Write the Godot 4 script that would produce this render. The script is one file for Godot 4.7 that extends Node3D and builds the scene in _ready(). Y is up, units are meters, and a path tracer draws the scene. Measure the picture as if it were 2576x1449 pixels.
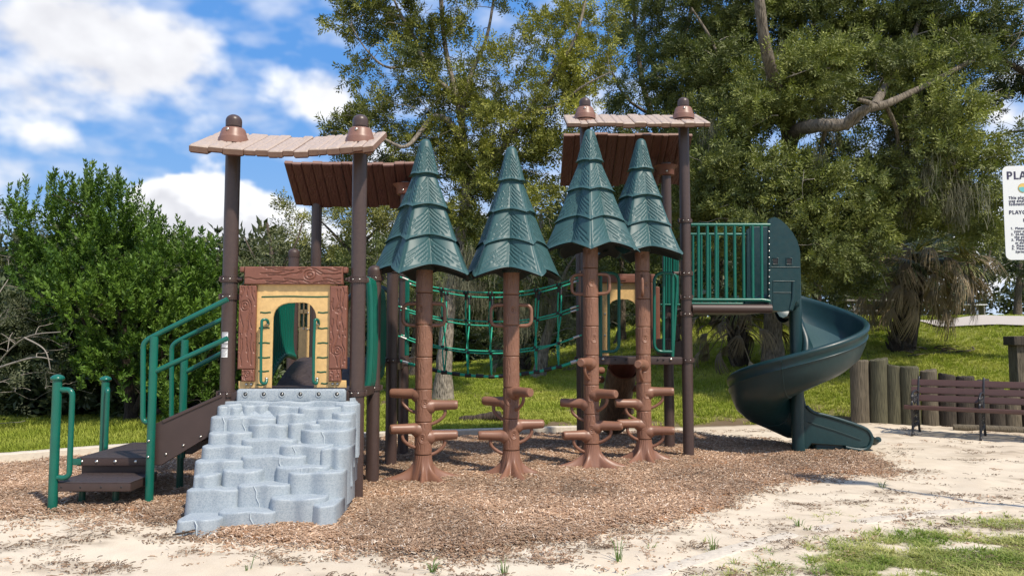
extends Node3D
# A playground: two post-and-deck towers joined by a rope net bridge, four plastic pine climbers,
# a grey moulded rock climber, a transfer stair, a spiral slide; oaks, shrubs and a palm behind.

const EYE := 1.37          # metres above the mulch
const PITCH := 0.0675      # the camera looks up by this angle
const FOCAL := 1930.0      # in pixels of a 2576 wide frame

var M := {}                # materials by plain name
var T := {}                # shared textures
var used_names := {}
var rng := RandomNumberGenerator.new()

func _ready() -> void:
	rng.seed = 20240817
	# ---- camera
	var cam := Camera3D.new()
	cam.name = "camera"
	add_child(cam)
	cam.position = Vector3(0, EYE, 0)
	cam.rotation.x = PITCH
	cam.fov = rad_to_deg(2.0 * atan(724.5 / FOCAL))
	cam.near = 0.05
	cam.far = 900.0
	cam.current = true
	# ---- sky, exposure
	var we := WorldEnvironment.new()
	we.name = "environment"
	var env := Environment.new()
	env.background_mode = Environment.BG_SKY
	var sky := Sky.new()
	var pano := PanoramaSkyMaterial.new()
	pano.panorama = ImageTexture.create_from_image(sky_image(2880))
	sky.sky_material = pano
	env.sky = sky
	env.background_energy_multiplier = 1.0
	env.tonemap_mode = Environment.TONE_MAPPER_LINEAR
	env.tonemap_exposure = 1.22
	env.sdfgi_enabled = true
	env.ssao_enabled = true
	env.ssil_enabled = true
	we.environment = env
	add_child(we)
	# ---- sun: high, from the right and a little behind the camera
	var sun := DirectionalLight3D.new()
	sun.name = "sun"
	add_child(sun)
	sun.look_at_from_position(Vector3(0.40, 0.80, 0.46) * 50.0, Vector3.ZERO, Vector3.UP)
	sun.light_energy = 1.35
	sun.light_color = Color(1.0, 0.955, 0.89)
	sun.light_angular_distance = 2.0
	sun.shadow_enabled = true
	# ---- the place
	make_textures()
	make_materials()
	build_setting()
	build_background()
	build_left_tower()
	build_rear_tower()
	build_transfer_stair()
	build_rock_climber()
	build_net_bridge()
	build_right_tower()
	build_spiral_slide()
	build_pine_climbers()
	build_right_side()
	build_ground_cover()

# ------------------------------------------------------------------ helpers
# a point of the place: the ray through a spot of a 2576 x 1449 frame, followed until it is d metres ahead
func at(x: float, y: float, d: float) -> Vector3:
	var cx := (x - 1288.0) / FOCAL
	var cy := (724.5 - y) / FOCAL
	var ry := cy * cos(PITCH) + sin(PITCH)
	var rz := cy * sin(PITCH) - cos(PITCH)
	var s := d / -rz
	return Vector3(cx * s, EYE + ry * s, -d)

# the spot where that ray meets level ground
func on_ground(x: float, y: float) -> Vector3:
	var a := at(x, y, 1.0)
	var k := EYE / (EYE - a.y)
	return Vector3(a.x * k, 0, -k)

func lin(r: float, g: float, b: float) -> Color:
	return Color(r, g, b).linear_to_srgb()

func numbered(called: String, parent: Node) -> String:
	var key := str(parent.get_instance_id()) + called
	var n: int = used_names.get(key, 0)
	used_names[key] = n + 1
	return called if n == 0 else "%s_%03d" % [called, n]

func thing(called: String, label: String, category: String, base: Vector3, group := "") -> Node3D:
	var o := Node3D.new()
	o.name = numbered(called, self)
	add_child(o)
	o.position = base
	tag(o, label, category, group)
	return o

func tag(o: Node, label: String, category: String, group := "", kind := "") -> void:
	if label != "": o.set_meta("label", label)
	if category != "": o.set_meta("category", category)
	if group != "": o.set_meta("group", group)
	if kind != "": o.set_meta("kind", kind)

# commits a mesh as one named part; xf is in the world
func put(called: String, mesh: Mesh, mat: Material, parent: Node3D = self, xf := Transform3D.IDENTITY) -> MeshInstance3D:
	var o := MeshInstance3D.new()
	o.name = numbered(called, parent)
	o.mesh = mesh
	o.material_override = mat
	parent.add_child(o)
	o.global_transform = xf
	return o

func scatter(called: String, mesh: Mesh, mat: Material, xfs: Array, cols: Array, parent: Node3D = self) -> MultiMeshInstance3D:
	var mm := MultiMesh.new()
	mm.transform_format = MultiMesh.TRANSFORM_3D
	mm.use_colors = cols.size() > 0
	mm.mesh = mesh
	mm.instance_count = xfs.size()
	for i in xfs.size():
		mm.set_instance_transform(i, xfs[i])
		if mm.use_colors: mm.set_instance_color(i, cols[i])
	var o := MultiMeshInstance3D.new()
	o.name = numbered(called, parent)
	o.multimesh = mm
	o.material_override = mat
	parent.add_child(o)
	o.global_transform = Transform3D.IDENTITY
	o.set_meta("kind", "stuff")
	return o

class MB:
	var v := PackedVector3Array()
	var ix := PackedInt32Array()
	var cl := PackedColorArray()
	func tri(a: int, b: int, c: int) -> void:
		ix.push_back(a); ix.push_back(b); ix.push_back(c)
	func quad_pts(a: Vector3, b: Vector3, c: Vector3, d: Vector3) -> void:
		var n := v.size()
		v.push_back(a); v.push_back(b); v.push_back(c); v.push_back(d)
		tri(n, n + 1, n + 2); tri(n, n + 2, n + 3)
	func grid(pts: PackedVector3Array, nu: int, nv: int, close_u := false, flip := false) -> void:
		var n := v.size()
		v.append_array(pts)
		for j in nv - 1:
			for i in (nu if close_u else nu - 1):
				var a := n + j * nu + i
				var b := n + j * nu + (i + 1) % nu
				var c := a + nu
				var d := b + nu
				if flip:
					tri(a, c, b); tri(b, c, d)
				else:
					tri(a, b, c); tri(b, d, c)
	func fan(center: Vector3, ring: PackedVector3Array, flip := false) -> void:
		var n := v.size()
		v.push_back(center)
		v.append_array(ring)
		for i in ring.size():
			var a := n + 1 + i
			var b := n + 1 + (i + 1) % ring.size()
			if flip: tri(n, b, a)
			else: tri(n, a, b)
	func tri_out(a: int, b: int, c: int, mid: Vector3) -> void:
		var nrm := (v[c] - v[a]).cross(v[b] - v[a])
		if nrm.dot((v[a] + v[b] + v[c]) / 3.0 - mid) < 0: tri(a, c, b)
		else: tri(a, b, c)
	func box(mid: Vector3, size: Vector3, basis := Basis.IDENTITY, bevel := 0.004) -> void:
		var n := v.size()
		var hs := size * 0.5
		var bv := minf(bevel, minf(hs.x, minf(hs.y, hs.z)) * 0.8)
		for c in 8:
			var s := Vector3(1 if c & 1 else -1, 1 if c & 2 else -1, 1 if c & 4 else -1)
			for k in 3:
				var p := hs - Vector3(bv, bv, bv)
				p[k] = hs[k]
				v.push_back(mid + basis * (p * s))
		for k in 3:
			var e := (k + 1) % 3
			var f := (k + 2) % 3
			for s in 2:
				var base := s << k
				var q := [base, base | (1 << e), base | (1 << e) | (1 << f), base | (1 << f)]
				tri_out(n + q[0] * 3 + k, n + q[1] * 3 + k, n + q[2] * 3 + k, mid)
				tri_out(n + q[0] * 3 + k, n + q[2] * 3 + k, n + q[3] * 3 + k, mid)
			for s in 4: # the edges along axis k
				var c1 := ((s & 1) << e) | ((s >> 1) << f)
				var c2 := c1 | (1 << k)
				tri_out(n + c1 * 3 + e, n + c2 * 3 + e, n + c2 * 3 + f, mid)
				tri_out(n + c1 * 3 + e, n + c2 * 3 + f, n + c1 * 3 + f, mid)
		for c in 8:
			tri_out(n + c * 3, n + c * 3 + 1, n + c * 3 + 2, mid)
	func tube(path: Array, radius: Variant, sides := 10, cap := true) -> void:
		var m := path.size()
		var pts := PackedVector3Array()
		var nrm := Vector3.ZERO
		for j in m:
			var p: Vector3 = path[j]
			var t: Vector3 = (path[mini(j + 1, m - 1)] - path[maxi(j - 1, 0)]).normalized()
			if j == 0:
				nrm = t.cross(Vector3.UP if absf(t.y) < 0.9 else Vector3.RIGHT).normalized()
			else:
				nrm = (nrm - t * nrm.dot(t)).normalized()
			var bn := nrm.cross(t)
			var r: float = radius[j] if radius is Array else radius
			for i in sides:
				var a := TAU * i / sides
				pts.push_back(p + (nrm * cos(a) + bn * sin(a)) * r)
		grid(pts, sides, m, true)
		if cap:
			fan(path[0], pts.slice(0, sides), true)
			fan(path[m - 1], pts.slice(pts.size() - sides), false)
	func lathe(profile: Array, sides := 24, mid := Vector3.ZERO, cap := false) -> void:
		var pts := PackedVector3Array()
		for p in profile:
			for i in sides:
				var a := TAU * i / sides
				pts.push_back(mid + Vector3(cos(a) * p[0], p[1], sin(a) * p[0]))
		grid(pts, sides, profile.size(), true)
		if cap:
			fan(mid + Vector3(0, profile[-1][1], 0), pts.slice(pts.size() - sides), false)
			fan(mid + Vector3(0, profile[0][1], 0), pts.slice(0, sides), true)
	# a flat outline in local x, y thickened along local z from 0 to -depth, front edge chamfered
	func extrude(poly: PackedVector2Array, depth: float, xf: Transform3D, bevel := 0.006) -> void:
		var inner := poly
		if bevel > 0.0:
			var off := Geometry2D.offset_polygon(poly, -bevel, Geometry2D.JOIN_MITER)
			if off.size() > 0 and off[0].size() == poly.size(): inner = match_up(poly, off[0])
			else: bevel = 0.0
		var m := poly.size()
		var tris := Geometry2D.triangulate_polygon(inner)
		var n := v.size()
		for p in inner: v.push_back(xf * Vector3(p.x, p.y, 0))
		for i in range(0, tris.size(), 3): tri(n + tris[i], n + tris[i + 1], n + tris[i + 2])
		n = v.size()
		for p in poly: v.push_back(xf * Vector3(p.x, p.y, -depth))
		tris = Geometry2D.triangulate_polygon(poly)
		for i in range(0, tris.size(), 3): tri(n + tris[i], n + tris[i + 2], n + tris[i + 1])
		for i in m:
			var j := (i + 1) % m
			if bevel > 0.0:
				quad_pts(xf * Vector3(inner[i].x, inner[i].y, 0), xf * Vector3(poly[i].x, poly[i].y, -bevel), xf * Vector3(poly[j].x, poly[j].y, -bevel), xf * Vector3(inner[j].x, inner[j].y, 0))
			quad_pts(xf * Vector3(poly[i].x, poly[i].y, -bevel), xf * Vector3(poly[i].x, poly[i].y, -depth), xf * Vector3(poly[j].x, poly[j].y, -depth), xf * Vector3(poly[j].x, poly[j].y, -bevel))
	static func match_up(a: PackedVector2Array, b: PackedVector2Array) -> PackedVector2Array:
		var best := 0
		var best_d := 1e9
		if Geometry2D.is_polygon_clockwise(a) != Geometry2D.is_polygon_clockwise(b): b.reverse()
		for s in b.size():
			var d := 0.0
			for i in a.size(): d += a[i].distance_squared_to(b[(i + s) % b.size()])
			if d < best_d:
				best_d = d
				best = s
		var out := PackedVector2Array()
		for i in a.size(): out.push_back(b[(i + best) % b.size()])
		return out
	func mesh() -> ArrayMesh:
		var nr := PackedVector3Array()
		nr.resize(v.size())
		for i in range(0, ix.size(), 3):
			var a := ix[i]
			var b := ix[i + 1]
			var c := ix[i + 2]
			var f := (v[c] - v[a]).cross(v[b] - v[a])
			nr[a] += f
			nr[b] += f
			nr[c] += f
		for i in nr.size(): nr[i] = nr[i].normalized() if nr[i].length_squared() > 1e-20 else Vector3.UP
		var arrays := []
		arrays.resize(Mesh.ARRAY_MAX)
		arrays[Mesh.ARRAY_VERTEX] = v
		arrays[Mesh.ARRAY_NORMAL] = nr
		arrays[Mesh.ARRAY_INDEX] = ix
		if cl.size() == v.size(): arrays[Mesh.ARRAY_COLOR] = cl
		var me := ArrayMesh.new()
		me.add_surface_from_arrays(Mesh.PRIMITIVE_TRIANGLES, arrays)
		return me

# a relief of grooves pressed into a sheet w by h metres
class Relief:
	var w: float
	var h: float
	var nx: int
	var ny: int
	var z := PackedFloat32Array()
	func _init(width: float, height: float, cell: float) -> void:
		w = width
		h = height
		nx = maxi(3, int(width / cell) + 1)
		ny = maxi(3, int(height / cell) + 1)
		z.resize(nx * ny)
	func stroke(pts: Array, wide: float, deep: float) -> void:
		for k in pts.size() - 1:
			var a: Vector2 = pts[k]
			var b: Vector2 = pts[k + 1]
			var steps := maxi(1, int(a.distance_to(b) / (wide * 0.4)))
			for s in steps + 1:
				dab(a.lerp(b, float(s) / steps), wide, deep)
	func dab(p: Vector2, wide: float, deep: float) -> void:
		var cx := w / (nx - 1)
		var cy := h / (ny - 1)
		var i0 := maxi(0, int((p.x - wide) / cx))
		var i1 := mini(nx - 1, int((p.x + wide) / cx) + 1)
		var j0 := maxi(0, int((p.y - wide) / cy))
		var j1 := mini(ny - 1, int((p.y + wide) / cy) + 1)
		for j in range(j0, j1 + 1):
			for i in range(i0, i1 + 1):
				var q := Vector2(i * cx - p.x, j * cy - p.y).length() / wide
				if q < 1.0: z[j * nx + i] = minf(z[j * nx + i], -deep * (1.0 - q * q))
	# the wavy drawn grain of moulded planks, running along y, bent round knots
	func grain(r: RandomNumberGenerator, lines: int, knots: Array, wide := 0.0045, deep := 0.006) -> void:
		for k in knots:
			for ring in [1.0, 0.45]:
				var c := []
				for s in 17:
					var a := TAU * s / 16.0
					c.push_back(k[0] + Vector2(cos(a) * k[1] * ring, sin(a) * k[1] * 1.35 * ring * (1.0 + 0.1 * sin(a * 2.0 + k[1] * 40.0))))
				stroke(c, wide, deep)
		for n in lines:
			var x := w * (n + 0.2 + 0.6 * r.randf()) / lines
			var y := r.randf() * h * 0.25
			while y < h * 0.96:
				var y1 := minf(h * 0.985, y + h * r.randf_range(0.14, 0.42))
				var c := []
				var ph := r.randf() * 9.0
				var yy := y
				while yy < y1:
					var xx := x + 0.006 * sin(yy * 22.0 + ph) + 0.004 * sin(yy * 51.0 + ph * 2.0)
					for k in knots:
						var dy: float = (yy - k[0].y) / (k[1] * 1.9)
						var side: float = 1.0 if x > k[0].x else -1.0
						var gap: float = k[1] * 1.3
						var off := absf(x - k[0].x)
						if off < gap * 2.2: xx += side * maxf(0.0, gap - off * 0.45) * exp(-dy * dy)
					if xx > wide * 1.5 and xx < w - wide * 1.5: c.push_back(Vector2(xx, yy))
					yy += 0.012
				if c.size() > 1: stroke(c, wide, deep)
				y = y1 + h * r.randf_range(0.03, 0.14)
	func round_edges(e: float) -> void:
		for j in ny:
			for i in nx:
				var d := minf(minf(i, nx - 1 - i) * w / (nx - 1), minf(j, ny - 1 - j) * h / (ny - 1))
				if d < e:
					var q := 1.0 - d / e
					z[j * nx + i] -= e * (1.0 - sqrt(maxf(0.0, 1.0 - q * q)))
	# front face towards +z of xf, the sheet's corner at xf's origin
	func add_to(mb: MB, xf: Transform3D, thick: float, both := false) -> void:
		var pts := PackedVector3Array()
		for j in ny:
			for i in nx: pts.push_back(xf * Vector3(w * i / (nx - 1), h * j / (ny - 1), z[j * nx + i]))
		mb.grid(pts, nx, ny)
		var back := PackedVector3Array()
		for j in ny:
			for i in nx: back.push_back(xf * Vector3(w * i / (nx - 1), h * j / (ny - 1), -thick - (z[j * nx + i] if both else 0.0)))
		if both: mb.grid(back, nx, ny, false, true)
		else: mb.quad_pts(back[0], back[nx - 1], back[nx * ny - 1], back[nx * (ny - 1)])
		for j in ny - 1:
			mb.quad_pts(pts[j * nx], back[j * nx], back[(j + 1) * nx], pts[(j + 1) * nx])
			mb.quad_pts(pts[j * nx + nx - 1], pts[(j + 1) * nx + nx - 1], back[(j + 1) * nx + nx - 1], back[j * nx + nx - 1])
		for i in nx - 1:
			mb.quad_pts(pts[i], pts[i + 1], back[i + 1], back[i])
			var o := nx * (ny - 1)
			mb.quad_pts(pts[o + i], back[o + i], back[o + i + 1], pts[o + i + 1])

func smooth_path(pts: Array, per := 6) -> Array:
	var out := []
	for k in pts.size() - 1:
		var a: Vector3 = pts[maxi(k - 1, 0)]
		var b: Vector3 = pts[k]
		var c: Vector3 = pts[k + 1]
		var d: Vector3 = pts[mini(k + 2, pts.size() - 1)]
		for s in per: out.push_back(b.cubic_interpolate(c, a, d, float(s) / per))
	out.push_back(pts[-1])
	return out

# a polyline whose corners are bent on a radius, as bent pipe is
func bent(pts: Array, r: float) -> Array:
	var out := [pts[0]]
	for k in range(1, pts.size() - 1):
		var a: Vector3 = pts[k - 1]
		var b: Vector3 = pts[k]
		var c: Vector3 = pts[k + 1]
		var q := minf(r, minf(a.distance_to(b), b.distance_to(c)) * 0.48)
		var s := b + (a - b).normalized() * q
		var e := b + (c - b).normalized() * q
		for i in 7:
			var t := i / 6.0
			out.push_back(s.lerp(b, t).lerp(b.lerp(e, t), t))
	out.push_back(pts[-1])
	return out

func pipe(pts: Array, r: float, bend := 0.05, sides := 10) -> ArrayMesh:
	var mb := MB.new()
	mb.tube(bent(pts, bend), r, sides)
	return mb.mesh()

# ------------------------------------------------------------------ sky
func sky_image(w: int) -> Image:
	var h := w / 2
	var big := FastNoiseLite.new()
	big.seed = 11
	big.frequency = 1.0
	big.fractal_octaves = 6
	big.fractal_gain = 0.55
	var fine := FastNoiseLite.new()
	fine.seed = 31
	fine.frequency = 1.0
	fine.fractal_octaves = 4
	# clouds seen in the photograph: azimuth, elevation, half width, half height (degrees), weight, hardness
	var puffs := []
	for c in [[150, 70, 300, 110, 0.72, 0.1], [340, 150, 210, 90, 0.68, 0.25], [60, 230, 240, 70, 0.40, 0.0], [500, 130, 100, 50, 0.42, 0.2], [110, 340, 190, 55, 0.62, 0.25], [30, 440, 180, 50, 0.55, 0.1], [850, 250, 130, 90, 0.8, 0.3], [700, 200, 60, 60, 0.35, 0.0], [520, 330, 160, 60, 0.45, 0.0], [640, 420, 200, 40, 0.35, 0.0],
			[400, 530, 75, 55, 1.0, 1.0], [470, 500, 75, 60, 1.05, 1.0], [560, 505, 90, 62, 1.1, 1.0], [640, 560, 80, 60, 1.0, 1.0], [520, 600, 210, 85, 1.1, 1.0],
			[1500, 250, 120, 60, 0.5, 0.2], [2520, 300, 120, 130, 0.8, 0.3], [2450, 640, 260, 130, 0.9, 0.5], [1250, 640, 240, 100, 0.8, 0.3], [950, 600, 200, 90, 0.6, 0.3], [1000, 420, 130, 70, 0.5, 0.2]]:
		var p := at(c[0], c[1], 1.0) - Vector3(0, EYE, 0)
		var q := at(c[0] + c[2], c[1], 1.0) - Vector3(0, EYE, 0)
		var az := atan2(p.x, -p.z)
		var el := atan2(p.y, Vector2(p.x, p.z).length())
		puffs.push_back([az, el, absf(atan2(q.x, -q.z) - az), c[3] / FOCAL, c[4], c[5]])
	var data := PackedFloat32Array()
	data.resize(w * h * 3)
	var top := Vector3(0.060, 0.215, 0.61)
	var mid := Vector3(0.125, 0.325, 0.70)
	var low := Vector3(0.38, 0.56, 0.78)
	for j in h:
		var el := (0.5 - (j + 0.5) / h) * PI
		if el < -0.06:
			for i in w:
				var k := (j * w + i) * 3
				data[k] = 0.30
				data[k + 1] = 0.31
				data[k + 2] = 0.28
			continue
		var se := maxf(0.0, sin(el))
		var ce := cos(el)
		var b1 := clampf(el / 0.30, 0.0, 1.0)
		var clear := low.lerp(mid, pow(b1, 0.75)).lerp(top, clampf((el - 0.22) / 0.6, 0.0, 1.0))
		var flat := 1.0 / (se + 0.22)
		var fade := clampf(el / 0.05, 0.0, 1.0)
		for i in w:
			var az := wrapf((i + 0.5) / w * TAU, -PI, PI)
			var d := Vector3(sin(az) * ce, se, -cos(az) * ce)
			var n := big.get_noise_3d(d.x * 3.2, d.y * 6.0, d.z * 3.2)
			var own := 0.0
			var hard := 0.0
			var under := 0.0
			if absf(az) < 0.85 and el < 0.75:
				for p in puffs:
					var dx: float = (az - p[0]) / p[2]
					var dy: float = (el - p[1]) / p[3]
					var q := dx * dx + dy * dy
					if q < 3.0:
						var g: float = p[4] * exp(-q * 0.9)
						own += g * (1.0 - own * 0.4)
						hard = maxf(hard, p[5] * exp(-q * 0.5))
						under += g * clampf(-dy, -1.0, 1.0)
			var else_where := clampf((absf(az) - 0.55) / 0.35, 0.0, 1.0)
			if el > 0.45: else_where = maxf(else_where, clampf((el - 0.45) / 0.2, 0.0, 1.0))
			var general := 0.42 + 0.9 * big.get_noise_3d(d.x * flat * 1.3 + 40.0, 3.0, d.z * flat * 1.3)
			var dens := own * (1.0 - else_where) + general * else_where
			var wisp := fine.get_noise_3d(d.x * 9.0 + d.y * 14.0, d.y * 26.0 - d.x * 6.0, d.z * 9.0)
			var ragged := big.get_noise_3d(d.x * 11.0 + 9.0, d.y * 16.0, d.z * 11.0)
			var cov := dens - 0.44 + n * 0.50 + ragged * (0.30 + 0.55 * hard) + 0.10 * wisp
			var soft := lerpf(0.42, 0.09, clampf(hard * 1.3, 0.0, 1.0))
			var a := smoothstep(-soft * 0.5, soft, cov)
			# thin high streaks
			a = maxf(a, clampf(0.20 + 0.60 * wisp + 0.5 * n + 0.3 * ragged, 0.0, 0.55) * 0.8)
			var lump := fine.get_noise_3d(d.x * 16.0, d.y * 22.0 + 5.0, d.z * 16.0)
			var thick := clampf(cov * 1.1, 0.0, 1.0)
			var shade := 0.97 + 0.10 * lump + 0.22 * ragged - 0.22 * thick * (1.0 - hard) - 0.20 * clampf(under, 0.0, 1.0) * (1.0 - hard * 0.75) + 0.16 * hard
			if hard > 0.35:
				var belly := smoothstep(0.02, 0.30, n + 0.25 * lump) * smoothstep(0.35, 0.8, hard) * smoothstep(0.35, 0.9, cov)
				shade -= 0.34 * belly
			shade = clampf(shade, 0.5, 1.12) * 0.86
			var cc := Vector3(shade * 0.985, shade * 0.995, shade * 1.01 + (1.0 - shade) * 0.10)
			var s := clear.lerp(cc, a * fade + (1.0 - fade) * 0.6)
			var k := (j * w + i) * 3
			data[k] = s.x
			data[k + 1] = s.y
			data[k + 2] = s.z
	return Image.create_from_data(w, h, false, Image.FORMAT_RGBF, data.to_byte_array())

# ------------------------------------------------------------------ textures
# a seamless cloud of tones between two linear colours
func noise_tex(seed_: int, freq: float, oct: int, a: Color, b: Color, size := 512, gain := 0.5, power := 1.0) -> ImageTexture:
	var n := FastNoiseLite.new()
	n.seed = seed_
	n.frequency = freq
	n.fractal_octaves = oct
	n.fractal_gain = gain
	var g := n.get_seamless_image(size, size)
	g.convert(Image.FORMAT_L8)
	var src := g.get_data()
	var lut := PackedByteArray()
	for i in 256:
		var c := a.lerp(b, pow(i / 255.0, power)).linear_to_srgb()
		lut.push_back(int(clampf(c.r, 0, 1) * 255.0))
		lut.push_back(int(clampf(c.g, 0, 1) * 255.0))
		lut.push_back(int(clampf(c.b, 0, 1) * 255.0))
	var out := PackedByteArray()
	out.resize(size * size * 3)
	for i in size * size:
		var q := src[i] * 3
		out[i * 3] = lut[q]
		out[i * 3 + 1] = lut[q + 1]
		out[i * 3 + 2] = lut[q + 2]
	return ImageTexture.create_from_image(Image.create_from_data(size, size, false, Image.FORMAT_RGB8, out))

# grains: every texel a random tone, blurred a little
func grain_tex(seed_: int, a: Color, b: Color, size: int, blur: int, power: float) -> ImageTexture:
	var r := RandomNumberGenerator.new()
	r.seed = seed_
	var small := size / blur
	var out := PackedByteArray()
	out.resize(small * small * 3)
	for i in small * small:
		var c := a.lerp(b, pow(r.randf(), power)).linear_to_srgb()
		out[i * 3] = int(clampf(c.r, 0, 1) * 255.0)
		out[i * 3 + 1] = int(clampf(c.g, 0, 1) * 255.0)
		out[i * 3 + 2] = int(clampf(c.b, 0, 1) * 255.0)
	var im := Image.create_from_data(small, small, false, Image.FORMAT_RGB8, out)
	if blur > 1: im.resize(size, size, Image.INTERPOLATE_BILINEAR)
	return ImageTexture.create_from_image(im)

# long fibres along v: bark, weathered wood
func fibre_tex(seed_: int, a: Color, b: Color, sx: float, sy: float, power := 1.0, size := 512) -> ImageTexture:
	var n := FastNoiseLite.new()
	n.seed = seed_
	n.frequency = 1.0
	n.fractal_octaves = 4
	var out := PackedByteArray()
	out.resize(size * size * 3)
	for j in size:
		var vv := TAU * j / size
		for i in size:
			var u := TAU * i / size
			var q := n.get_noise_3d(cos(u) * sx + sin(vv) * sy, sin(u) * sx, cos(vv) * sy)
			var c := a.lerp(b, pow(clampf(q * 0.9 + 0.5, 0.0, 1.0), power)).linear_to_srgb()
			var k := (j * size + i) * 3
			out[k] = int(clampf(c.r, 0, 1) * 255.0)
			out[k + 1] = int(clampf(c.g, 0, 1) * 255.0)
			out[k + 2] = int(clampf(c.b, 0, 1) * 255.0)
	return ImageTexture.create_from_image(Image.create_from_data(size, size, false, Image.FORMAT_RGB8, out))

func make_textures() -> void:
	var k := Color(0, 0, 0)
	var w := Color(1, 1, 1)
	T.soft = noise_tex(1, 0.010, 4, Color(0.80, 0.80, 0.80), Color(1, 1, 1))
	T.scuff = noise_tex(2, 0.03, 5, Color(0.72, 0.72, 0.73), Color(1, 1, 1), 512, 0.65)
	T.rough = noise_tex(3, 0.02, 4, Color(0.35, 0.35, 0.35), Color(1, 1, 1))
	T.sand = grain_tex(4, Color(0.66, 0.62, 0.56), Color(1, 0.99, 0.97), 512, 2, 0.6)
	T.granite = grain_tex(6, Color(0.50, 0.56, 0.63), Color(1, 1, 1), 512, 4, 0.7)
	T.bark = fibre_tex(7, Color(0.22, 0.20, 0.18), Color(1, 0.97, 0.92), 6.0, 1.3, 1.2)
	T.bark_h = fibre_tex(7, k, w, 6.0, 1.3, 1.2)
	T.wood = fibre_tex(8, Color(0.30, 0.28, 0.25), Color(1, 0.97, 0.9), 9.0, 0.5, 0.9)
	T.wood_h = fibre_tex(8, k, w, 9.0, 0.5, 0.9)
	T.lumps = noise_tex(9, 0.04, 4, k, w)
	T.chips = noise_tex(10, 0.06, 3, Color(0.45, 0.36, 0.30), Color(1, 0.92, 0.86), 512, 0.7, 0.8)
	T.holes = holes_tex(false)

func holes_tex(_x: bool) -> ImageTexture:
	var size := 256
	var im := Image.create(size, size, false, Image.FORMAT_RGB8)
	im.fill(Color.WHITE)
	for j in size:
		for i in size:
			var row := j / 32
			var x := fposmod(i + (16 if row % 2 else 0), 32.0) - 16.0
			var y := fposmod(j, 32.0) - 16.0
			if x * x + y * y < 110.0: im.set_pixel(i, j, Color.BLACK)
	return ImageTexture.create_from_image(im)

func mat(col: Color, rough: float, tex: Texture2D = null, scale := 1.0, spec := 0.5) -> StandardMaterial3D:
	var m := StandardMaterial3D.new()
	m.albedo_color = col
	m.roughness = rough
	m.metallic_specular = spec
	if tex:
		m.albedo_texture = tex
		m.uv1_triplanar = true
		m.uv1_world_triplanar = true
		m.uv1_scale = Vector3.ONE * scale
	return m

func bump(m: StandardMaterial3D, tex: Texture2D, cm: float) -> StandardMaterial3D:
	m.heightmap_enabled = true
	m.heightmap_texture = tex
	m.heightmap_scale = cm
	return m

func leafy(col: Color, back: Color, rough := 0.5) -> StandardMaterial3D:
	var m := StandardMaterial3D.new()
	m.albedo_color = col
	m.vertex_color_use_as_albedo = true
	m.roughness = rough
	m.cull_mode = BaseMaterial3D.CULL_DISABLED
	m.backlight_enabled = true
	m.backlight = back
	return m

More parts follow.
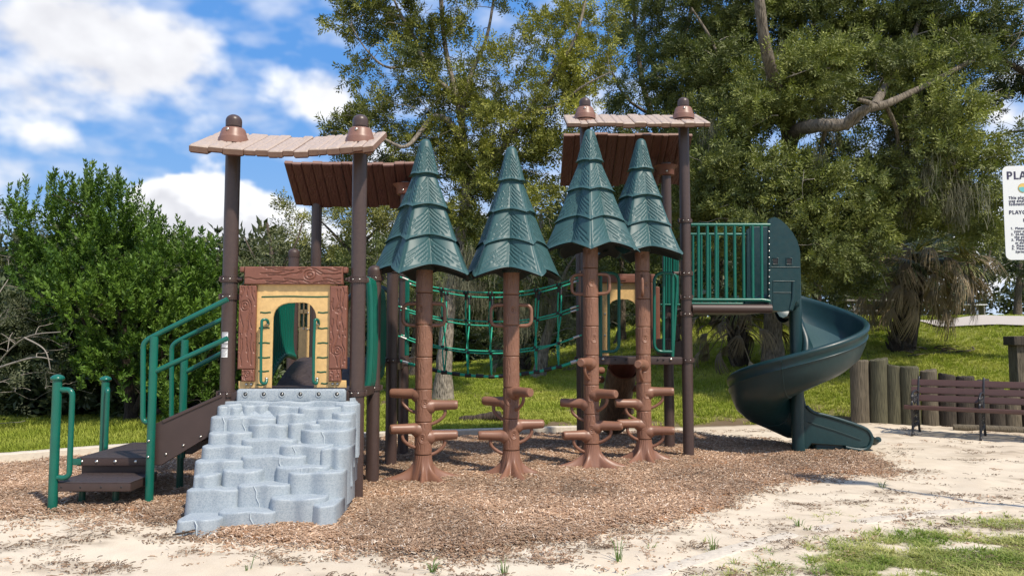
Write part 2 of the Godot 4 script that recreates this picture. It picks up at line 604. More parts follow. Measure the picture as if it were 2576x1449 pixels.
func make_materials() -> void:
	M.post = mat(lin(0.080, 0.052, 0.045), 0.38, T.scuff, 1.3)
	M.clamp = mat(lin(0.060, 0.036, 0.030), 0.5)
	M.steel = mat(Color(0.80, 0.79, 0.76), 0.28)
	M.steel.metallic = 1.0
	M.brown = mat(lin(0.22, 0.088, 0.058), 0.45, T.soft, 1.1)       # moulded timber-look plastic
	M.trunk = mat(lin(0.255, 0.125, 0.080), 0.42, T.soft, 1.4)
	M.roof = mat(lin(0.30, 0.165, 0.125), 0.55, T.scuff, 0.9)
	M.roof_dark = mat(lin(0.20, 0.075, 0.050), 0.5, T.soft, 0.9)
	M.yellow = mat(lin(0.80, 0.53, 0.22), 0.42, T.scuff, 0.9)
	M.green = mat(lin(0.006, 0.130, 0.092), 0.28, T.soft, 0.8)
	M.green_dark = mat(lin(0.010, 0.085, 0.055), 0.35)
	M.pine = mat(lin(0.040, 0.106, 0.110), 0.46, T.scuff, 0.8, 0.45)
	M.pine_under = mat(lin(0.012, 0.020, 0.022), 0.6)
	M.slide = mat(lin(0.008, 0.040, 0.045), 0.48, T.scuff, 1.0)
	M.slide.roughness_texture = T.rough
	M.deck = bump(mat(lin(0.055, 0.040, 0.038), 0.55, T.scuff, 1.0), T.holes, 0.6)
	M.deck_edge = mat(lin(0.062, 0.040, 0.036), 0.45, T.soft, 1.0)
	M.rock = mat(lin(0.405, 0.455, 0.485), 0.6, T.granite, 1.5)
	M.rope = bump(mat(lin(0.010, 0.36, 0.225), 0.6), T.lumps, 0.1)
	M.black = mat(lin(0.012, 0.012, 0.013), 0.45)
	M.white = mat(lin(0.78, 0.79, 0.80), 0.4)
	M.ink = mat(lin(0.035, 0.030, 0.075), 0.6)
	M.iron = mat(lin(0.020, 0.020, 0.022), 0.35)
	M.slat = mat(lin(0.100, 0.050, 0.038), 0.42, T.soft, 1.5)
	M.log = bump(mat(lin(0.185, 0.160, 0.118), 0.85, T.wood, 1.6), T.wood_h, 1.2)
	M.log_green = bump(mat(lin(0.135, 0.132, 0.082), 0.85, T.wood, 1.4), T.wood_h, 1.2)
	M.log_dark = bump(mat(lin(0.078, 0.066, 0.052), 0.9, T.wood, 1.5), T.wood_h, 1.4)
	M.bark = bump(mat(lin(0.20, 0.165, 0.130), 0.9, T.bark, 0.9), T.bark_h, 3.0)
	M.bark_pale = bump(mat(lin(0.40, 0.36, 0.305), 0.9, T.bark, 0.8), T.bark_h, 3.0)
	M.bark_dark = bump(mat(lin(0.085, 0.065, 0.050), 0.95, T.bark, 0.8), T.bark_h, 3.0)
	M.twig = mat(lin(0.25, 0.225, 0.19), 0.9)
	M.moss = leafy(lin(0.145, 0.145, 0.092), Color(0.3, 0.3, 0.25), 0.9)
	M.leaf = leafy(Color.WHITE, Color(0.6, 0.65, 0.4), 0.5)
	M.leaf.metallic_specular = 0.35
	M.leaf_far = leafy(Color.WHITE, Color(0.6, 0.65, 0.4), 0.6)
	M.blade = leafy(Color.WHITE, Color(0.65, 0.7, 0.4), 0.6)
	M.blade.metallic_specular = 0.3
	M.frond = leafy(Color.WHITE, Color(0.4, 0.4, 0.25), 0.5)
	M.chip = leafy(Color.WHITE, Color(0.0, 0.0, 0.0), 0.85)
	M.chip.backlight_enabled = false
	M.ground = mat(Color.WHITE, 0.95, T.sand, 2.2, 0.2)
	M.ground.vertex_color_use_as_albedo = true
	M.mulch = bump(mat(lin(0.44, 0.28, 0.175), 0.95, T.chips, 1.3, 0.2), T.lumps, 1.5)
	M.concrete = bump(mat(lin(0.66, 0.595, 0.49), 0.9, T.scuff, 1.2, 0.3), T.lumps, 0.4)
	M.gravel = mat(lin(0.52, 0.49, 0.46), 0.95, T.sand, 0.8, 0.2)
	M.picnic = mat(lin(0.20, 0.19, 0.17), 0.7)
	M.ink_grey = mat(lin(0.20, 0.20, 0.23), 0.6)
	M.steel_dull = mat(Color(0.78, 0.78, 0.76), 0.4)
	M.steel_dull.metallic = 0.6
	M.log_plastic = bump(mat(lin(0.20, 0.135, 0.085), 0.6, T.bark, 1.2), T.bark_h, 1.0)
	M.sign_gold = mat(lin(0.55, 0.40, 0.10), 0.5)
	M.sign_sun = mat(lin(0.75, 0.52, 0.16), 0.5)
	M.sign_water = mat(lin(0.16, 0.50, 0.55), 0.5)
	M.bark_grey = bump(mat(lin(0.27, 0.235, 0.19), 0.9, T.bark, 0.8), T.bark_h, 3.0)
	M.slide_worn = mat(lin(0.040, 0.085, 0.090), 0.42, T.scuff, 2.3)

# ------------------------------------------------------------------ the ground
var n_low := FastNoiseLite.new()
var n_mid := FastNoiseLite.new()
var n_fine := FastNoiseLite.new()
var mulch_poly := PackedVector2Array()
var kerb_back := PackedVector2Array()
var kerb_front := PackedVector2Array()
var mask := PackedFloat32Array()
const MASK_X0 := -10.0
const MASK_D0 := 2.0
const MASK_CELL := 0.12
const MASK_W := 190
const MASK_H := 110

# metres ahead of the camera at which the hill side of the playground's kerb runs
func kerb_at(x: float) -> float:
	for k in kerb_back.size() - 1:
		if x <= kerb_back[k + 1].x or k == kerb_back.size() - 2:
			return lerpf(kerb_back[k].y, kerb_back[k + 1].y, (x - kerb_back[k].x) / (kerb_back[k + 1].x - kerb_back[k].x))
	return 12.0

func kerb_front_at(x: float) -> float:
	if x < kerb_front[0].x: return 2.0
	for k in kerb_front.size() - 1:
		if x <= kerb_front[k + 1].x or k == kerb_front.size() - 2:
			return lerpf(kerb_front[k].y, kerb_front[k + 1].y, (x - kerb_front[k].x) / (kerb_front[k + 1].x - kerb_front[k].x))
	return 6.5

func wall_at(x: float) -> float:
	return 12.95 - 0.37 * (x - 5.72)

func height_at(x: float, d: float) -> float:
	var amp := 0.45
	if x > -3.0: amp = lerpf(0.45, 0.75, smoothstep(-3.0, 0.0, x))
	if x > 0.0: amp = lerpf(0.75, 2.75, smoothstep(0.0, 6.2, x))
	if x < -3.0: amp = lerpf(0.45, 0.1, smoothstep(-3.0, -7.0, x))
	var start := kerb_at(x) + 0.4
	var t := clampf((d - start) / 15.2, 0.0, 1.6)
	var h := amp * (t if t < 0.72 else 0.72 + (t - 0.72) * 0.15)
	h += 0.03 * n_low.get_noise_2d(x, d) * smoothstep(start - 1.0, start + 1.0, d) * 2.0
	return h

func mask_at(x: float, d: float) -> float:
	var fx := (x - MASK_X0) / MASK_CELL
	var fd := (d - MASK_D0) / MASK_CELL
	var i := int(floor(fx))
	var j := int(floor(fd))
	if i < 0 or j < 0 or i >= MASK_W - 1 or j >= MASK_H - 1: return 0.0
	fx -= i
	fd -= j
	var k := j * MASK_W + i
	return lerpf(lerpf(mask[k], mask[k + 1], fx), lerpf(mask[k + MASK_W], mask[k + MASK_W + 1], fx), fd)

# 1 well inside the bed of wood chips, 0 well outside, ragged between
func mulch_at(x: float, d: float) -> float:
	var m := mask_at(x, d)
	if m <= 0.001 or m >= 0.999: return m
	m += 0.55 * n_mid.get_noise_2d(x * 1.6, d * 1.6) + 0.35 * n_fine.get_noise_2d(x * 3.0, d * 3.0)
	return smoothstep(0.28, 0.62, m)

func litter_at(x: float, d: float) -> float:
	var q := n_mid.get_noise_2d(x * 1.1 + 50.0, d * 2.4) + 0.6 * n_fine.get_noise_2d(x * 1.4, d * 3.4 + 20.0)
	return smoothstep(0.12, 0.55, q)

# 1 where grass grows
func grass_at(x: float, d: float) -> float:
	var g := 0.0
	var kb := kerb_at(x)
	if d > kb + 0.12:
		g = smoothstep(kb + 0.1, kb + 0.35, d) if x < -0.5 else smoothstep(kb + 0.25, kb + 1.4, d + 0.9 * n_mid.get_noise_2d(x, d))
		# worn earth left of the log wall and under the oaks
		var worn := Vector2((x - 4.8) / 1.0, (d - 13.5) / 0.9).length()
		g *= smoothstep(0.35, 0.9, worn + 0.5 * n_mid.get_noise_2d(x * 1.5, d))
		if x < 2.5: g *= smoothstep(0.0, 0.3, 0.55 + n_mid.get_noise_2d(x * 0.8, d * 0.8))
		if x > 5.5 and d < wall_at(x) + 0.1: g = 0.0
	else:
		var kf := kerb_front_at(x)
		if d < kf - 0.05 and x > kerb_front[0].x:
			g = smoothstep(0.05, 0.9, kf - d) * smoothstep(-0.28, 0.30, n_mid.get_noise_2d(x * 1.5 + 9.0, d * 1.9) + 0.35 * n_fine.get_noise_2d(x * 2.0, d * 2.0) + 0.30 * (kf - d) - 0.10)
	return clampf(g, 0.0, 1.0)

func build_setting() -> void:
	n_low.seed = 5
	n_low.frequency = 0.25
	n_mid.seed = 6
	n_mid.frequency = 0.9
	n_mid.fractal_octaves = 3
	n_fine.seed = 7
	n_fine.frequency = 3.2
	n_fine.fractal_octaves = 3
	for p in [[-30.0, 3.0], [-9.5, 5.6], [-7.4, 7.6], [-5.8, 8.75], [-4.6, 9.65], [-3.0, 10.4], [-0.9, 11.05], [1.0, 11.55], [3.4, 12.2], [5.6, 12.75], [8.2, 11.8], [12.0, 10.6], [30.0, 9.0]]:
		kerb_back.push_back(Vector2(p[0], p[1]))
	for p in [[-0.75, 3.2], [0.0, 3.82], [0.62, 4.42], [1.12, 4.85], [1.71, 5.32], [2.35, 5.72], [3.03, 6.05], [4.27, 6.42], [6.0, 6.6], [12.0, 6.2]]:
		kerb_front.push_back(Vector2(p[0], p[1]))
	for p in [[-500, 1300], [-150, 1300], [60, 1292], [250, 1292], [420, 1302], [520, 1352], [700, 1368], [880, 1362], [1010, 1402], [1150, 1408], [1280, 1372], [1420, 1366], [1590, 1322], [1720, 1296], [1850, 1255], [1990, 1205], [2190, 1196], [2235, 1176], [2150, 1142], [1950, 1112], [1740, 1092], [1400, 1092], [1000, 1104], [600, 1120], [380, 1134], [0, 1174], [-500, 1236]]:
		var g := on_ground(p[0], p[1])
		mulch_poly.push_back(Vector2(g.x, -g.z))
	var raw := PackedFloat32Array()
	raw.resize(MASK_W * MASK_H)
	for j in MASK_H:
		for i in MASK_W:
			if Geometry2D.is_point_in_polygon(Vector2(MASK_X0 + i * MASK_CELL, MASK_D0 + j * MASK_CELL), mulch_poly): raw[j * MASK_W + i] = 1.0
	for turn in 2:
		mask = raw.duplicate()
		for j in range(2, MASK_H - 2):
			for i in range(2, MASK_W - 2):
				var s := 0.0
				for b in range(-2, 3):
					s += raw[(j + b) * MASK_W + i] + raw[j * MASK_W + i + b]
				mask[j * MASK_W + i] = s * 0.1
		raw = mask
	# one sheet out to the horizon, finely divided round the playground
	var xs := PackedFloat32Array()
	var ds := PackedFloat32Array()
	for k in [-300, -160, -90, -60, -40, -28, -20, -15, -12, -10.5]: xs.push_back(k)
	var q := -9.6
	while q < 9.6:
		xs.push_back(q)
		q += 0.065
	for k in [9.7, 10.2, 11, 12, 13, 14, 16, 19, 23, 28, 40, 60, 90, 160, 300]: xs.push_back(k)
	for k in [-60, -20, -8, -2, 1.0, 2.0, 2.5]: ds.push_back(k)
	q = 2.9
	while q < 14.0:
		ds.push_back(q)
		q += 0.06
	for k in [14.1, 14.4, 14.8, 15.4, 16, 16.8, 17.6, 18.5, 19.5, 20.5, 22, 24, 26, 28, 31, 35, 42, 55, 80, 130, 220, 400]: ds.push_back(k)
	var mb := MB.new()
	var pts := PackedVector3Array()
	var sand := Vector3(0.74, 0.665, 0.545)
	var damp := Vector3(0.50, 0.41, 0.31)
	var turf := Vector3(0.21, 0.235, 0.06)
	var soil := Vector3(0.15, 0.108, 0.068)
	for j in ds.size():
		for i in xs.size():
			var x := xs[i]
			var d := ds[j]
			var h := height_at(x, d)
			var near := x > -9.6 and x < 9.6 and d > 2.9 and d < 14.0
			var c := turf
			var inside := d < kerb_at(x) + 0.1
			if inside or near:
				var low := n_low.get_noise_2d(x * 3.0, d * 3.0)
				var f := n_fine.get_noise_2d(x * 1.3, d * 1.3)
				if inside: h = flat_at(x, d)
				c = sand.lerp(damp, clampf(0.22 + 0.5 * low + 0.35 * f, 0.0, 0.75) * (0.6 if d < 9.0 else 1.0))
				c = c.lerp(soil, 0.38 * litter_at(x, d))
				var g := grass_at(x, d)
				if not inside: c = soil.lerp(c, (0.45 if d < kerb_at(x) + 0.25 else 0.05) if x > 0.5 else 0.1)
				c = c.lerp(turf, g * 0.85)
			elif d > 14.0:
				c = soil.lerp(turf, grass_at(x, d))
			pts.push_back(Vector3(x, h, -d))
			mb.cl.push_back(Color(c.x, c.y, c.z))
	mb.grid(pts, xs.size(), ds.size())
	var o := put("ground", mb.mesh(), M.ground)
	tag(o, "pale sandy ground that turns to grass beyond the kerb", "", "", "structure")
	# the bed of wood chips, a low mound whose ragged rim dips under the sand
	mb = MB.new()
	pts = PackedVector3Array()
	var nu := 150
	var nv := 96
	for j in nv:
		for i in nu:
			var x := lerpf(-9.4, 6.2, i / float(nu - 1))
			var d := lerpf(4.6, 11.8, j / float(nv - 1))
			var m := mulch_at(x, d)
			var e := smoothstep(0.0, 0.5, minf(minf(x + 9.4, 6.2 - x), minf(d - 4.6, 11.8 - d)))
			pts.push_back(Vector3(x, height_at(x, d) * 0.0 - 0.068 + 0.093 * m * e + 0.02 * n_fine.get_noise_2d(x, d) + 0.02 * n_low.get_noise_2d(x * 3.0, d * 3.0), -d))
	mb.grid(pts, nu, nv)
	o = put("mulch_bed", mb.mesh(), M.mulch)
	tag(o, "brown bed of wood chips under the play equipment", "", "", "structure")
	# the kerb round the playground: the far run stands proud, the near one is nearly buried
	build_kerb("kerb", kerb_back, 1, 7, 0.09, 0.15, "pale concrete kerb between the wood chips and the grass")
	build_kerb("kerb", kerb_front, 0, 9, 0.009, 0.14, "sand-covered concrete kerb beside the sparse grass in front")
	# the gravel drive on the rise behind the palm
	mb = MB.new()
	pts = PackedVector3Array()
	for i in 60:
		var x := lerpf(11.4, 29.0, i / 59.0)
		for s in 4:
			var d := kerb_at(x) + 9.7 + (0.35 + 0.35 * smoothstep(11.4, 15.0, x)) * s
			pts.push_back(Vector3(x, height_at(x, d) + 0.07, -d))
	mb.grid(pts, 4, 60)
	o = put("gravel_path", mb.mesh(), M.gravel)
	tag(o, "pale gravel drive across the top of the grass slope", "", "", "structure")

func build_kerb(called: String, line: PackedVector2Array, k0: int, k1: int, high: float, wide: float, label: String) -> void:
	var p3 := []
	for k in range(k0, k1 + 1): p3.push_back(Vector3(line[k].x, 0, -line[k].y))
	var path := smooth_path(p3, 14)
	var pts := PackedVector3Array()
	var shape := [Vector2(-0.5, -0.2), Vector2(-0.5, high - 0.015), Vector2(-0.41, high), Vector2(0.41, high), Vector2(0.5, high - 0.015), Vector2(0.5, -0.2)]
	for j in path.size():
		var t: Vector3 = (path[mini(j + 1, path.size() - 1)] - path[maxi(j - 1, 0)]).normalized()
		var side := Vector3(-t.z, 0, t.x)
		var lift := 0.006 * n_fine.get_noise_2d(j * 1.7, k0)
		for s in shape: pts.push_back(path[j] + side * (s.x * wide) + Vector3(0, s.y + lift, 0))
	var mb := MB.new()
	mb.grid(pts, shape.size(), path.size())
	var o := put(called, mb.mesh(), M.concrete)
	tag(o, label, "", "", "structure")

# ------------------------------------------------------------------ trees and shrubs
func leaf_into(mb: MB, base: Vector3, dir: Vector3, up: Vector3, length: float, wide: float) -> void:
	var side := dir.cross(up)
	if side.length_squared() < 1e-6: side = dir.cross(Vector3.RIGHT)
	side = side.normalized()
	var nrm := side.cross(dir).normalized()
	var n := mb.v.size()
	var mid := base + dir * (length * 0.45)
	mb.v.push_back(base)
	mb.v.push_back(mid + side * wide * 0.5 + nrm * wide * 0.18)
	mb.v.push_back(base + dir * length - nrm * length * 0.10)
	mb.v.push_back(mid - side * wide * 0.5 + nrm * wide * 0.18)
	mb.tri(n, n + 2, n + 1)
	mb.tri(n, n + 3, n + 2)

# a leafy twig along +y: count leaves, their length and width, how far they open, the twig's length
func sprig(seed_: int, count: int, length: float, wide: float, open: float, stem: float, spread := 0.0) -> ArrayMesh:
	var r := RandomNumberGenerator.new()
	r.seed = seed_
	var mb := MB.new()
	for k in count:
		var t := (k + r.randf()) / count
		var a := k * 2.4 + r.randf() * 0.8
		var o := open * r.randf_range(0.6, 1.3) * (1.15 - 0.5 * t)
		var out := Vector3(cos(a), 0, sin(a))
		var dir := (out * sin(o) + Vector3.UP * cos(o)).normalized()
		var base := Vector3.UP * stem * t + out * spread * r.randf()
		leaf_into(mb, base, dir, (Vector3.UP + Vector3(r.randf() - 0.5, r.randf() - 0.5, r.randf() - 0.5) * 1.4).normalized(), length * r.randf_range(0.7, 1.2), wide * r.randf_range(0.8, 1.2))
	return mb.mesh()

# a rough round in the crown: where it is in the photograph, how far off, its half sizes in pixels and in metres of depth
func lobe(px: float, py: float, d: float, rx: float, ry: float, rd: float, weight := 1.0, tone := 0.5) -> Array:
	return [at(px, py, d), Vector3(rx * d / FOCAL, ry * d / FOCAL, rd), weight, tone]

func limb(spots: Array, r0: float, r1: float) -> Array:
	var p := []
	for s in spots: p.push_back(at(s[0], s[1], s[2]))
	return [p, r0, r1]

func make_tree(called: String, label: String, category: String, group: String, bark: Material, limbs: Array, lobes: Array, look: Dictionary) -> Node3D:
	var base: Vector3 = limbs[0][0][0]
	base.y = height_at(base.x, -base.z)
	var root := thing(called, label, category, base, group)
	var net := PackedVector3Array()
	var net_r := PackedFloat32Array()
	for k in limbs.size():
		var pts: Array = limbs[k][0].duplicate()
		if k == 0: pts[0] = base - Vector3(0, 0.25, 0)
		var path := smooth_path(pts, 7)
		var radii := []
		for j in path.size():
			var t := float(j) / (path.size() - 1)
			var r: float = lerpf(limbs[k][1], limbs[k][2], pow(t, 0.8))
			if k == 0: r *= 1.0 + 0.55 * exp(-(path[j].y - base.y) * 2.6)
			r *= 1.0 + 0.06 * sin(j * 2.1 + k)
			radii.push_back(r)
			if j > 2 or k > 0:
				net.push_back(path[j])
				net_r.push_back(r)
		var mb := MB.new()
		mb.tube(path, radii, 12 if k == 0 else 9)
		put("trunk" if k == 0 else "limb", mb.mesh(), bark, root)
	var xfs := []
	var cols := []
	var twigs := MB.new()
	var gap := FastNoiseLite.new()
	gap.seed = 77
	gap.frequency = look.get("gap_freq", 1.1)
	var gap_cut: float = look.get("gap", -0.15)
	var lift: float = look.get("lift", 0.3)
	var scale: float = look.get("scale", 1.0)
	for l in lobes:
		var c: Vector3 = l[0]
		var rad: Vector3 = l[1]
		var n_twigs := int(look.get("twigs", 6) * l[2] + 0.5)
		for k in n_twigs:
			var tip := c + Vector3(rng.randf_range(-1, 1) * rad.x, rng.randf_range(-1, 1) * rad.y, rng.randf_range(-1, 1) * rad.z) * 0.85
			var best := 0
			var bd := 1e9
			for q in range(0, net.size(), 2):
				var dd := net[q].distance_squared_to(tip) + maxf(0.0, net[q].y - tip.y) * 2.0
				if dd < bd:
					bd = dd
					best = q
			var from := net[best]
			var leng := from.distance_to(tip)
			if leng < 0.15 or leng > 9.0: continue
			var bend := Vector3(rng.randf_range(-1, 1), rng.randf_range(-0.3, 1), rng.randf_range(-1, 1)) * leng * 0.16
			var path := smooth_path([from, from.lerp(tip, 0.35) + bend, from.lerp(tip, 0.7) + bend * 0.6 + Vector3(rng.randf_range(-1, 1), rng.randf_range(-1, 1), 0) * leng * 0.07, tip], 3)
			var r0 := minf(net_r[best] * 0.6, 0.007 + leng * 0.009)
			var radii := []
			for j in path.size():
				radii.push_back(lerpf(r0, 0.005, float(j) / (path.size() - 1)))
				if j > 1:
					net.push_back(path[j])
					net_r.push_back(radii[j])
			twigs.tube(path, radii, 5, false)
		var count := int(look.get("density", 60.0) * rad.x * rad.y * l[2])
		var dir := Vector3.UP
		var heart := c
		var kept := true
		var bunch_tone := 0.0
		var stretch := 0.2
		for k in count:
			# sprigs sit in bunches along the twigs' ends, each bunch of one tone
			if k % 12 == 0:
				dir = Vector3(rng.randfn(), rng.randfn(), rng.randfn()).normalized()
				var q := pow(rng.randf(), 0.45)
				heart = c + dir * rad * q
				kept = gap.get_noise_3dv(heart) >= gap_cut + 0.25 * (q - 0.6)
				bunch_tone = rng.randf_range(-0.28, 0.28)
				stretch = rng.randf_range(0.10, 0.22) * sqrt(scale)
			if not kept: continue
			var p := heart + Vector3(rng.randfn(), rng.randfn() * 0.8, rng.randfn()) * stretch
			var up := (dir * 0.7 + Vector3.UP * lift + Vector3(rng.randfn(), rng.randfn(), rng.randfn()) * 0.45).normalized()
			var side := up.cross(Vector3(rng.randfn(), rng.randfn(), rng.randfn())).normalized()
			var s := scale * rng.randf_range(0.65, 1.25)
			xfs.push_back(Transform3D(Basis(side, up, side.cross(up)).scaled(Vector3.ONE * s), p))
			var tone := clampf(l[3] + bunch_tone + rng.randf_range(-0.12, 0.12), 0.0, 1.0)
			var col: Color = look.dark.lerp(look.light, tone) * rng.randf_range(0.8, 1.2)
			cols.push_back(Color(col.r, col.g, col.b))
	if twigs.v.size() > 0:
		var tw := put("twigs", twigs.mesh(), look.get("twig_mat", M.twig), root)
		tw.set_meta("kind", "stuff")
	scatter("crown", look.sprig, look.get("mat", M.leaf), xfs, cols, root)
	if look.has("moss"):
		var mx := []
		var mc := []
		for m in look.moss:
			var a := at(m[0], m[1], m[2])
			for k in int(m[5]):
				var p := a + Vector3(rng.randfn() * m[3] * m[2] / FOCAL * 0.5, -rng.randf() * m[4] * m[2] / FOCAL, rng.randfn() * 0.3)
				mx.push_back(Transform3D(Basis(Vector3.UP, rng.randf() * TAU).scaled(Vector3.ONE * rng.randf_range(0.6, 1.3)), p))
				var tone := rng.randf_range(0.75, 1.25)
				mc.push_back(Color(tone, tone, tone))
		scatter("hanging_moss", look.moss_mesh, M.moss, mx, mc, root)
	return root

func moss_mesh() -> ArrayMesh:
	var r := RandomNumberGenerator.new()
	r.seed = 91
	var mb := MB.new()
	for k in 24:
		var p := Vector3(r.randfn() * 0.07, r.randf() * 0.25, r.randfn() * 0.07)
		var side := Vector3(cos(k * 1.7), 0, sin(k * 1.7)) * 0.0032
		var n := r.randi_range(2, 7)
		for j in n:
			var q := p + Vector3(r.randfn() * 0.018, -0.07, r.randfn() * 0.018)
			mb.quad_pts(p - side, p + side, q + side * 0.8, q - side * 0.8)
			p = q
	return mb.mesh()

# a fan frond along +x: a stalk, then leaflets; droop bends them down, spread opens the fan
func frond_mesh(seed_: int, stalk: float, blade: float, spread: float, droop: float, count: int) -> ArrayMesh:
	var r := RandomNumberGenerator.new()
	r.seed = seed_
	var mb := MB.new()
	var hub := Vector3(stalk, stalk * (0.16 - droop * 0.25), 0)
	mb.tube([Vector3.ZERO, Vector3(stalk * 0.5, stalk * (0.16 - droop * 0.08), 0), hub], [0.022, 0.014, 0.009], 5, false)
	for k in count:
		var a := lerpf(-spread, spread, k / float(count - 1)) + r.randf_range(-0.05, 0.05)
		var p := hub
		var dir := Vector3(cos(a), 0.22 - droop * 0.4, sin(a)).normalized()
		var leng := blade * r.randf_range(0.75, 1.1) * (1.0 - 0.25 * absf(a) / spread)
		var wide := 0.030
		var n := 5
		for j in n:
			var q := p + dir * leng / n
			var side := dir.cross(Vector3.UP).normalized() * wide * 0.5
			var w1 := 1.0 - float(j) / n * 0.75
			var w2 := 1.0 - float(j + 1) / n * 0.8
			mb.quad_pts(p - side * w1, p + side * w1, q + side * w2, q - side * w2)
			p = q
			dir = (dir + Vector3(0, -droop * r.randf_range(0.35, 0.8), 0) + Vector3(r.randfn(), r.randfn(), r.randfn()) * 0.05).normalized()
	return mb.mesh()

func make_palm(called: String, label: String, foot: Vector3, top: Vector3, radius: float, live: int, dead: int, size: float, skirt: float) -> void:
	foot.y = height_at(foot.x, -foot.z)
	var root := thing(called, label, "palm tree", foot, "palms with dead fronds hanging")
	var mb := MB.new()
	var path := smooth_path([foot - Vector3(0, 0.2, 0), foot.lerp(top, 0.5) + Vector3(0.03, 0, 0), top], 8)
	var radii := []
	for j in path.size(): radii.push_back(radius * (1.15 - 0.25 * j / path.size()) * 0.82)
	mb.tube(path, radii, 14)
	put("trunk", mb.mesh(), M.bark_dark, root)
	# old frond bases criss-cross the trunk
	var boot := MB.new()
	boot.tube([Vector3(-0.07, -0.14, 0.0), Vector3(0, 0, 0.035), Vector3(0.02, 0.15, 0.10)], [0.045, 0.040, 0.018], 6)
	var boot2 := MB.new()
	boot2.tube([Vector3(0.07, -0.14, 0.0), Vector3(0, 0, 0.035), Vector3(-0.02, 0.15, 0.10)], [0.045, 0.040, 0.018], 6)
	var meshes := [boot.mesh(), boot2.mesh()]
	var tall := foot.distance_to(top)
	var rows := int(tall / 0.14)
	for j in rows:
		for k in 7:
			var a := TAU * (k + 0.5 * (j % 2)) / 7.0 + rng.randf() * 0.2
			var p := foot.lerp(top, (j + 0.5) / rows)
			put("frond_base", meshes[(j + k) % 2], M.log_dark if rng.randf() < 0.5 else M.bark, root, Transform3D(Basis(Vector3.UP, PI / 2 - a), p + Vector3(cos(a), 0, sin(a)) * radius * 0.72))
	var fans := [frond_mesh(3, 0.75 * size, 0.68 * size, 1.6, 0.34, 26), frond_mesh(4, 0.85 * size, 0.75 * size, 1.5, 0.46, 26)]
	var husks := [frond_mesh(5, 0.80 * size, 0.72 * size, 0.62, 0.85, 22), frond_mesh(6, 0.88 * size, 0.82 * size, 0.5, 0.95, 22), frond_mesh(7, 0.62 * size, 0.66 * size, 0.8, 0.75, 24)]
	var greens := []
	var browns := []
	for k in 3:
		greens.push_back(mat(lin(0.09 + 0.08 * k, 0.13 + 0.05 * k, 0.032 + 0.008 * k), 0.5))
		browns.push_back(mat(lin(0.16 + 0.085 * k, 0.12 + 0.07 * k, 0.065 + 0.045 * k), 0.8))
	for k in live:
		var a := k * 2.4 + rng.randf() * 0.3
		var tilt := lerpf(0.95, -0.35, sqrt((k + 0.5) / live))
		var b := Basis(Vector3.UP, a) * Basis(Vector3(0, 0, 1), tilt) * Basis(Vector3(1, 0, 0), rng.randf_range(-0.4, 0.4))
		put("frond", fans[k % 2], greens[k % 3], root, Transform3D(b, top + Vector3(0, rng.randf_range(-0.1, 0.15), 0)))
	for k in dead:
		var a := k * 2.4 + 1.1 + rng.randf() * 0.5
		var t := (k + 0.5) / dead
		var tilt := lerpf(0.25, -0.78, t) + rng.randf_range(-0.12, 0.12)
		var b := Basis(Vector3.UP, a) * Basis(Vector3(0, 0, 1), tilt) * Basis(Vector3(1, 0, 0), rng.randf_range(-0.5, 0.5))
		put("dead_frond", husks[k % 3], browns[rng.randi() % 3], root, Transform3D(b, top - Vector3(0, skirt * t, 0) + Vector3(cos(a), 0, -sin(a)) * radius * 0.6))

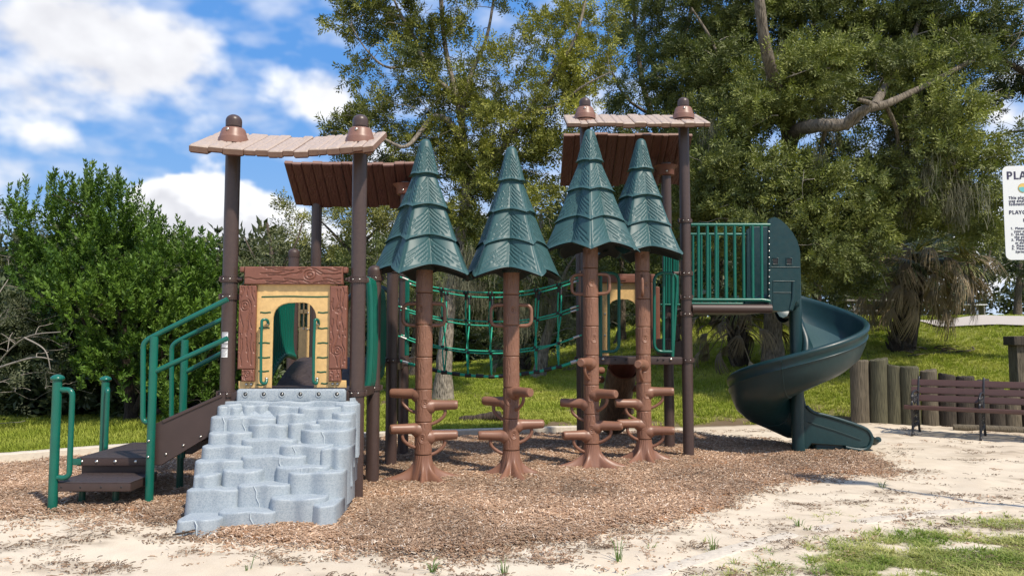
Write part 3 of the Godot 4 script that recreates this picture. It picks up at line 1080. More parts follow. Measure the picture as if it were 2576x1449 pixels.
func build_background() -> void:
	var moss := moss_mesh()
	var oak := sprig(21, 40, 0.072, 0.029, 1.0, 0.30, 0.06)
	var oak_small := sprig(22, 34, 0.070, 0.026, 1.1, 0.28, 0.06)
	var broad := sprig(23, 26, 0.16, 0.07, 1.0, 0.5, 0.12)
	var laurel := sprig(24, 24, 0.080, 0.036, 0.8, 0.26, 0.01)
	# --- the tall open oak behind the pine climbers
	var d1 := 15.5
	make_tree("oak_tree", "tall open oak with a pale leaning trunk behind the pine climbers", "tree", "oaks behind the playground", M.bark_pale,
		[limb([[1113, 1010, 15.2], [1118, 900, 15.2], [1132, 760, 15.3], [1150, 640, 15.4], [1166, 540, 15.5], [1174, 450, 15.5], [1168, 360, 15.5], [1150, 250, 15.6], [1120, 120, 15.7], [1105, -60, 15.8]], 0.165, 0.04),
		limb([[1172, 480, 15.5], [1215, 425, 15.4], [1262, 375, 15.3], [1320, 290, 15.3], [1385, 200, 15.2], [1450, 90, 15.0], [1480, -40, 15.0]], 0.10, 0.025),
		limb([[1166, 350, 15.5], [1120, 300, 15.3], [1085, 298, 15.1], [1055, 335, 15.0], [1015, 370, 14.8], [950, 345, 14.7], [880, 350, 14.6]], 0.085, 0.018),
		limb([[1160, 310, 15.5], [1180, 200, 15.7], [1225, 90, 15.8], [1250, -60, 16.0]], 0.075, 0.02),
		limb([[1148, 240, 15.6], [1080, 180, 15.4], [1040, 90, 15.3], [1000, 20, 15.2], [960, -80, 15.2]], 0.06, 0.015),
		limb([[1062, 150, 15.4], [980, 170, 15.2], [925, 130, 15.0], [880, 60, 14.8]], 0.035, 0.01),
		limb([[1330, 280, 15.3], [1400, 265, 15.1], [1470, 215, 14.9], [1540, 180, 14.8]], 0.045, 0.012)],
		[lobe(885, 50, d1, 55, 60, 0.7, 1, 0.4), lobe(960, 40, d1, 80, 75, 1.0, 1, 0.45), lobe(925, 150, d1, 55, 55, 0.7, 1, 0.35), lobe(1040, 90, d1, 80, 90, 1.0, 1, 0.4), lobe(1010, 210, d1, 60, 60, 0.8, 0.9, 0.35),
		lobe(960, 280, d1, 75, 60, 0.9, 1, 0.4), lobe(880, 345, d1, 75, 50, 0.9, 1, 0.35), lobe(980, 370, d1, 100, 55, 1.0, 1.1, 0.35), lobe(1090, 250, d1, 75, 70, 1.0, 1.1, 0.35), lobe(1130, 130, d1, 65, 80, 1.0, 1.0, 0.4),
		lobe(1170, 20, d1, 90, 60, 1.0, 1, 0.45), lobe(1200, 240, d1, 85, 75, 1.0, 1.2, 0.6), lobe(1260, 200, d1, 60, 60, 0.8, 0.9, 0.6), lobe(1300, 60, d1, 60, 60, 0.8, 0.6, 0.5), lobe(1180, 360, d1, 110, 60, 1.0, 1.2, 0.55),
		lobe(1290, 310, d1, 90, 70, 1.0, 1.2, 0.5), lobe(1390, 120, d1, 85, 80, 1.0, 1.1, 0.7), lobe(1470, 60, d1, 80, 70, 1.0, 1.0, 0.75), lobe(1450, 190, d1, 95, 70, 1.0, 1.1, 0.75), lobe(1530, 150, d1, 60, 60, 0.8, 0.8, 0.6),
		lobe(1390, 290, d1, 90, 60, 1.0, 1.0, 0.6), lobe(1330, 410, d1, 90, 60, 1.0, 1.0, 0.45), lobe(1230, 450, d1, 95, 60, 1.0, 1.1, 0.45), lobe(1110, 430, d1, 60, 70, 0.8, 0.8, 0.4), lobe(1330, 520, d1, 80, 70, 1.0, 0.9, 0.4),
		lobe(1200, 560, d1, 90, 70, 1.0, 0.8, 0.4), lobe(1100, 560, d1, 50, 60, 0.8, 0.6, 0.45), lobe(1400, 400, d1, 60, 60, 0.8, 0.7, 0.5),
		lobe(960, -110, d1, 130, 90, 1.2, 0.8, 0.5), lobe(1180, -140, d1, 150, 100, 1.3, 0.8, 0.5), lobe(1420, -110, d1, 140, 90, 1.2, 0.8, 0.6)],
		{"sprig": oak, "density": 520.0, "dark": Color(0.060, 0.084, 0.026), "light": Color(0.37, 0.37, 0.070), "gap": -0.12, "gap_freq": 1.0, "twigs": 13, "lift": 0.25,
		"moss": [[1165, 640, 15.2, 40, 120, 40], [1080, 600, 15, 30, 80, 14], [1290, 560, 15, 50, 120, 24]], "moss_mesh": moss})
	# --- the great oak on the right, its boughs hanging low over the slope
	var lobes2 := []
	for l in [[1640, 60, 17.0, 90, 70, 0.35, 0.55], [1720, 180, 16.5, 90, 90, 0.35, 0.75], [1800, 60, 16.5, 120, 90, 0.4, 0.9], [1960, 60, 16.0, 130, 90, 0.45, 0.9], [2100, 80, 15.5, 130, 100, 0.5, 1.0], [2250, 60, 15.5, 140, 100, 0.4, 1.0], [2400, 60, 15.0, 130, 90, 0.3, 0.9],
			[1830, 200, 15.5, 110, 100, 0.4, 1.0], [1980, 200, 14.5, 120, 80, 0.75, 1.2], [2110, 210, 15.0, 120, 80, 0.5, 1.0], [2250, 190, 14.5, 120, 90, 0.55, 1.1], [2370, 190, 14.5, 110, 90, 0.45, 1.1], [2050, 250, 14.4, 110, 50, 0.6, 0.8], [2330, 310, 14.0, 120, 80, 0.75, 1.2], [2250, 390, 14.8, 90, 70, 0.35, 0.9],
			[1800, 330, 15.0, 90, 80, 0.45, 1.1], [1900, 300, 14.5, 70, 70, 0.7, 1.0], [1780, 450, 14.5, 90, 80, 0.5, 1.2], [1880, 450, 14.3, 100, 90, 0.5, 1.2], [1800, 560, 14.5, 90, 60, 0.5, 1.0], [1900, 570, 14.0, 110, 80, 0.45, 1.1], [2010, 500, 13.8, 90, 80, 0.55, 1.1], [2090, 440, 14.5, 90, 70, 0.3, 1.0],
			[2110, 560, 14.0, 110, 80, 0.5, 1.1], [2180, 480, 14.0, 90, 70, 0.5, 0.9], [2040, 620, 13.8, 90, 70, 0.45, 1.0], [2340, 440, 14.0, 90, 80, 0.6, 1.0], [2420, 380, 14.5, 90, 80, 0.5, 1.0], [2430, 500, 14.5, 80, 80, 0.55, 1.1], [2480, 560, 15.6, 60, 50, 0.45, 0.6], [2330, 520, 15.6, 80, 50, 0.4, 0.7], [2230, 570, 16.0, 80, 50, 0.3, 0.7], [1960, 690, 15.0, 110, 60, 0.3, 0.9], [2120, 680, 15.0, 90, 60, 0.35, 0.9], [1700, 350, 17.0, 70, 90, 0.4, 0.7], [1740, 600, 15.5, 70, 60, 0.4, 0.7],
			[1850, -130, 16, 200, 120, 0.5, 0.7], [2150, -140, 15.5, 220, 120, 0.5, 0.7], [2420, -130, 15, 200, 110, 0.5, 0.7], [2600, 120, 15, 120, 110, 0.4, 0.7]]:
		lobes2.push_back(lobe(l[0], l[1], l[2], l[3], l[4], 1.0, l[6], l[5]))
	make_tree("oak_tree", "great spreading oak hung with grey moss behind the spiral slide", "tree", "oaks behind the playground", M.bark_grey,
		[limb([[1945, 905, 17.0], [1946, 800, 17.0], [1956, 640, 16.9], [1972, 500, 16.7], [1985, 400, 16.0], [1975, 290, 15.0], [1945, 190, 14.0], [1922, 90, 13.6], [1905, -60, 13.4]], 0.215, 0.085),
		limb([[1982, 395, 16.0], [2000, 335, 14.6], [2060, 316, 13.6], [2130, 312, 13.2], [2180, 275, 13.1], [2235, 260, 13.2], [2330, 215, 13.5], [2450, 150, 13.6]], 0.17, 0.04),
		limb([[2130, 312, 13.2], [2155, 285, 13.0], [2190, 262, 12.9], [2160, 250, 12.8]], 0.10, 0.03),
		limb([[2200, 268, 13.1], [2250, 180, 14.5], [2300, 90, 14.7], [2340, -30, 15.0]], 0.09, 0.03),
		limb([[1975, 300, 15.1], [1900, 280, 15.8], [1830, 200, 15.5], [1790, 100, 15.5], [1740, 20, 15.6]], 0.07, 0.02),
		limb([[2300, 230, 14.1], [2370, 300, 13.9], [2400, 400, 13.9], [2420, 500, 14.0]], 0.05, 0.012),
		limb([[2080, 318, 13.5], [2060, 400, 14.5], [2030, 500, 14.0], [2020, 590, 13.8]], 0.04, 0.01),
		limb([[1990, 400, 16.5], [1900, 400, 15.2], [1830, 430, 14.6], [1790, 520, 14.5]], 0.06, 0.015),
		limb([[2230, 262, 13.2], [2260, 350, 13.8], [2230, 450, 14.2], [2190, 540, 14.2]], 0.045, 0.012)],
		lobes2,
		{"sprig": oak, "density": 820.0, "dark": Color(0.062, 0.084, 0.032), "light": Color(0.295, 0.325, 0.088), "gap": -0.24, "gap_freq": 1.0, "twigs": 15, "lift": 0.1,
		"moss": [[2040, 400, 14.2, 40, 130, 60], [2255, 350, 14.3, 30, 150, 40], [2290, 430, 14.2, 50, 90, 30], [1860, 470, 14.2, 40, 130, 50], [2120, 330, 14.5, 60, 60, 12], [1960, 150, 15.5, 60, 90, 36], [2390, 470, 14, 36, 90, 24], [1800, 330, 14.6, 40, 120, 30], [2170, 560, 14.5, 40, 60, 24], [2050, 250, 15, 60, 60, 10]], "moss_mesh": moss})
	# --- a thinner oak between them, gnarled grey boughs against the sky
	make_tree("oak_tree", "thin-leaved gnarled oak behind the roofs of the right tower", "tree", "oaks behind the playground", M.bark,
		[limb([[1690, 960, 20.5], [1695, 800, 20.5], [1700, 640, 20.5], [1690, 480, 20.4], [1660, 380, 20.3], [1640, 290, 20.2], [1615, 200, 20.1], [1600, 80, 20.0], [1590, -60, 20.0]], 0.17, 0.04),
		limb([[1680, 430, 20.4], [1720, 330, 20.2], [1735, 230, 20.0], [1715, 140, 20.0], [1740, 20, 20.0], [1745, -60, 20]], 0.11, 0.04),
		limb([[1715, 350, 20.2], [1780, 280, 20.0], [1830, 160, 19.8], [1825, 40, 19.8]], 0.075, 0.03),
		limb([[1640, 290, 20.2], [1580, 250, 20.0], [1540, 180, 20.0], [1530, 80, 20.0]], 0.05, 0.015)],
		[lobe(1590, 40, 20, 55, 60, 1.2, 0.9, 0.4), lobe(1640, 120, 20, 60, 50, 1.2, 0.8, 0.35), lobe(1580, 230, 20, 70, 60, 1.3, 0.9, 0.4), lobe(1650, 330, 20, 90, 60, 1.4, 1.0, 0.4), lobe(1740, 60, 20, 70, 60, 1.2, 0.8, 0.4), lobe(1760, 250, 20, 80, 70, 1.3, 1.0, 0.4),
		lobe(1560, 330, 20, 70, 50, 1.2, 1.0, 0.45), lobe(1600, 420, 20, 90, 60, 1.3, 0.9, 0.35), lobe(1700, 470, 20, 90, 80, 1.3, 1.0, 0.4), lobe(1540, 480, 20, 80, 70, 1.3, 0.9, 0.4), lobe(1660, 590, 20, 110, 70, 1.4, 1.0, 0.35), lobe(1500, 590, 20, 90, 70, 1.3, 0.9, 0.4), lobe(1680, -80, 20, 200, 80, 1.6, 0.7, 0.4)],
		{"sprig": oak, "density": 400.0, "scale": 1.15, "dark": Color(0.065, 0.090, 0.034), "light": Color(0.23, 0.26, 0.075), "gap": -0.05, "twigs": 10, "lift": 0.1, "moss": [[1650, 400, 20, 50, 90, 24], [1800, 330, 19.8, 40, 100, 24]], "moss_mesh": moss})
	# --- boughs of a tree beside the sign, dark against the sky at the right edge
	make_tree("oak_tree", "oak at the right edge whose dark boughs hang above the sign", "tree", "oaks behind the playground", M.bark_dark,
		[limb([[2790, 960, 15.5], [2780, 700, 15.4], [2760, 420, 15.2], [2720, 220, 15.0], [2690, 60, 14.8]], 0.24, 0.10),
		limb([[2760, 400, 15.2], [2680, 270, 15.0], [2590, 190, 14.8], [2500, 140, 14.6], [2430, 110, 14.5]], 0.11, 0.02),
		limb([[2720, 300, 15.0], [2640, 330, 14.8], [2560, 330, 14.6], [2490, 350, 14.5]], 0.05, 0.012)],
		[lobe(2530, 40, 14.6, 80, 60, 0.9, 1.0, 0.2), lobe(2560, 150, 14.6, 80, 60, 0.9, 1.0, 0.2), lobe(2500, 230, 14.6, 60, 50, 0.8, 0.8, 0.2), lobe(2570, 270, 14.6, 70, 50, 0.8, 0.9, 0.2), lobe(2530, 360, 14.6, 60, 45, 0.8, 0.6, 0.25), lobe(2600, 420, 14.8, 70, 60, 0.9, 0.8, 0.3), lobe(2680, 200, 15, 120, 120, 1.2, 0.8, 0.3), lobe(2650, 40, 15, 120, 100, 1.2, 0.8, 0.3)],
		{"sprig": oak, "density": 130.0, "dark": Color(0.034, 0.050, 0.022), "light": Color(0.095, 0.115, 0.040), "gap": -0.08, "twigs": 9, "lift": 0.0})
	# --- pale trees behind the left tower
	make_tree("oak_tree", "pale yellow-green tree behind the left tower", "tree", "trees at the far side of the lawn", M.bark,
		[limb([[880, 930, 26.0], [885, 800, 26], [890, 700, 26], [900, 600, 26], [920, 520, 26], [930, 430, 26]], 0.2, 0.05), limb([[895, 650, 26], [840, 590, 26], [800, 550, 26]], 0.08, 0.02), limb([[900, 620, 26], [960, 570, 26], [1000, 540, 26]], 0.08, 0.02)],
		[lobe(760, 570, 26, 70, 50, 1.5, 1, 0.7), lobe(830, 560, 26, 90, 60, 1.6, 1.1, 0.8), lobe(920, 560, 26, 90, 70, 1.6, 1.1, 0.85), lobe(880, 480, 26, 80, 50, 1.5, 1, 0.7), lobe(990, 560, 26, 70, 60, 1.5, 1, 0.8), lobe(850, 650, 26, 130, 50, 1.6, 1.1, 0.7), lobe(980, 650, 26, 80, 60, 1.5, 1, 0.75), lobe(960, 470, 26, 60, 50, 1.4, 0.8, 0.6), lobe(900, 740, 26, 160, 70, 1.6, 1.0, 0.5)],
		{"sprig": oak_small, "density": 95.0, "scale": 1.7, "dark": Color(0.075, 0.100, 0.030), "light": Color(0.27, 0.27, 0.065), "gap": -0.15, "twigs": 6, "mat": M.leaf_far})
	make_tree("oak_tree", "sparse grey-green tree seen between the two posts of the left tower", "tree", "trees at the far side of the lawn", M.bark,
		[limb([[690, 935, 24.0], [692, 800, 24], [690, 700, 24], [680, 620, 24], [670, 560, 24]], 0.16, 0.04), limb([[690, 720, 24], [640, 650, 24], [615, 600, 24]], 0.06, 0.02), limb([[690, 700, 24], [740, 620, 24], [760, 560, 24]], 0.06, 0.02)],
		[lobe(690, 590, 24, 60, 50, 1.2, 1, 0.45), lobe(640, 640, 24, 50, 50, 1.2, 1, 0.4), lobe(740, 600, 24, 50, 60, 1.2, 0.9, 0.5), lobe(700, 660, 24, 80, 50, 1.3, 1.1, 0.4), lobe(610, 620, 24, 35, 40, 1.0, 0.8, 0.35), lobe(680, 740, 24, 110, 70, 1.4, 1.0, 0.35), lobe(760, 690, 24, 70, 50, 1.2, 0.9, 0.45)],
		{"sprig": oak_small, "density": 95.0, "scale": 1.6, "dark": Color(0.070, 0.088, 0.045), "light": Color(0.19, 0.205, 0.085), "gap": -0.02, "twigs": 8, "mat": M.leaf_far})
	# --- trees in the shade behind the rope net
	var shade_trees := [["dim moss-hung tree behind the left end of the rope net", 1040, 1000, 22.0, 0.35], ["dim broad tree behind the middle of the rope net", 1250, 970, 23.0, 0.4], ["dim tree with a leaning grey trunk behind the right end of the rope net", 1350, 940, 19.5, 0.4], ["dim dense tree behind the yellow panel of the right tower", 1560, 930, 23.5, 0.4]]
	for s in shade_trees:
		var x: float = s[1]
		var d: float = s[3]
		var lean := 45.0 if s[0].contains("leaning") else 6.0
		make_tree("oak_tree", s[0], "tree", "dim trees along the lawn's edge", M.bark_pale if lean > 20.0 else M.bark,
			[limb([[x, s[2], d], [x + lean * 0.55, s[2] - 90, d], [x + lean, s[2] - 170, d], [x + lean * 0.6, s[2] - 280, d], [x + lean * 0.2, s[2] - 400, d]], 0.15, 0.05), limb([[x + lean, s[2] - 170, d], [x - 40, s[2] - 260, d], [x - 90, s[2] - 330, d]], 0.06, 0.02), limb([[x + lean, s[2] - 180, d], [x + 80, s[2] - 270, d], [x + 130, s[2] - 330, d]], 0.06, 0.02)],
			[lobe(x - 70, 680, d, 100, 70, 1.5, 1, s[4]), lobe(x + 70, 690, d, 100, 70, 1.5, 1, s[4] + 0.1), lobe(x, 600, d, 120, 60, 1.6, 1, s[4] + 0.1), lobe(x - 20, 770, d + 1, 110, 60, 1.4, 0.9, s[4] - 0.1), lobe(x + 90, 800, d + 1.5, 80, 60, 1.4, 0.8, s[4]), lobe(x - 80, 840, d + 2.0, 70, 50, 1.3, 0.7, s[4] - 0.1)],
			{"sprig": oak_small, "density": 140.0, "scale": 1.6, "dark": Color(0.060, 0.084, 0.028), "light": Color(0.235, 0.27, 0.065), "gap": -0.04, "twigs": 9, "mat": M.leaf_far, "moss": [[x - 40, 720, d - 0.6, 50, 110, 30], [x + 60, 700, d - 0.6, 40, 120, 30]], "moss_mesh": moss})
	# --- dark trees behind the slide and the palm, paler ones far right
	for s in [["dark evergreen between the tower and the spiral slide", 1800, 905, 23.0, 700.0, 150.0], ["dark evergreen behind the spiral slide's hood", 2050, 880, 22.0, 700.0, 160.0], ["dark evergreen behind the palm", 2230, 850, 24.0, 680.0, 150.0]]:
		var x: float = s[1]
		var d: float = s[3]
		make_tree("evergreen_tree", s[0], "tree", "dark trees on the slope", M.bark_dark,
			[limb([[x, s[2], d], [x + 5, s[2] - 120, d], [x + 12, s[2] - 260, d], [x, s[2] - 380, d]], 0.18, 0.05)],
			[lobe(x - 60, s[4], d, 100, 80, 1.5, 1.0, 0.25), lobe(x + 70, s[4] - 10, d, 100, 80, 1.5, 1.0, 0.3), lobe(x, s[4] - 110, d, 120, 80, 1.6, 1.0, 0.3), lobe(x, s[4] + 80, d + 1.0, 130, 60, 1.5, 1.0, 0.15)],
			{"sprig": oak_small, "density": 150.0, "scale": 1.6, "dark": Color(0.036, 0.054, 0.022), "light": Color(0.14, 0.17, 0.05), "gap": -0.25, "twigs": 8, "mat": M.leaf_far})
	for s in [["far tree with a bare lower trunk left of the sign", 2440, 800, 36.0], ["far tree with a bare lower trunk below the sign", 2560, 790, 38.0], ["far tree seen past the palm's hanging fronds", 2350, 805, 40.0]]:
		var x: float = s[1]
		var d: float = s[3]
		make_tree("oak_tree", s[0], "tree", "far trees across the drive", M.bark,
			[limb([[x, s[2], d], [x + 4, s[2] - 60, d], [x + 10, s[2] - 160, d], [x, s[2] - 280, d]], 0.2, 0.06), limb([[x + 4, s[2] - 50, d], [x + 40, s[2] - 120, d], [x + 60, s[2] - 200, d]], 0.1, 0.03)],
			[lobe(x - 50, 640, d, 80, 60, 2.0, 1.0, 0.4), lobe(x + 50, 650, d, 80, 60, 2.0, 1.0, 0.5), lobe(x, 560, d, 90, 60, 2.2, 0.9, 0.4), lobe(x + 20, 480, d, 80, 50, 2.0, 0.6, 0.4), lobe(x, 710, d + 2, 90, 40, 2.0, 0.7, 0.4), lobe(x + 30, 770, d + 5, 90, 30, 2.0, 0.6, 0.3)],
			{"sprig": broad, "density": 26.0, "scale": 1.1, "dark": Color(0.045, 0.062, 0.030), "light": Color(0.16, 0.18, 0.07), "gap": -0.05, "twigs": 6, "mat": M.leaf_far})
	# --- the shrub mass at the left
	make_tree("laurel_shrub", "huge glossy evergreen shrub with upright shoots left of the stairs", "shrub", "", M.bark_dark,
		[limb([[330, 1105, 12.3], [325, 1000, 12.3], [310, 850, 12.3], [290, 700, 12.4], [270, 580, 12.4]], 0.09, 0.03), limb([[330, 1050, 12.3], [400, 900, 12.2], [450, 780, 12.2]], 0.06, 0.02), limb([[325, 1000, 12.3], [230, 850, 12.2], [170, 700, 12.2]], 0.06, 0.02), limb([[335, 1060, 12.3], [460, 1000, 12.1], [520, 900, 12.0]], 0.05, 0.02)],
		[lobe(225, 590, 12.2, 100, 95, 1.1, 1.3, 0.65), lobe(130, 610, 12.3, 90, 90, 1.1, 1.2, 0.6), lobe(310, 610, 12.2, 80, 90, 1.0, 1.2, 0.65), lobe(370, 690, 12.0, 90, 90, 1.0, 1.3, 0.7), lobe(450, 720, 12.0, 80, 80, 1.0, 1.3, 0.7), lobe(515, 730, 12.0, 50, 70, 0.8, 1.1, 0.65), lobe(300, 760, 11.7, 110, 100, 1.0, 1.3, 0.7), lobe(200, 740, 11.8, 110, 100, 1.0, 1.3, 0.55), lobe(90, 720, 12.0, 90, 90, 1.0, 1.1, 0.45),
		lobe(420, 840, 11.5, 100, 100, 0.9, 1.3, 0.75), lobe(510, 850, 11.6, 60, 100, 0.8, 1.2, 0.65), lobe(300, 890, 11.5, 100, 90, 0.9, 1.1, 0.6), lobe(480, 980, 11.3, 80, 70, 0.7, 1.0, 0.55), lobe(390, 980, 11.4, 80, 60, 0.7, 0.8, 0.5), lobe(520, 1060, 11.3, 60, 40, 0.6, 0.5, 0.4), lobe(220, 910, 11.8, 70, 70, 0.8, 0.8, 0.5), lobe(600, 800, 12.6, 60, 110, 0.9, 1.0, 0.6), lobe(620, 950, 12.4, 60, 90, 0.8, 0.8, 0.5)],
		{"sprig": laurel, "density": 430.0, "scale": 0.95, "dark": Color(0.034, 0.085, 0.016), "light": Color(0.135, 0.232, 0.032), "gap": -0.22, "gap_freq": 1.5, "lift": 1.2, "twigs": 6, "twig_mat": M.bark_dark})
	var shoots := []
	var shoot_cols := []
	var shoot := sprig(26, 40, 0.075, 0.034, 0.75, 0.55, 0.015)
	for s in [[30, 520], [70, 500], [110, 505], [140, 515], [185, 490], [215, 478], [230, 470], [262, 490], [290, 488], [312, 500], [340, 545], [365, 565], [392, 580], [415, 600], [440, 605], [470, 615], [500, 632], [530, 645], [200, 500], [160, 505], [275, 500], [330, 520], [250, 485]]:
		for k in 3:
			var p := at(s[0] + rng.randf_range(-14, 14), s[1] + rng.randf_range(20, 60), 12.1 + rng.randf_range(-0.6, 0.6))
			shoots.push_back(Transform3D(Basis(Vector3.UP, rng.randf() * TAU) * Basis(Vector3.RIGHT, rng.randf_range(-0.18, 0.18)), p))
			var c: Color = Color(0.05, 0.105, 0.02).lerp(Color(0.14, 0.22, 0.04), rng.randf())
			shoot_cols.push_back(c)
	scatter("shoots", shoot, M.leaf, shoots, shoot_cols, get_node("laurel_shrub"))
	make_tree("grey_shrub", "grey-green straggly shrub with bare pale branches at the left edge", "shrub", "", M.twig,
		[limb([[-60, 1130, 11.0], [-40, 1000, 11.0], [-10, 920, 10.8], [60, 850, 10.6], [150, 835, 10.5]], 0.018, 0.006), limb([[-20, 930, 10.8], [80, 900, 10.6], [130, 905, 10.5]], 0.02, 0.006), limb([[60, 850, 10.6], [110, 880, 10.4], [125, 930, 10.4]], 0.014, 0.005), limb([[-40, 1000, 11], [-30, 800, 11], [20, 700, 11.2]], 0.016, 0.006)],
		[lobe(30, 770, 11.2, 90, 80, 0.9, 1.0, 0.5), lobe(110, 820, 11.2, 80, 80, 0.9, 0.9, 0.5), lobe(20, 900, 11.2, 100, 80, 0.9, 1.0, 0.4), lobe(120, 920, 11.3, 90, 70, 0.8, 0.9, 0.35), lobe(40, 1000, 11.3, 110, 60, 0.8, 0.7, 0.25), lobe(170, 960, 11.5, 60, 50, 0.7, 0.6, 0.3), lobe(-80, 850, 11.3, 90, 130, 1.0, 0.8, 0.4), lobe(0, 1070, 11.2, 80, 40, 0.6, 0.5, 0.2)],
		{"sprig": sprig(27, 34, 0.045, 0.020, 1.2, 0.24, 0.05), "density": 230.0, "dark": Color(0.050, 0.062, 0.030), "light": Color(0.165, 0.185, 0.105), "gap": -0.05, "twigs": 9, "lift": 0.3})
	make_tree("oak_tree", "tree whose top shows above the shrub at the far left", "tree", "", M.bark,
		[limb([[-90, 940, 17.0], [-80, 760, 17], [-60, 600, 17], [-40, 500, 17]], 0.15, 0.04)],
		[lobe(-10, 530, 17, 45, 50, 1.0, 0.8, 0.3), lobe(-60, 600, 17, 90, 80, 1.2, 1.0, 0.35), lobe(10, 620, 17, 60, 70, 1.0, 1.0, 0.35), lobe(20, 720, 17, 110, 80, 1.2, 1.0, 0.2)],
		{"sprig": oak_small, "density": 110.0, "scale": 1.4, "dark": Color(0.040, 0.060, 0.026), "light": Color(0.11, 0.14, 0.05), "gap": -0.1, "twigs": 6, "mat": M.leaf_far})
	# --- the wood that closes the view, too far in and too dense to count
	var xfs := []
	var cols := []
	for k in 15000:
		var a := rng.randf_range(-0.95, 0.95)
		var d := rng.randf_range(30.0, 46.0)
		var x := d * tan(a)
		if x > 9.0 and d < 42.0: continue
		var high := 5.2 + 1.6 * n_low.get_noise_2d(x * 0.6, 3.0)
		if x > 7.0: high += 1.0
		var p := Vector3(x, height_at(x, d) + high * pow(rng.randf(), 0.8), -d)
		var up := Vector3(rng.randfn(), rng.randfn() + 0.5, rng.randfn()).normalized()
		var side := up.cross(Vector3(rng.randfn(), rng.randfn(), rng.randfn())).normalized()
		xfs.push_back(Transform3D(Basis(side, up, side.cross(up)).scaled(Vector3.ONE * rng.randf_range(1.6, 3.0)), p))
		cols.push_back(Color(0.030, 0.044, 0.018).lerp(Color(0.10, 0.12, 0.04), rng.randf()))
	# a low hedge of growth behind the left shrubs
	for k in 5000:
		var d := rng.randf_range(13.2, 17.0)
		var x := rng.randf_range(-13.5, -4.6)
		var p := Vector3(x, rng.randf_range(0.0, 2.0), -d)
		var up := Vector3(rng.randfn(), rng.randfn() + 0.5, rng.randfn()).normalized()
		var side := up.cross(Vector3(rng.randfn(), rng.randfn(), rng.randfn())).normalized()
		xfs.push_back(Transform3D(Basis(side, up, side.cross(up)).scaled(Vector3.ONE * rng.randf_range(0.8, 1.4)), p))
		cols.push_back(Color(0.026, 0.042, 0.016).lerp(Color(0.08, 0.11, 0.035), rng.randf()))
	var wood := scatter("woodland", broad, M.leaf_far, xfs, cols)
	tag(wood, "dense dim undergrowth and woodland that closes the view behind everything", "woodland", "", "stuff")
	# --- palms
	make_palm("cabbage_palm", "cabbage palm with a thick skirt of dead fronds above the log wall", at(2268, 905, 18.0), at(2305, 645, 18.0), 0.31, 40, 70, 1.2, 0.45)
	make_palm("cabbage_palm", "small cabbage palm with drooping fronds behind the spiral slide's deck", at(1862, 905, 17.6), at(1850, 775, 17.6), 0.2, 10, 26, 1.0, 0.55)
	make_palm("cabbage_palm", "little yellow-green palmetto seen through the rope net", at(1322, 930, 21.5), at(1322, 895, 21.5), 0.1, 14, 4, 0.9, 0.1)

# ------------------------------------------------------------------ play equipment
# a spot measured in an enlarged crop of the photograph (crop corner, scale), d metres ahead
func cr(x0: float, y0: float, s: float, x: float, y: float, d: float) -> Vector3:
	return at((x0 + x / s) / 1.0093, (y0 + y / s) / 1.0093, d)

const POST_R := 0.0635
var clamp_me: ArrayMesh
var dome_me: ArrayMesh
var bolt_me: ArrayMesh

func bolt_mesh() -> ArrayMesh:
	if bolt_me == null:
		var mb := MB.new()
		mb.lathe([[0.013, 0.0], [0.013, 0.003], [0.010, 0.008], [0.004, 0.010], [0.0005, 0.0102]], 10)
		bolt_me = mb.mesh()
	return bolt_me

# a round bolt head at p looking along dir
func bolt(p: Vector3, dir: Vector3, parent: Node3D, size := 1.0, m: Material = null) -> void:
	var b := Basis(Quaternion(Vector3.UP, dir.normalized())) if dir.normalized().dot(Vector3.UP) > -0.999 else Basis(Vector3.RIGHT, PI)
	put("bolt", bolt_mesh(), m if m else M.steel, parent, Transform3D(b.scaled(Vector3.ONE * size), p))

func post(parent: Node3D, x: float, z: float, top: float, clamps: Array, capped := true) -> MeshInstance3D:
	var mb := MB.new()
	mb.lathe([[POST_R, -0.15], [POST_R, 0.0], [POST_R, top * 0.5], [POST_R, top]], 28, Vector3.ZERO, true)
	var o := put("post", mb.mesh(), M.post, parent, Transform3D(Basis(), Vector3(x, 0, z)))
	if dome_me == null:
		mb = MB.new()
		var prof := [[POST_R + 0.001, -0.05], [POST_R + 0.005, -0.048], [POST_R + 0.006, 0.0]]
		for k in 9:
			var a := PI / 2 * (k + 1) / 9.0
			prof.push_back([maxf(0.0005, (POST_R + 0.005) * cos(a)), 0.004 + 0.058 * sin(a)])
		mb.lathe(prof, 28)
		dome_me = mb.mesh()
	if capped: put("post_cap", dome_me, M.clamp if top < 2.6 else M.post, o, Transform3D(Basis(), Vector3(x, top, z)))
	if clamp_me == null:
		mb = MB.new()
		mb.lathe([[POST_R, -0.027], [POST_R + 0.009, -0.026], [POST_R + 0.009, 0.024], [POST_R, 0.026]], 28)
		for k in 26:
			var a := TAU * k / 26
			for s in 2:
				mb.box(Vector3(cos(a), 0, sin(a)) * (POST_R + 0.0095) + Vector3(0, 0.0225 if s else -0.0245, 0), Vector3(0.007, 0.008, 0.0095), Basis(Vector3.UP, -a), 0.0015)
		for s in [-1, 1]: mb.box(Vector3(s * (POST_R + 0.014), 0, 0), Vector3(0.024, 0.044, 0.034), Basis(), 0.004)
		clamp_me = mb.mesh()
	for c in clamps:
		put("clamp", clamp_me, M.clamp, o, Transform3D(Basis(Vector3.UP, 0.3), Vector3(x, c, z)))
		for a in [0.35, -0.5]: bolt(Vector3(x + sin(a) * (POST_R + 0.008), c, z + cos(a) * (POST_R + 0.008)), Vector3(sin(a), 0, cos(a)), o, 0.55)
	return o

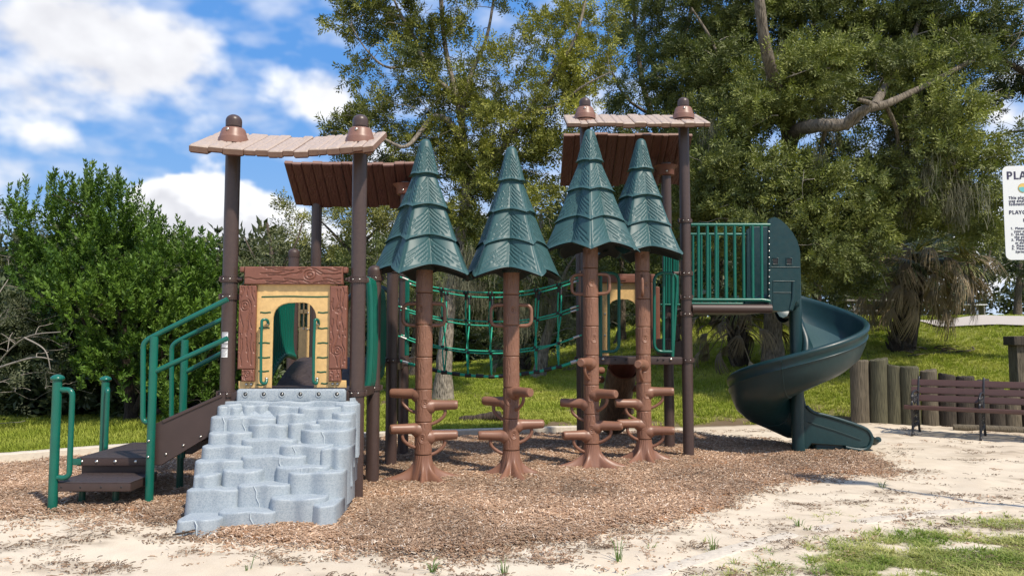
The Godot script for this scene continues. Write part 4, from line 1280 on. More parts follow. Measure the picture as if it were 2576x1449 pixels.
# a sheet moulded as a row of uneven planks that follow a shallow curve; collars hold it to its posts
func plank_roof(parent: Node3D, mid: Vector3, width: float, length: float, tilt: float, curl: float, collars: Array, seed_: int, above: bool) -> void:
	var r := RandomNumberGenerator.new()
	r.seed = seed_
	var roof := Node3D.new()
	roof.name = numbered("roof", parent)
	parent.add_child(roof)
	roof.global_transform = Transform3D(Basis(Vector3.RIGHT, tilt), mid)
	var x := -width / 2
	var thick := 0.062
	while x < width / 2 - 0.03:
		var w := minf(r.randf_range(0.07, 0.17), width / 2 - x)
		if width / 2 - x - w < 0.05: w = width / 2 - x
		var l := length + r.randf_range(-0.03, 0.03)
		var u := (x + w / 2) / (width / 2)
		var rel := Relief.new(w - 0.002, l, 0.0095)
		rel.grain(r, maxi(2, int(w / 0.028)), [[Vector2(w * 0.5, l * r.randf_range(0.2, 0.8)), 0.022]] if w > 0.12 and r.randf() < 0.6 else [], 0.006, 0.007)
		rel.round_edges(0.012)
		var mb := MB.new()
		var y := curl * u * u + r.randf_range(-0.009, 0.009)
		var tip := Basis(Vector3.BACK, atan(2.0 * curl * u / (width / 2)))
		rel.add_to(mb, Transform3D(Basis(Vector3.RIGHT, Vector3.FORWARD, Vector3.UP), Vector3(-w / 2 + 0.001, 0, length / 2 + r.randf_range(-0.012, 0.012))), thick + r.randf_range(-0.008, 0.010), true)
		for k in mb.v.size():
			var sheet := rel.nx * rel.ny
			mb.cl.push_back(Color(0.50, 0.40, 0.33) if k < sheet else Color(0.115, 0.043, 0.030) if k < sheet * 2 else Color(0.27, 0.160, 0.115))  # top weathered pale; underside painted extra dark to stand for its shade
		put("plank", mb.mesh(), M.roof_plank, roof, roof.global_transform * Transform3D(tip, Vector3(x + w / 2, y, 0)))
		x += w
	for c in collars:
		var mb := MB.new()
		if above:
			mb.lathe([[0.128, -0.05], [0.127, 0.004], [0.120, 0.014], [0.115, 0.03], [0.100, 0.082], [0.090, 0.094], [POST_R + 0.003, 0.098]], 30)
			mb.lathe([[POST_R, -0.135], [0.095, -0.13], [0.115, -0.10], [0.12, -0.06]], 30)
		else:
			mb.lathe([[POST_R, -0.13], [0.088, -0.128], [0.104, -0.115], [0.108, -0.05], [0.15, 0.0]], 30)
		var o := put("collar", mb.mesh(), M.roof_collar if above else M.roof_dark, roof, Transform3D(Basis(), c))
		var up := 0.064 if above else -0.085
		bolt(c + Vector3(-0.012, up, 0.106), Vector3(0, 0.0, 1), roof, 1.0)
		if above:
			var dome := put("post_cap", dome_me, M.post, roof, Transform3D(Basis(), c + Vector3(0, 0.160, 0)))
			var st := MB.new()
			st.lathe([[POST_R, -0.1], [POST_R, 0.162]], 28)
			put("post_top", st.mesh(), M.post, roof, Transform3D(Basis(), c))

func relief_plank(called: String, parent: Node3D, corner: Vector3, w: float, h: float, thick: float, knots: Array, lines: int, seed_: int, lying := false, wide := 0.0055) -> void:
	var r := RandomNumberGenerator.new()
	r.seed = seed_
	var rel := Relief.new(h if lying else w, w if lying else h, 0.0048)
	rel.grain(r, lines, knots, wide, 0.009)
	rel.round_edges(0.010)
	var mb := MB.new()
	var b := Basis(Vector3.RIGHT, Vector3.UP, Vector3.BACK)
	if lying: b = Basis(Vector3.DOWN, Vector3.RIGHT, Vector3.BACK)
	rel.add_to(mb, Transform3D(b, corner + (Vector3(0, h, 0) if lying else Vector3.ZERO)), thick)
	put(called, mb.mesh(), M.brown, parent)

func deck_box(called: String, parent: Node3D, a: Vector3, b: Vector3) -> void:
	var mb := MB.new()
	mb.box((a + b) / 2, (b - a).abs(), Basis(), 0.012)
	put(called, mb.mesh(), M.deck, parent)

func bar(called: String, parent: Node3D, pts: Array, r: float, m: Material, bend := 0.06) -> void:
	put(called, pipe(pts, r, bend), m, parent)

const LEFT_Z := 6.62

func build_left_tower() -> void:
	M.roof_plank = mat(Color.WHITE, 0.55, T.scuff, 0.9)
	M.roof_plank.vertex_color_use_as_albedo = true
	M.roof_collar = mat(lin(0.25, 0.128, 0.092), 0.42, T.soft, 1.0)
	M.rock_pale = mat(lin(0.45, 0.51, 0.545), 0.6)
	M.groove = mat(lin(0.008, 0.085, 0.040), 0.5)
	var t := thing("play_tower", "brown-posted play tower with a yellow arched panel behind the grey rock climber", "play tower", Vector3(-1.9, 0, -7.0))
	var xa := -2.445
	var xb := -1.332
	var top := at(577, 305, LEFT_Z).y
	post(t, xa, -LEFT_Z, top - 0.05, [at(571, 703, LEFT_Z).y, at(571, 747, LEFT_Z).y, at(571, 990, LEFT_Z).y], false)
	post(t, xb, -LEFT_Z, top - 0.05, [at(904, 704, LEFT_Z).y, at(905, 988, LEFT_Z).y], false)
	post(t, -1.335, -7.42, 2.03, [at(941, 700, 7.42).y, at(941, 975, 7.42).y])
	post(t, -2.47, -7.45, 1.5, [])
	# stickers with small print on the left post
	for s in [[835, 864, 0], [865, 876, 1], [877, 900, 2]]:
		var a := at(566, s[0], LEFT_Z - 0.07)
		var b := at(566, s[1], LEFT_Z - 0.07)
		var mb := MB.new()
		var pts := PackedVector3Array()
		for j in 2:
			for i in 7:
				var an := lerpf(-0.62, 0.28, i / 6.0)
				pts.push_back(Vector3(xa + sin(an) * (POST_R + 0.0012), (b.y + 0.003) if j == 0 else (a.y - 0.003), -LEFT_Z + cos(an) * (POST_R + 0.0012)))
		mb.grid(pts, 7, 2)
		var st := put("sticker", mb.mesh(), M.white, t)
		var pr := MB.new()
		var rows := int((a.y - b.y) / 0.011)
		for k in rows:
			var y := a.y - 0.009 - k * 0.0105
			if y < b.y + 0.007: break
			var an := -0.1 + (0.08 if k % 3 == 2 else 0.0)
			for q in 6:
				var a2 := lerpf(-0.52, 0.16 - 0.1 * (k % 3), q / 5.0)
				pr.box(Vector3(xa + sin(a2) * (POST_R + 0.0022), y, -LEFT_Z + cos(a2) * (POST_R + 0.0022)), Vector3(0.0075, 0.0028 if k else 0.004, 0.0008), Basis(Vector3.UP, a2), 0.0002)
		put("small_print", pr.mesh(), M.ink_grey, st)
	# deck and its edge
	var deck_y := at(700, 984, LEFT_Z - 0.05).y
	deck_box("deck", t, Vector3(xa + 0.05, deck_y - 0.06, -6.60), Vector3(xb - 0.05, deck_y - 0.004, -7.44))
	var mb := MB.new()
	mb.box(Vector3((xa + xb) / 2, deck_y - 0.06, -6.585), Vector3(xb - xa - 0.1, 0.10, 0.03))
	mb.box(Vector3(xb, deck_y - 0.03, -7.02), Vector3(0.04, 0.085, 0.74))
	put("deck_edge", mb.mesh(), M.deck_edge, t)
	# arched panel: header, two side planks, yellow sheet
	var d := LEFT_Z - 0.03
	var p := func(x: float, y: float) -> Vector3: return cr(580, 640, 3.622, x, y, d)
	var a: Vector3 = p.call(150, 300)
	var b: Vector3 = p.call(1058, 136)
	var panel := Node3D.new()
	panel.name = "arch_panel"
	t.add_child(panel)
	relief_plank("header_plank", panel, Vector3(a.x, a.y, -d + 0.035), b.x - a.x, b.y - a.y, 0.06, [[Vector2((b.y - a.y) * 0.48, (b.x - a.x) * 0.665), 0.040]], 7, 3, true)
	mb = MB.new()
	for e in [[108, 152, 137, 186], [1056, 1100, 140, 196]]:
		var e0: Vector3 = p.call(e[0], e[3])
		var e1: Vector3 = p.call(e[1], e[2])
		mb.box(Vector3((e0.x + e1.x) / 2, (e0.y + e1.y) / 2, -d + 0.004), Vector3(e1.x - e0.x, e1.y - e0.y, 0.055), Basis(), 0.008)
	put("header_end", mb.mesh(), M.brown, panel)
	a = p.call(86, 1078)
	b = p.call(263, 308)
	relief_plank("side_plank", panel, Vector3(a.x, a.y, -d + 0.03), b.x - a.x, b.y - a.y, 0.055, [[Vector2((b.x - a.x) * 0.36, (b.y - a.y) * 0.755), 0.034]], 6, 5)
	var a2v: Vector3 = p.call(122, 1190)
	var b2v: Vector3 = p.call(242, 1079)
	relief_plank("side_plank", panel, Vector3(a2v.x, a2v.y, -d + 0.03), b2v.x - a2v.x, b2v.y - a2v.y, 0.055, [[Vector2((b2v.x - a2v.x) * 0.42, (b2v.y - a2v.y) * 0.6), 0.022]], 3, 6)
	a = p.call(924, 1075)
	b = p.call(1096, 312)
	relief_plank("side_plank", panel, Vector3(a.x, a.y, -d + 0.03), b.x - a.x, b.y - a.y, 0.055, [[Vector2((b.x - a.x) * 0.48, (b.y - a.y) * 0.22), 0.030], [Vector2((b.x - a.x) * 0.52, (b.y - a.y) * 0.70), 0.016]], 6, 8)
	a2v = p.call(922, 1190)
	b2v = p.call(1036, 1076)
	relief_plank("side_plank", panel, Vector3(a2v.x, a2v.y, -d + 0.03), b2v.x - a2v.x, b2v.y - a2v.y, 0.055, [], 4, 9)
	var poly := PackedVector2Array()
	for q in [[85, 1188], [85, 1256], [388, 1251], [404, 605], [412, 570], [428, 535], [455, 505], [495, 482], [545, 470], [620, 466], [690, 466], [730, 476], [762, 500], [785, 535], [797, 570], [801, 605], [781, 1250], [1078, 1249], [1078, 1182], [1000, 1180], [1000, 296], [200, 296], [200, 1187]]:
		var w: Vector3 = p.call(q[0], q[1])
		poly.push_back(Vector2(w.x, w.y))
	mb = MB.new()
	mb.extrude(poly, 0.02, Transform3D(Basis(), Vector3(0, 0, -d - 0.004)), 0.004)
	put("yellow_sheet", mb.mesh(), M.yellow, panel)
	for g in [[300, 915, 410], [287, 385, 557], [818, 912, 557], [275, 375, 697], [818, 910, 702], [272, 376, 836], [815, 910, 836], [268, 378, 971], [810, 910, 971], [272, 368, 1097], [810, 897, 1104], [254, 325, 1222], [848, 910, 1210]]:
		var path := []
		for k in 7:
			var w: Vector3 = p.call(lerpf(g[0], g[1], k / 6.0), g[2] + 2.5 * sin(k * 1.3 + g[2]))
			path.push_back(Vector3(w.x, w.y, -d - 0.006))
		mb = MB.new()
		mb.tube(path, 0.0075, 6)
		put("groove", mb.mesh(), M.groove, panel)
	for s in [[362, 322, 316], [826, 806, 797]]:
		var x0: float = s[0]
		var x1: float = s[1]
		var x2: float = s[2]
		var z := Vector3(0, 0, 1)
		var pts := [p.call(x0 + 4, 665) + z * 0.006, p.call(x0 + 4, 622) + z * 0.03, p.call(x1, 622) + z * 0.055, p.call(x2, 900) + z * 0.06, p.call(x2 - 3, 1200) + z * 0.055, p.call(x0 - 8, 1212) + z * 0.03, p.call(x0 - 10, 1165) + z * 0.006]
		put("grab_handle", pipe(pts, 0.0125, 0.045), M.green, panel)
		bolt(p.call(x0, 660) + z * 0.012, z, panel)
		bolt(p.call(x0 - 12, 1165) + z * 0.012, z, panel)
	for q in [[162, 1217], [206, 1217], [956, 1213], [1000, 1213]]: bolt(p.call(q[0], q[1]) + Vector3(0, 0, 0.0), Vector3.BACK, panel)
	# short arms that hold the panel to the posts
	for s in [[xa, 703, 0.11], [xb, 704, -0.11]]:
		var y := at(571, s[1], LEFT_Z).y
		mb = MB.new()
		mb.tube([Vector3(s[0] + signf(s[2]) * 0.06, y, -LEFT_Z + 0.01), Vector3(s[0] + s[2], y, -LEFT_Z + 0.01)], 0.017, 10)
		put("panel_arm", mb.mesh(), M.clamp, t)
	# roof over the front posts
	var c1 := at(577, 351, LEFT_Z)
	var c2 := at(904, 353, LEFT_Z)
	var rm := at(727, 359, LEFT_Z)
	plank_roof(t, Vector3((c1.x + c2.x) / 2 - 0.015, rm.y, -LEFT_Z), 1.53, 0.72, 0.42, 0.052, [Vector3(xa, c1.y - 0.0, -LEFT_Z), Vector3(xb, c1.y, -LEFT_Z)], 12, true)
	# ribbed green wall beside the deck, on the right
	barrel_wall(t, Vector3(-1.365, 0, -7.12), Vector3(-1.36, 0, -7.38), 0.93, 1.93, 4)

	# --- the arched bridge from this deck to the rear one
	var br := thing("arch_bridge", "dark perforated arch bridge between ribbed green walls inside the left tower", "play bridge", Vector3(-1.85, 0, -8.2))
	mb = MB.new()
	var pts2 := PackedVector3Array()
	for j in 25:
		var v := j / 24.0
		var zz := lerpf(-7.46, -9.05, v)
		var hh := lerpf(0.905, 1.12, v) + 0.15 * sin(PI * v)
		for i in 9: pts2.push_back(Vector3(lerpf(-2.30, -1.36, i / 8.0), hh, zz))
	mb.grid(pts2, 9, 25)
	var low := PackedVector3Array()
	for q in pts2: low.push_back(q - Vector3(0, 0.05, 0))
	mb.grid(low, 9, 25, false, true)
	for j in 24:
		for e in [0, 8]:
			mb.quad_pts(pts2[j * 9 + e], pts2[(j + 1) * 9 + e], low[(j + 1) * 9 + e], low[j * 9 + e])
	put("arch_deck", mb.mesh(), M.deck, br)
	barrel_wall(br, Vector3(-2.385, 0, -8.45), Vector3(-2.37, 0, -7.5), 0.96, 1.92, 15)
	barrel_wall(br, Vector3(-1.43, 0, -7.55), Vector3(-1.43, 0, -8.25), 0.98, 1.9, 9)

# upright ribs in a row, rounded over at top and foot, with a rail along each
func barrel_wall(parent: Node3D, a: Vector3, b: Vector3, y0: float, y1: float, count: int) -> void:
	var wall := Node3D.new()
	wall.name = numbered("ribbed_wall", parent)
	parent.add_child(wall)
	var side := (b - a).normalized().cross(Vector3.UP)
	var arch := 0.12 if a.distance_to(b) > 0.8 else 0.0
	var gap := a.distance_to(b) / count
	for k in count:
		var t := (k + 0.5) / count
		var p := a.lerp(b, t)
		var up := arch * sin(PI * t) + (0.21 * (1.0 - t) if arch > 0.0 else 0.0)
		var mb := MB.new()
		mb.tube(smooth_path([p + Vector3(0, y0 + up, 0), p + side * 0.03 + Vector3(0, y0 + up + 0.06, 0), p + side * 0.045 + Vector3(0, (y0 + y1) / 2, 0), p + side * 0.03 + Vector3(0, y1 - 0.06, 0), p + Vector3(0, y1, 0)], 3), gap * 0.53, 10)
		put("rib", mb.mesh(), M.green, wall)
	for y in [y0, y1]:
		var path := []
		for k in count + 1:
			var t := float(k) / count
			path.push_back(a.lerp(b, t) + Vector3(0, y + ((arch * sin(PI * t) + 0.21 * (1.0 - t)) if arch > 0.0 and y == y0 else 0.0), 0))
		var mb := MB.new()
		mb.tube(path, 0.024, 8)
		put("rail", mb.mesh(), M.green_dark, wall)

func build_rear_tower() -> void:
	var t := thing("play_tower", "rear left play tower with a brown plank roof falling away and a yellow window panel", "play tower", Vector3(-1.9, 0, -9.3))
	post(t, -1.315, -8.42, 2.45, [at(981, 680, 8.42).y, at(981, 907, 8.42).y])
	post(t, -1.285, -9.12, 3.26, [at(1010, 700, 9.12).y, at(1010, 912, 9.12).y], false)
	var x1 := at(795, 600, 9.45).x
	post(t, x1, -9.45, at(795, 490, 9.45).y + 0.1, [], false)
	post(t, at(738, 660, 9.2).x, -9.2, at(738, 638, 9.2).y, [])
	deck_box("deck", t, Vector3(-2.42, 1.06, -9.06), Vector3(-1.30, 1.12, -10.1))
	var mb := MB.new()
	mb.box(Vector3(-1.30, 1.09, -8.78), Vector3(0.05, 0.11, 0.66))
	mb.box(Vector3(-1.30, 1.09, -9.6), Vector3(0.05, 0.11, 0.9))
	mb.box(Vector3(-1.36, 0.72, -9.5), Vector3(0.02, 0.62, 0.8))
	put("deck_edge", mb.mesh(), M.deck_edge, t)
	# yellow panel with a four-light window, seen through the arch
	var d := 9.75
	var p := func(x: float, y: float) -> Vector3: return cr(580, 640, 3.622, x, y, d)
	var lo: Vector3 = p.call(640, 985)
	var hi: Vector3 = p.call(757, 380)
	mb = MB.new()
	for s in [[640, 757, 985, 690], [640, 757, 470, 380], [640, 660, 690, 470], [684, 698, 690, 470], [722, 757, 690, 470], [660, 722, 566, 530]]:
		var q0: Vector3 = p.call(s[0], s[2])
		var q1: Vector3 = p.call(s[1], s[3])
		mb.box((q0 + q1) / 2, Vector3(q1.x - q0.x, q1.y - q0.y, 0.018 + 0.004 * (s[3] % 3)), Basis(), 0.002)
	put("window_panel", mb.mesh(), M.yellow, t)
	for s in [[660, 684, 680, 566], [698, 722, 680, 566], [660, 684, 530, 470], [698, 722, 530, 470]]:
		var q0: Vector3 = p.call(s[0], s[2])
		var q1: Vector3 = p.call(s[1], s[3])
		mb = MB.new()
		mb.box((q0 + q1) / 2 - Vector3(0, 0, 0.03), Vector3(q1.x - q0.x + 0.01, q1.y - q0.y + 0.01, 0.006), Basis(), 0.001)
		put("pane", mb.mesh(), M.green_dark, t)
	for s in [[690, 706], [726, 712], [733, 560], [749, 705]]: bolt(p.call(s[0], s[1]) + Vector3(0, 0, 0.012), Vector3.BACK, t, 0.9)
	var q0: Vector3 = p.call(757, 985)
	var q1: Vector3 = p.call(800, 380)
	mb = MB.new()
	mb.box((q0 + q1) / 2 + Vector3(0, 0, 0.012), Vector3(q1.x - q0.x, q1.y - q0.y, 0.05), Basis(), 0.006)
	put("side_plank", mb.mesh(), M.brown, t)
	# roof that falls away to the back
	var m := at(880, 462, 9.2)
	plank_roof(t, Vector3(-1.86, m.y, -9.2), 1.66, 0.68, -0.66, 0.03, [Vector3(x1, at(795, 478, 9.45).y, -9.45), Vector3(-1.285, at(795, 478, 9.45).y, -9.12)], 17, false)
	# the flat green end plates of the net bridge
	mb = MB.new()
	var g0 := at(1016, 895, 8.75)
	var g1 := at(1030, 655, 8.75)
	mb.box(Vector3(g0.x + 0.03, (g0.y + g1.y) / 2, -8.75), Vector3(0.05, g1.y - g0.y, 0.028), Basis(), 0.008)
	put("end_plate", mb.mesh(), M.green, t)
	# hood of a slide at the far side, only its rounded top shows
	var hood := PackedVector3Array()
	for j in 2:
		for i in 25:
			var a := PI * i / 24.0
			hood.push_back(Vector3(at(935, 700, 9.9).x + cos(a) * 0.42, 1.55 + sin(a) * 0.52, -9.95 - 0.35 * j))
	mb = MB.new()
	mb.grid(hood, 25, 2)
	var rim := []
	for i in 25: rim.push_back(hood[i])
	mb.tube(rim, 0.03, 8)
	put("slide_hood", mb.mesh(), M.slide, t)

func build_transfer_stair() -> void:
	var t := thing("transfer_station", "brown step platform with green rails and a stair up to the left tower", "play stairs", Vector3(-3.3, 0, -6.8))
	# two low platforms
	var l0 := at(133, 1213, 6.24)
	var lr := at(327, 1213, 6.24)
	var up_y := at(280, 1152, 6.62).y
	var lo_y := l0.y
	var step := func(called: String, x0: float, x1: float, y: float, z0: float, z1: float, deep: float) -> void:
		var mb := MB.new()
		mb.box(Vector3((x0 + x1) / 2, y - 0.006, (z0 + z1) / 2), Vector3(x1 - x0, 0.012, absf(z1 - z0)), Basis(), 0.005)
		var o := put(called, mb.mesh(), M.deck, t)
		mb = MB.new()
		mb.box(Vector3((x0 + x1) / 2, y - deep / 2 - 0.004, z0 - 0.012), Vector3(x1 - x0 - 0.004, deep, 0.022), Basis(), 0.006)
		mb.box(Vector3(x1 - 0.013, y - deep / 2 - 0.004, (z0 + z1) / 2 - 0.004), Vector3(0.022, deep, absf(z1 - z0) - 0.03), Basis(), 0.006)
		mb.box(Vector3(x0 + 0.013, y - deep / 2 - 0.004, (z0 + z1) / 2 - 0.004), Vector3(0.022, deep, absf(z1 - z0) - 0.03), Basis(), 0.006)
		put("step_edge", mb.mesh(), M.deck_edge, o)
	step.call("step", l0.x + 0.0, lr.x, lo_y, -6.24, -6.72, 0.072)
	var u0 := at(190, 1155, 6.64).x
	var u1 := at(372, 1155, 6.64).x
	step.call("step", u0, u1, up_y, -6.64, -7.62, 0.068)
	var mb := MB.new()
	mb.box(Vector3((u0 + u1) / 2 - 0.005, up_y - 0.115, -6.70), Vector3(u1 - u0 - 0.05, 0.095, 0.02), Basis(), 0.003)
	put("riser", mb.mesh(), M.deck_edge, t)
	for s in [[200, 0], [238, 0], [285, 0], [337, 0]]: bolt(Vector3(at(s[0], 1160, 6.62).x, up_y - 0.036, -6.645), Vector3.BACK, t, 1.25)
	for s in [152, 200, 252, 303]: bolt(Vector3(at(s, 1225, 6.24).x, lo_y - 0.042, -6.247), Vector3.BACK, t, 0.8, M.black)
	for s in [[205, 6.42], [290, 6.42], [225, 7.2]]:
		mb = MB.new()
		var x := at(s[0], 1240, s[1]).x
		mb.tube([Vector3(x, -0.1, -s[1]), Vector3(x, 0.22, -s[1])], 0.026, 12)
		put("leg", mb.mesh(), M.green_dark, t)
	# knobbed posts with loop rails
	for s in [[137, 6.24, 954, 14, 50], [259, 7.5, 956, 7, 24]]:
		var d: float = s[1]
		var x := at(s[0], 1100, d).x
		var top := at(s[0], s[2], d).y
		mb = MB.new()
		mb.tube([Vector3(x, -0.1, -d), Vector3(x, top, -d)], 0.036, 16)
		var rp := put("rail_post", mb.mesh(), M.green, t)
		mb = MB.new()
		mb.lathe([[0.036, -0.012], [0.050, -0.004], [0.054, 0.006], [0.050, 0.018], [0.036, 0.030], [0.016, 0.038], [0.001, 0.040]], 18)
		put("knob", mb.mesh(), M.green, rp, Transform3D(Basis(), Vector3(x, top, -d)))
		var w := 0.125 if s[1] < 7 else 0.06
		var yt := top - 0.085
		var yb := lo_y + 0.035 if s[1] < 7 else up_y - 0.05
		var dz := 0.0 if s[1] < 7 else 0.07
		put("loop_rail", pipe([Vector3(x + 0.02, yt, -d), Vector3(x + w, yt, -d + dz), Vector3(x + w, yb, -d + dz), Vector3(x + 0.02, yb, -d)], 0.0215, 0.10, 12), M.green, rp)
	# the bracket at the platform's corner
	mb = MB.new()
	mb.box(Vector3(u0 - 0.01, up_y - 0.036, -6.632), Vector3(0.11, 0.055, 0.012), Basis(), 0.004)
	put("bracket", mb.mesh(), M.green, t)
	# the stair: side boards, treads between
	var zf := 6.46
	var zb := 7.06
	var a := at(377, 1090, zf)
	var b := at(377, 1170, zf)
	var c := at(552, 1082, zf)
	var e := at(552, 998, zf)
	for z in [zf, zb]:
		var poly := PackedVector2Array([Vector2(a.x, b.y), Vector2(a.x, a.y + 0.06), Vector2(a.x + 0.03, a.y + 0.075), Vector2(e.x + 0.04, e.y + 0.03), Vector2(e.x + 0.04, c.y + 0.02), Vector2(a.x + 0.10, b.y - 0.0)])
		mb = MB.new()
		mb.extrude(poly, 0.022, Transform3D(Basis(), Vector3(0, 0, -z)), 0.004)
		var sb := put("side_board", mb.mesh(), M.deck_edge, t)
		mb = MB.new()
		var r0 := Vector3(a.x + 0.10, a.y + 0.095, -z + 0.004)
		var r1 := Vector3(e.x + 0.02, e.y + 0.012, -z + 0.004)
		mb.box((r0 + r1) / 2, Vector3(r0.distance_to(r1), 0.026, 0.014), Basis(Vector3.BACK, atan2(r1.y - r0.y, r1.x - r0.x)), 0.003)
		put("lip", mb.mesh(), M.deck_edge, sb)
		for k in 4:
			var q := b.lerp(c, 0.12 + 0.25 * k)
			bolt(Vector3(q.x + 0.06, q.y + 0.055, -z + 0.003), Vector3.BACK, sb, 0.8, M.steel)
	for k in 4:
		var q := b.lerp(c, (k + 0.5) / 4.0)
		mb = MB.new()
		mb.box(Vector3(q.x + 0.03, q.y + 0.11 + 0.03 * k, -(zf + zb) / 2), Vector3(0.24, 0.045, zb - zf - 0.04), Basis(), 0.006)
		put("tread", mb.mesh(), M.deck, t)
	# rails of the stair, front and rear
	for s in [[zf - 0.035, 380, 1265, 395, 842, 356, 872, 1048, 553, 762, 860, 936, 0], [zb, 458, 1240, 462, 851, 428, 880, 1045, 553, 806, 890, 937, 1]]:
		var d: float = s[0]
		var px := at(s[1], 1050, d).x
		mb = MB.new()
		var ptop := at(s[1], s[4] + 4, d).y
		mb.tube([Vector3(px, -0.1 if s[12] == 0 else 0.3, -d), Vector3(px, ptop, -d)], 0.034, 14)
		var rp := put("rail_post", mb.mesh(), M.green, t)
		if s[12] == 1:
			mb = MB.new()
			mb.tube([Vector3(px - 0.01, -0.1, -d), Vector3(px - 0.01, 0.45, -d)], 0.03, 12)
			put("leg", mb.mesh(), M.green_dark, t)
		var end := at(s[8], s[9], d)
		var bend_top := at(s[3], s[4], d)
		var low_l := at(s[5] + 2, s[6], d)
		var low_b := at(s[5] + 2, s[7] + 12, d)
		put("hand_rail", pipe([end + Vector3(0.06, 0.03, 0), bend_top + Vector3(-0.01, 0.0, 0), Vector3(low_l.x, bend_top.y - 0.06, -d), Vector3(low_b.x, low_b.y, -d), Vector3(px, low_b.y - 0.015, -d)], 0.0215, 0.10, 12), M.green, rp)
		var m0 := at(s[8], s[10], d)
		var m1 := at(s[1] + 6, s[11], d)
		put("hand_rail", pipe([m0 + Vector3(0.06, 0.03, 0), m1], 0.0215, 0.05, 12), M.green, rp)
		if s[12] == 0:
			for y in [1108, 1148]: bolt(Vector3(px - 0.002, at(380, y, d).y, -d + 0.034), Vector3.BACK, rp, 0.8)

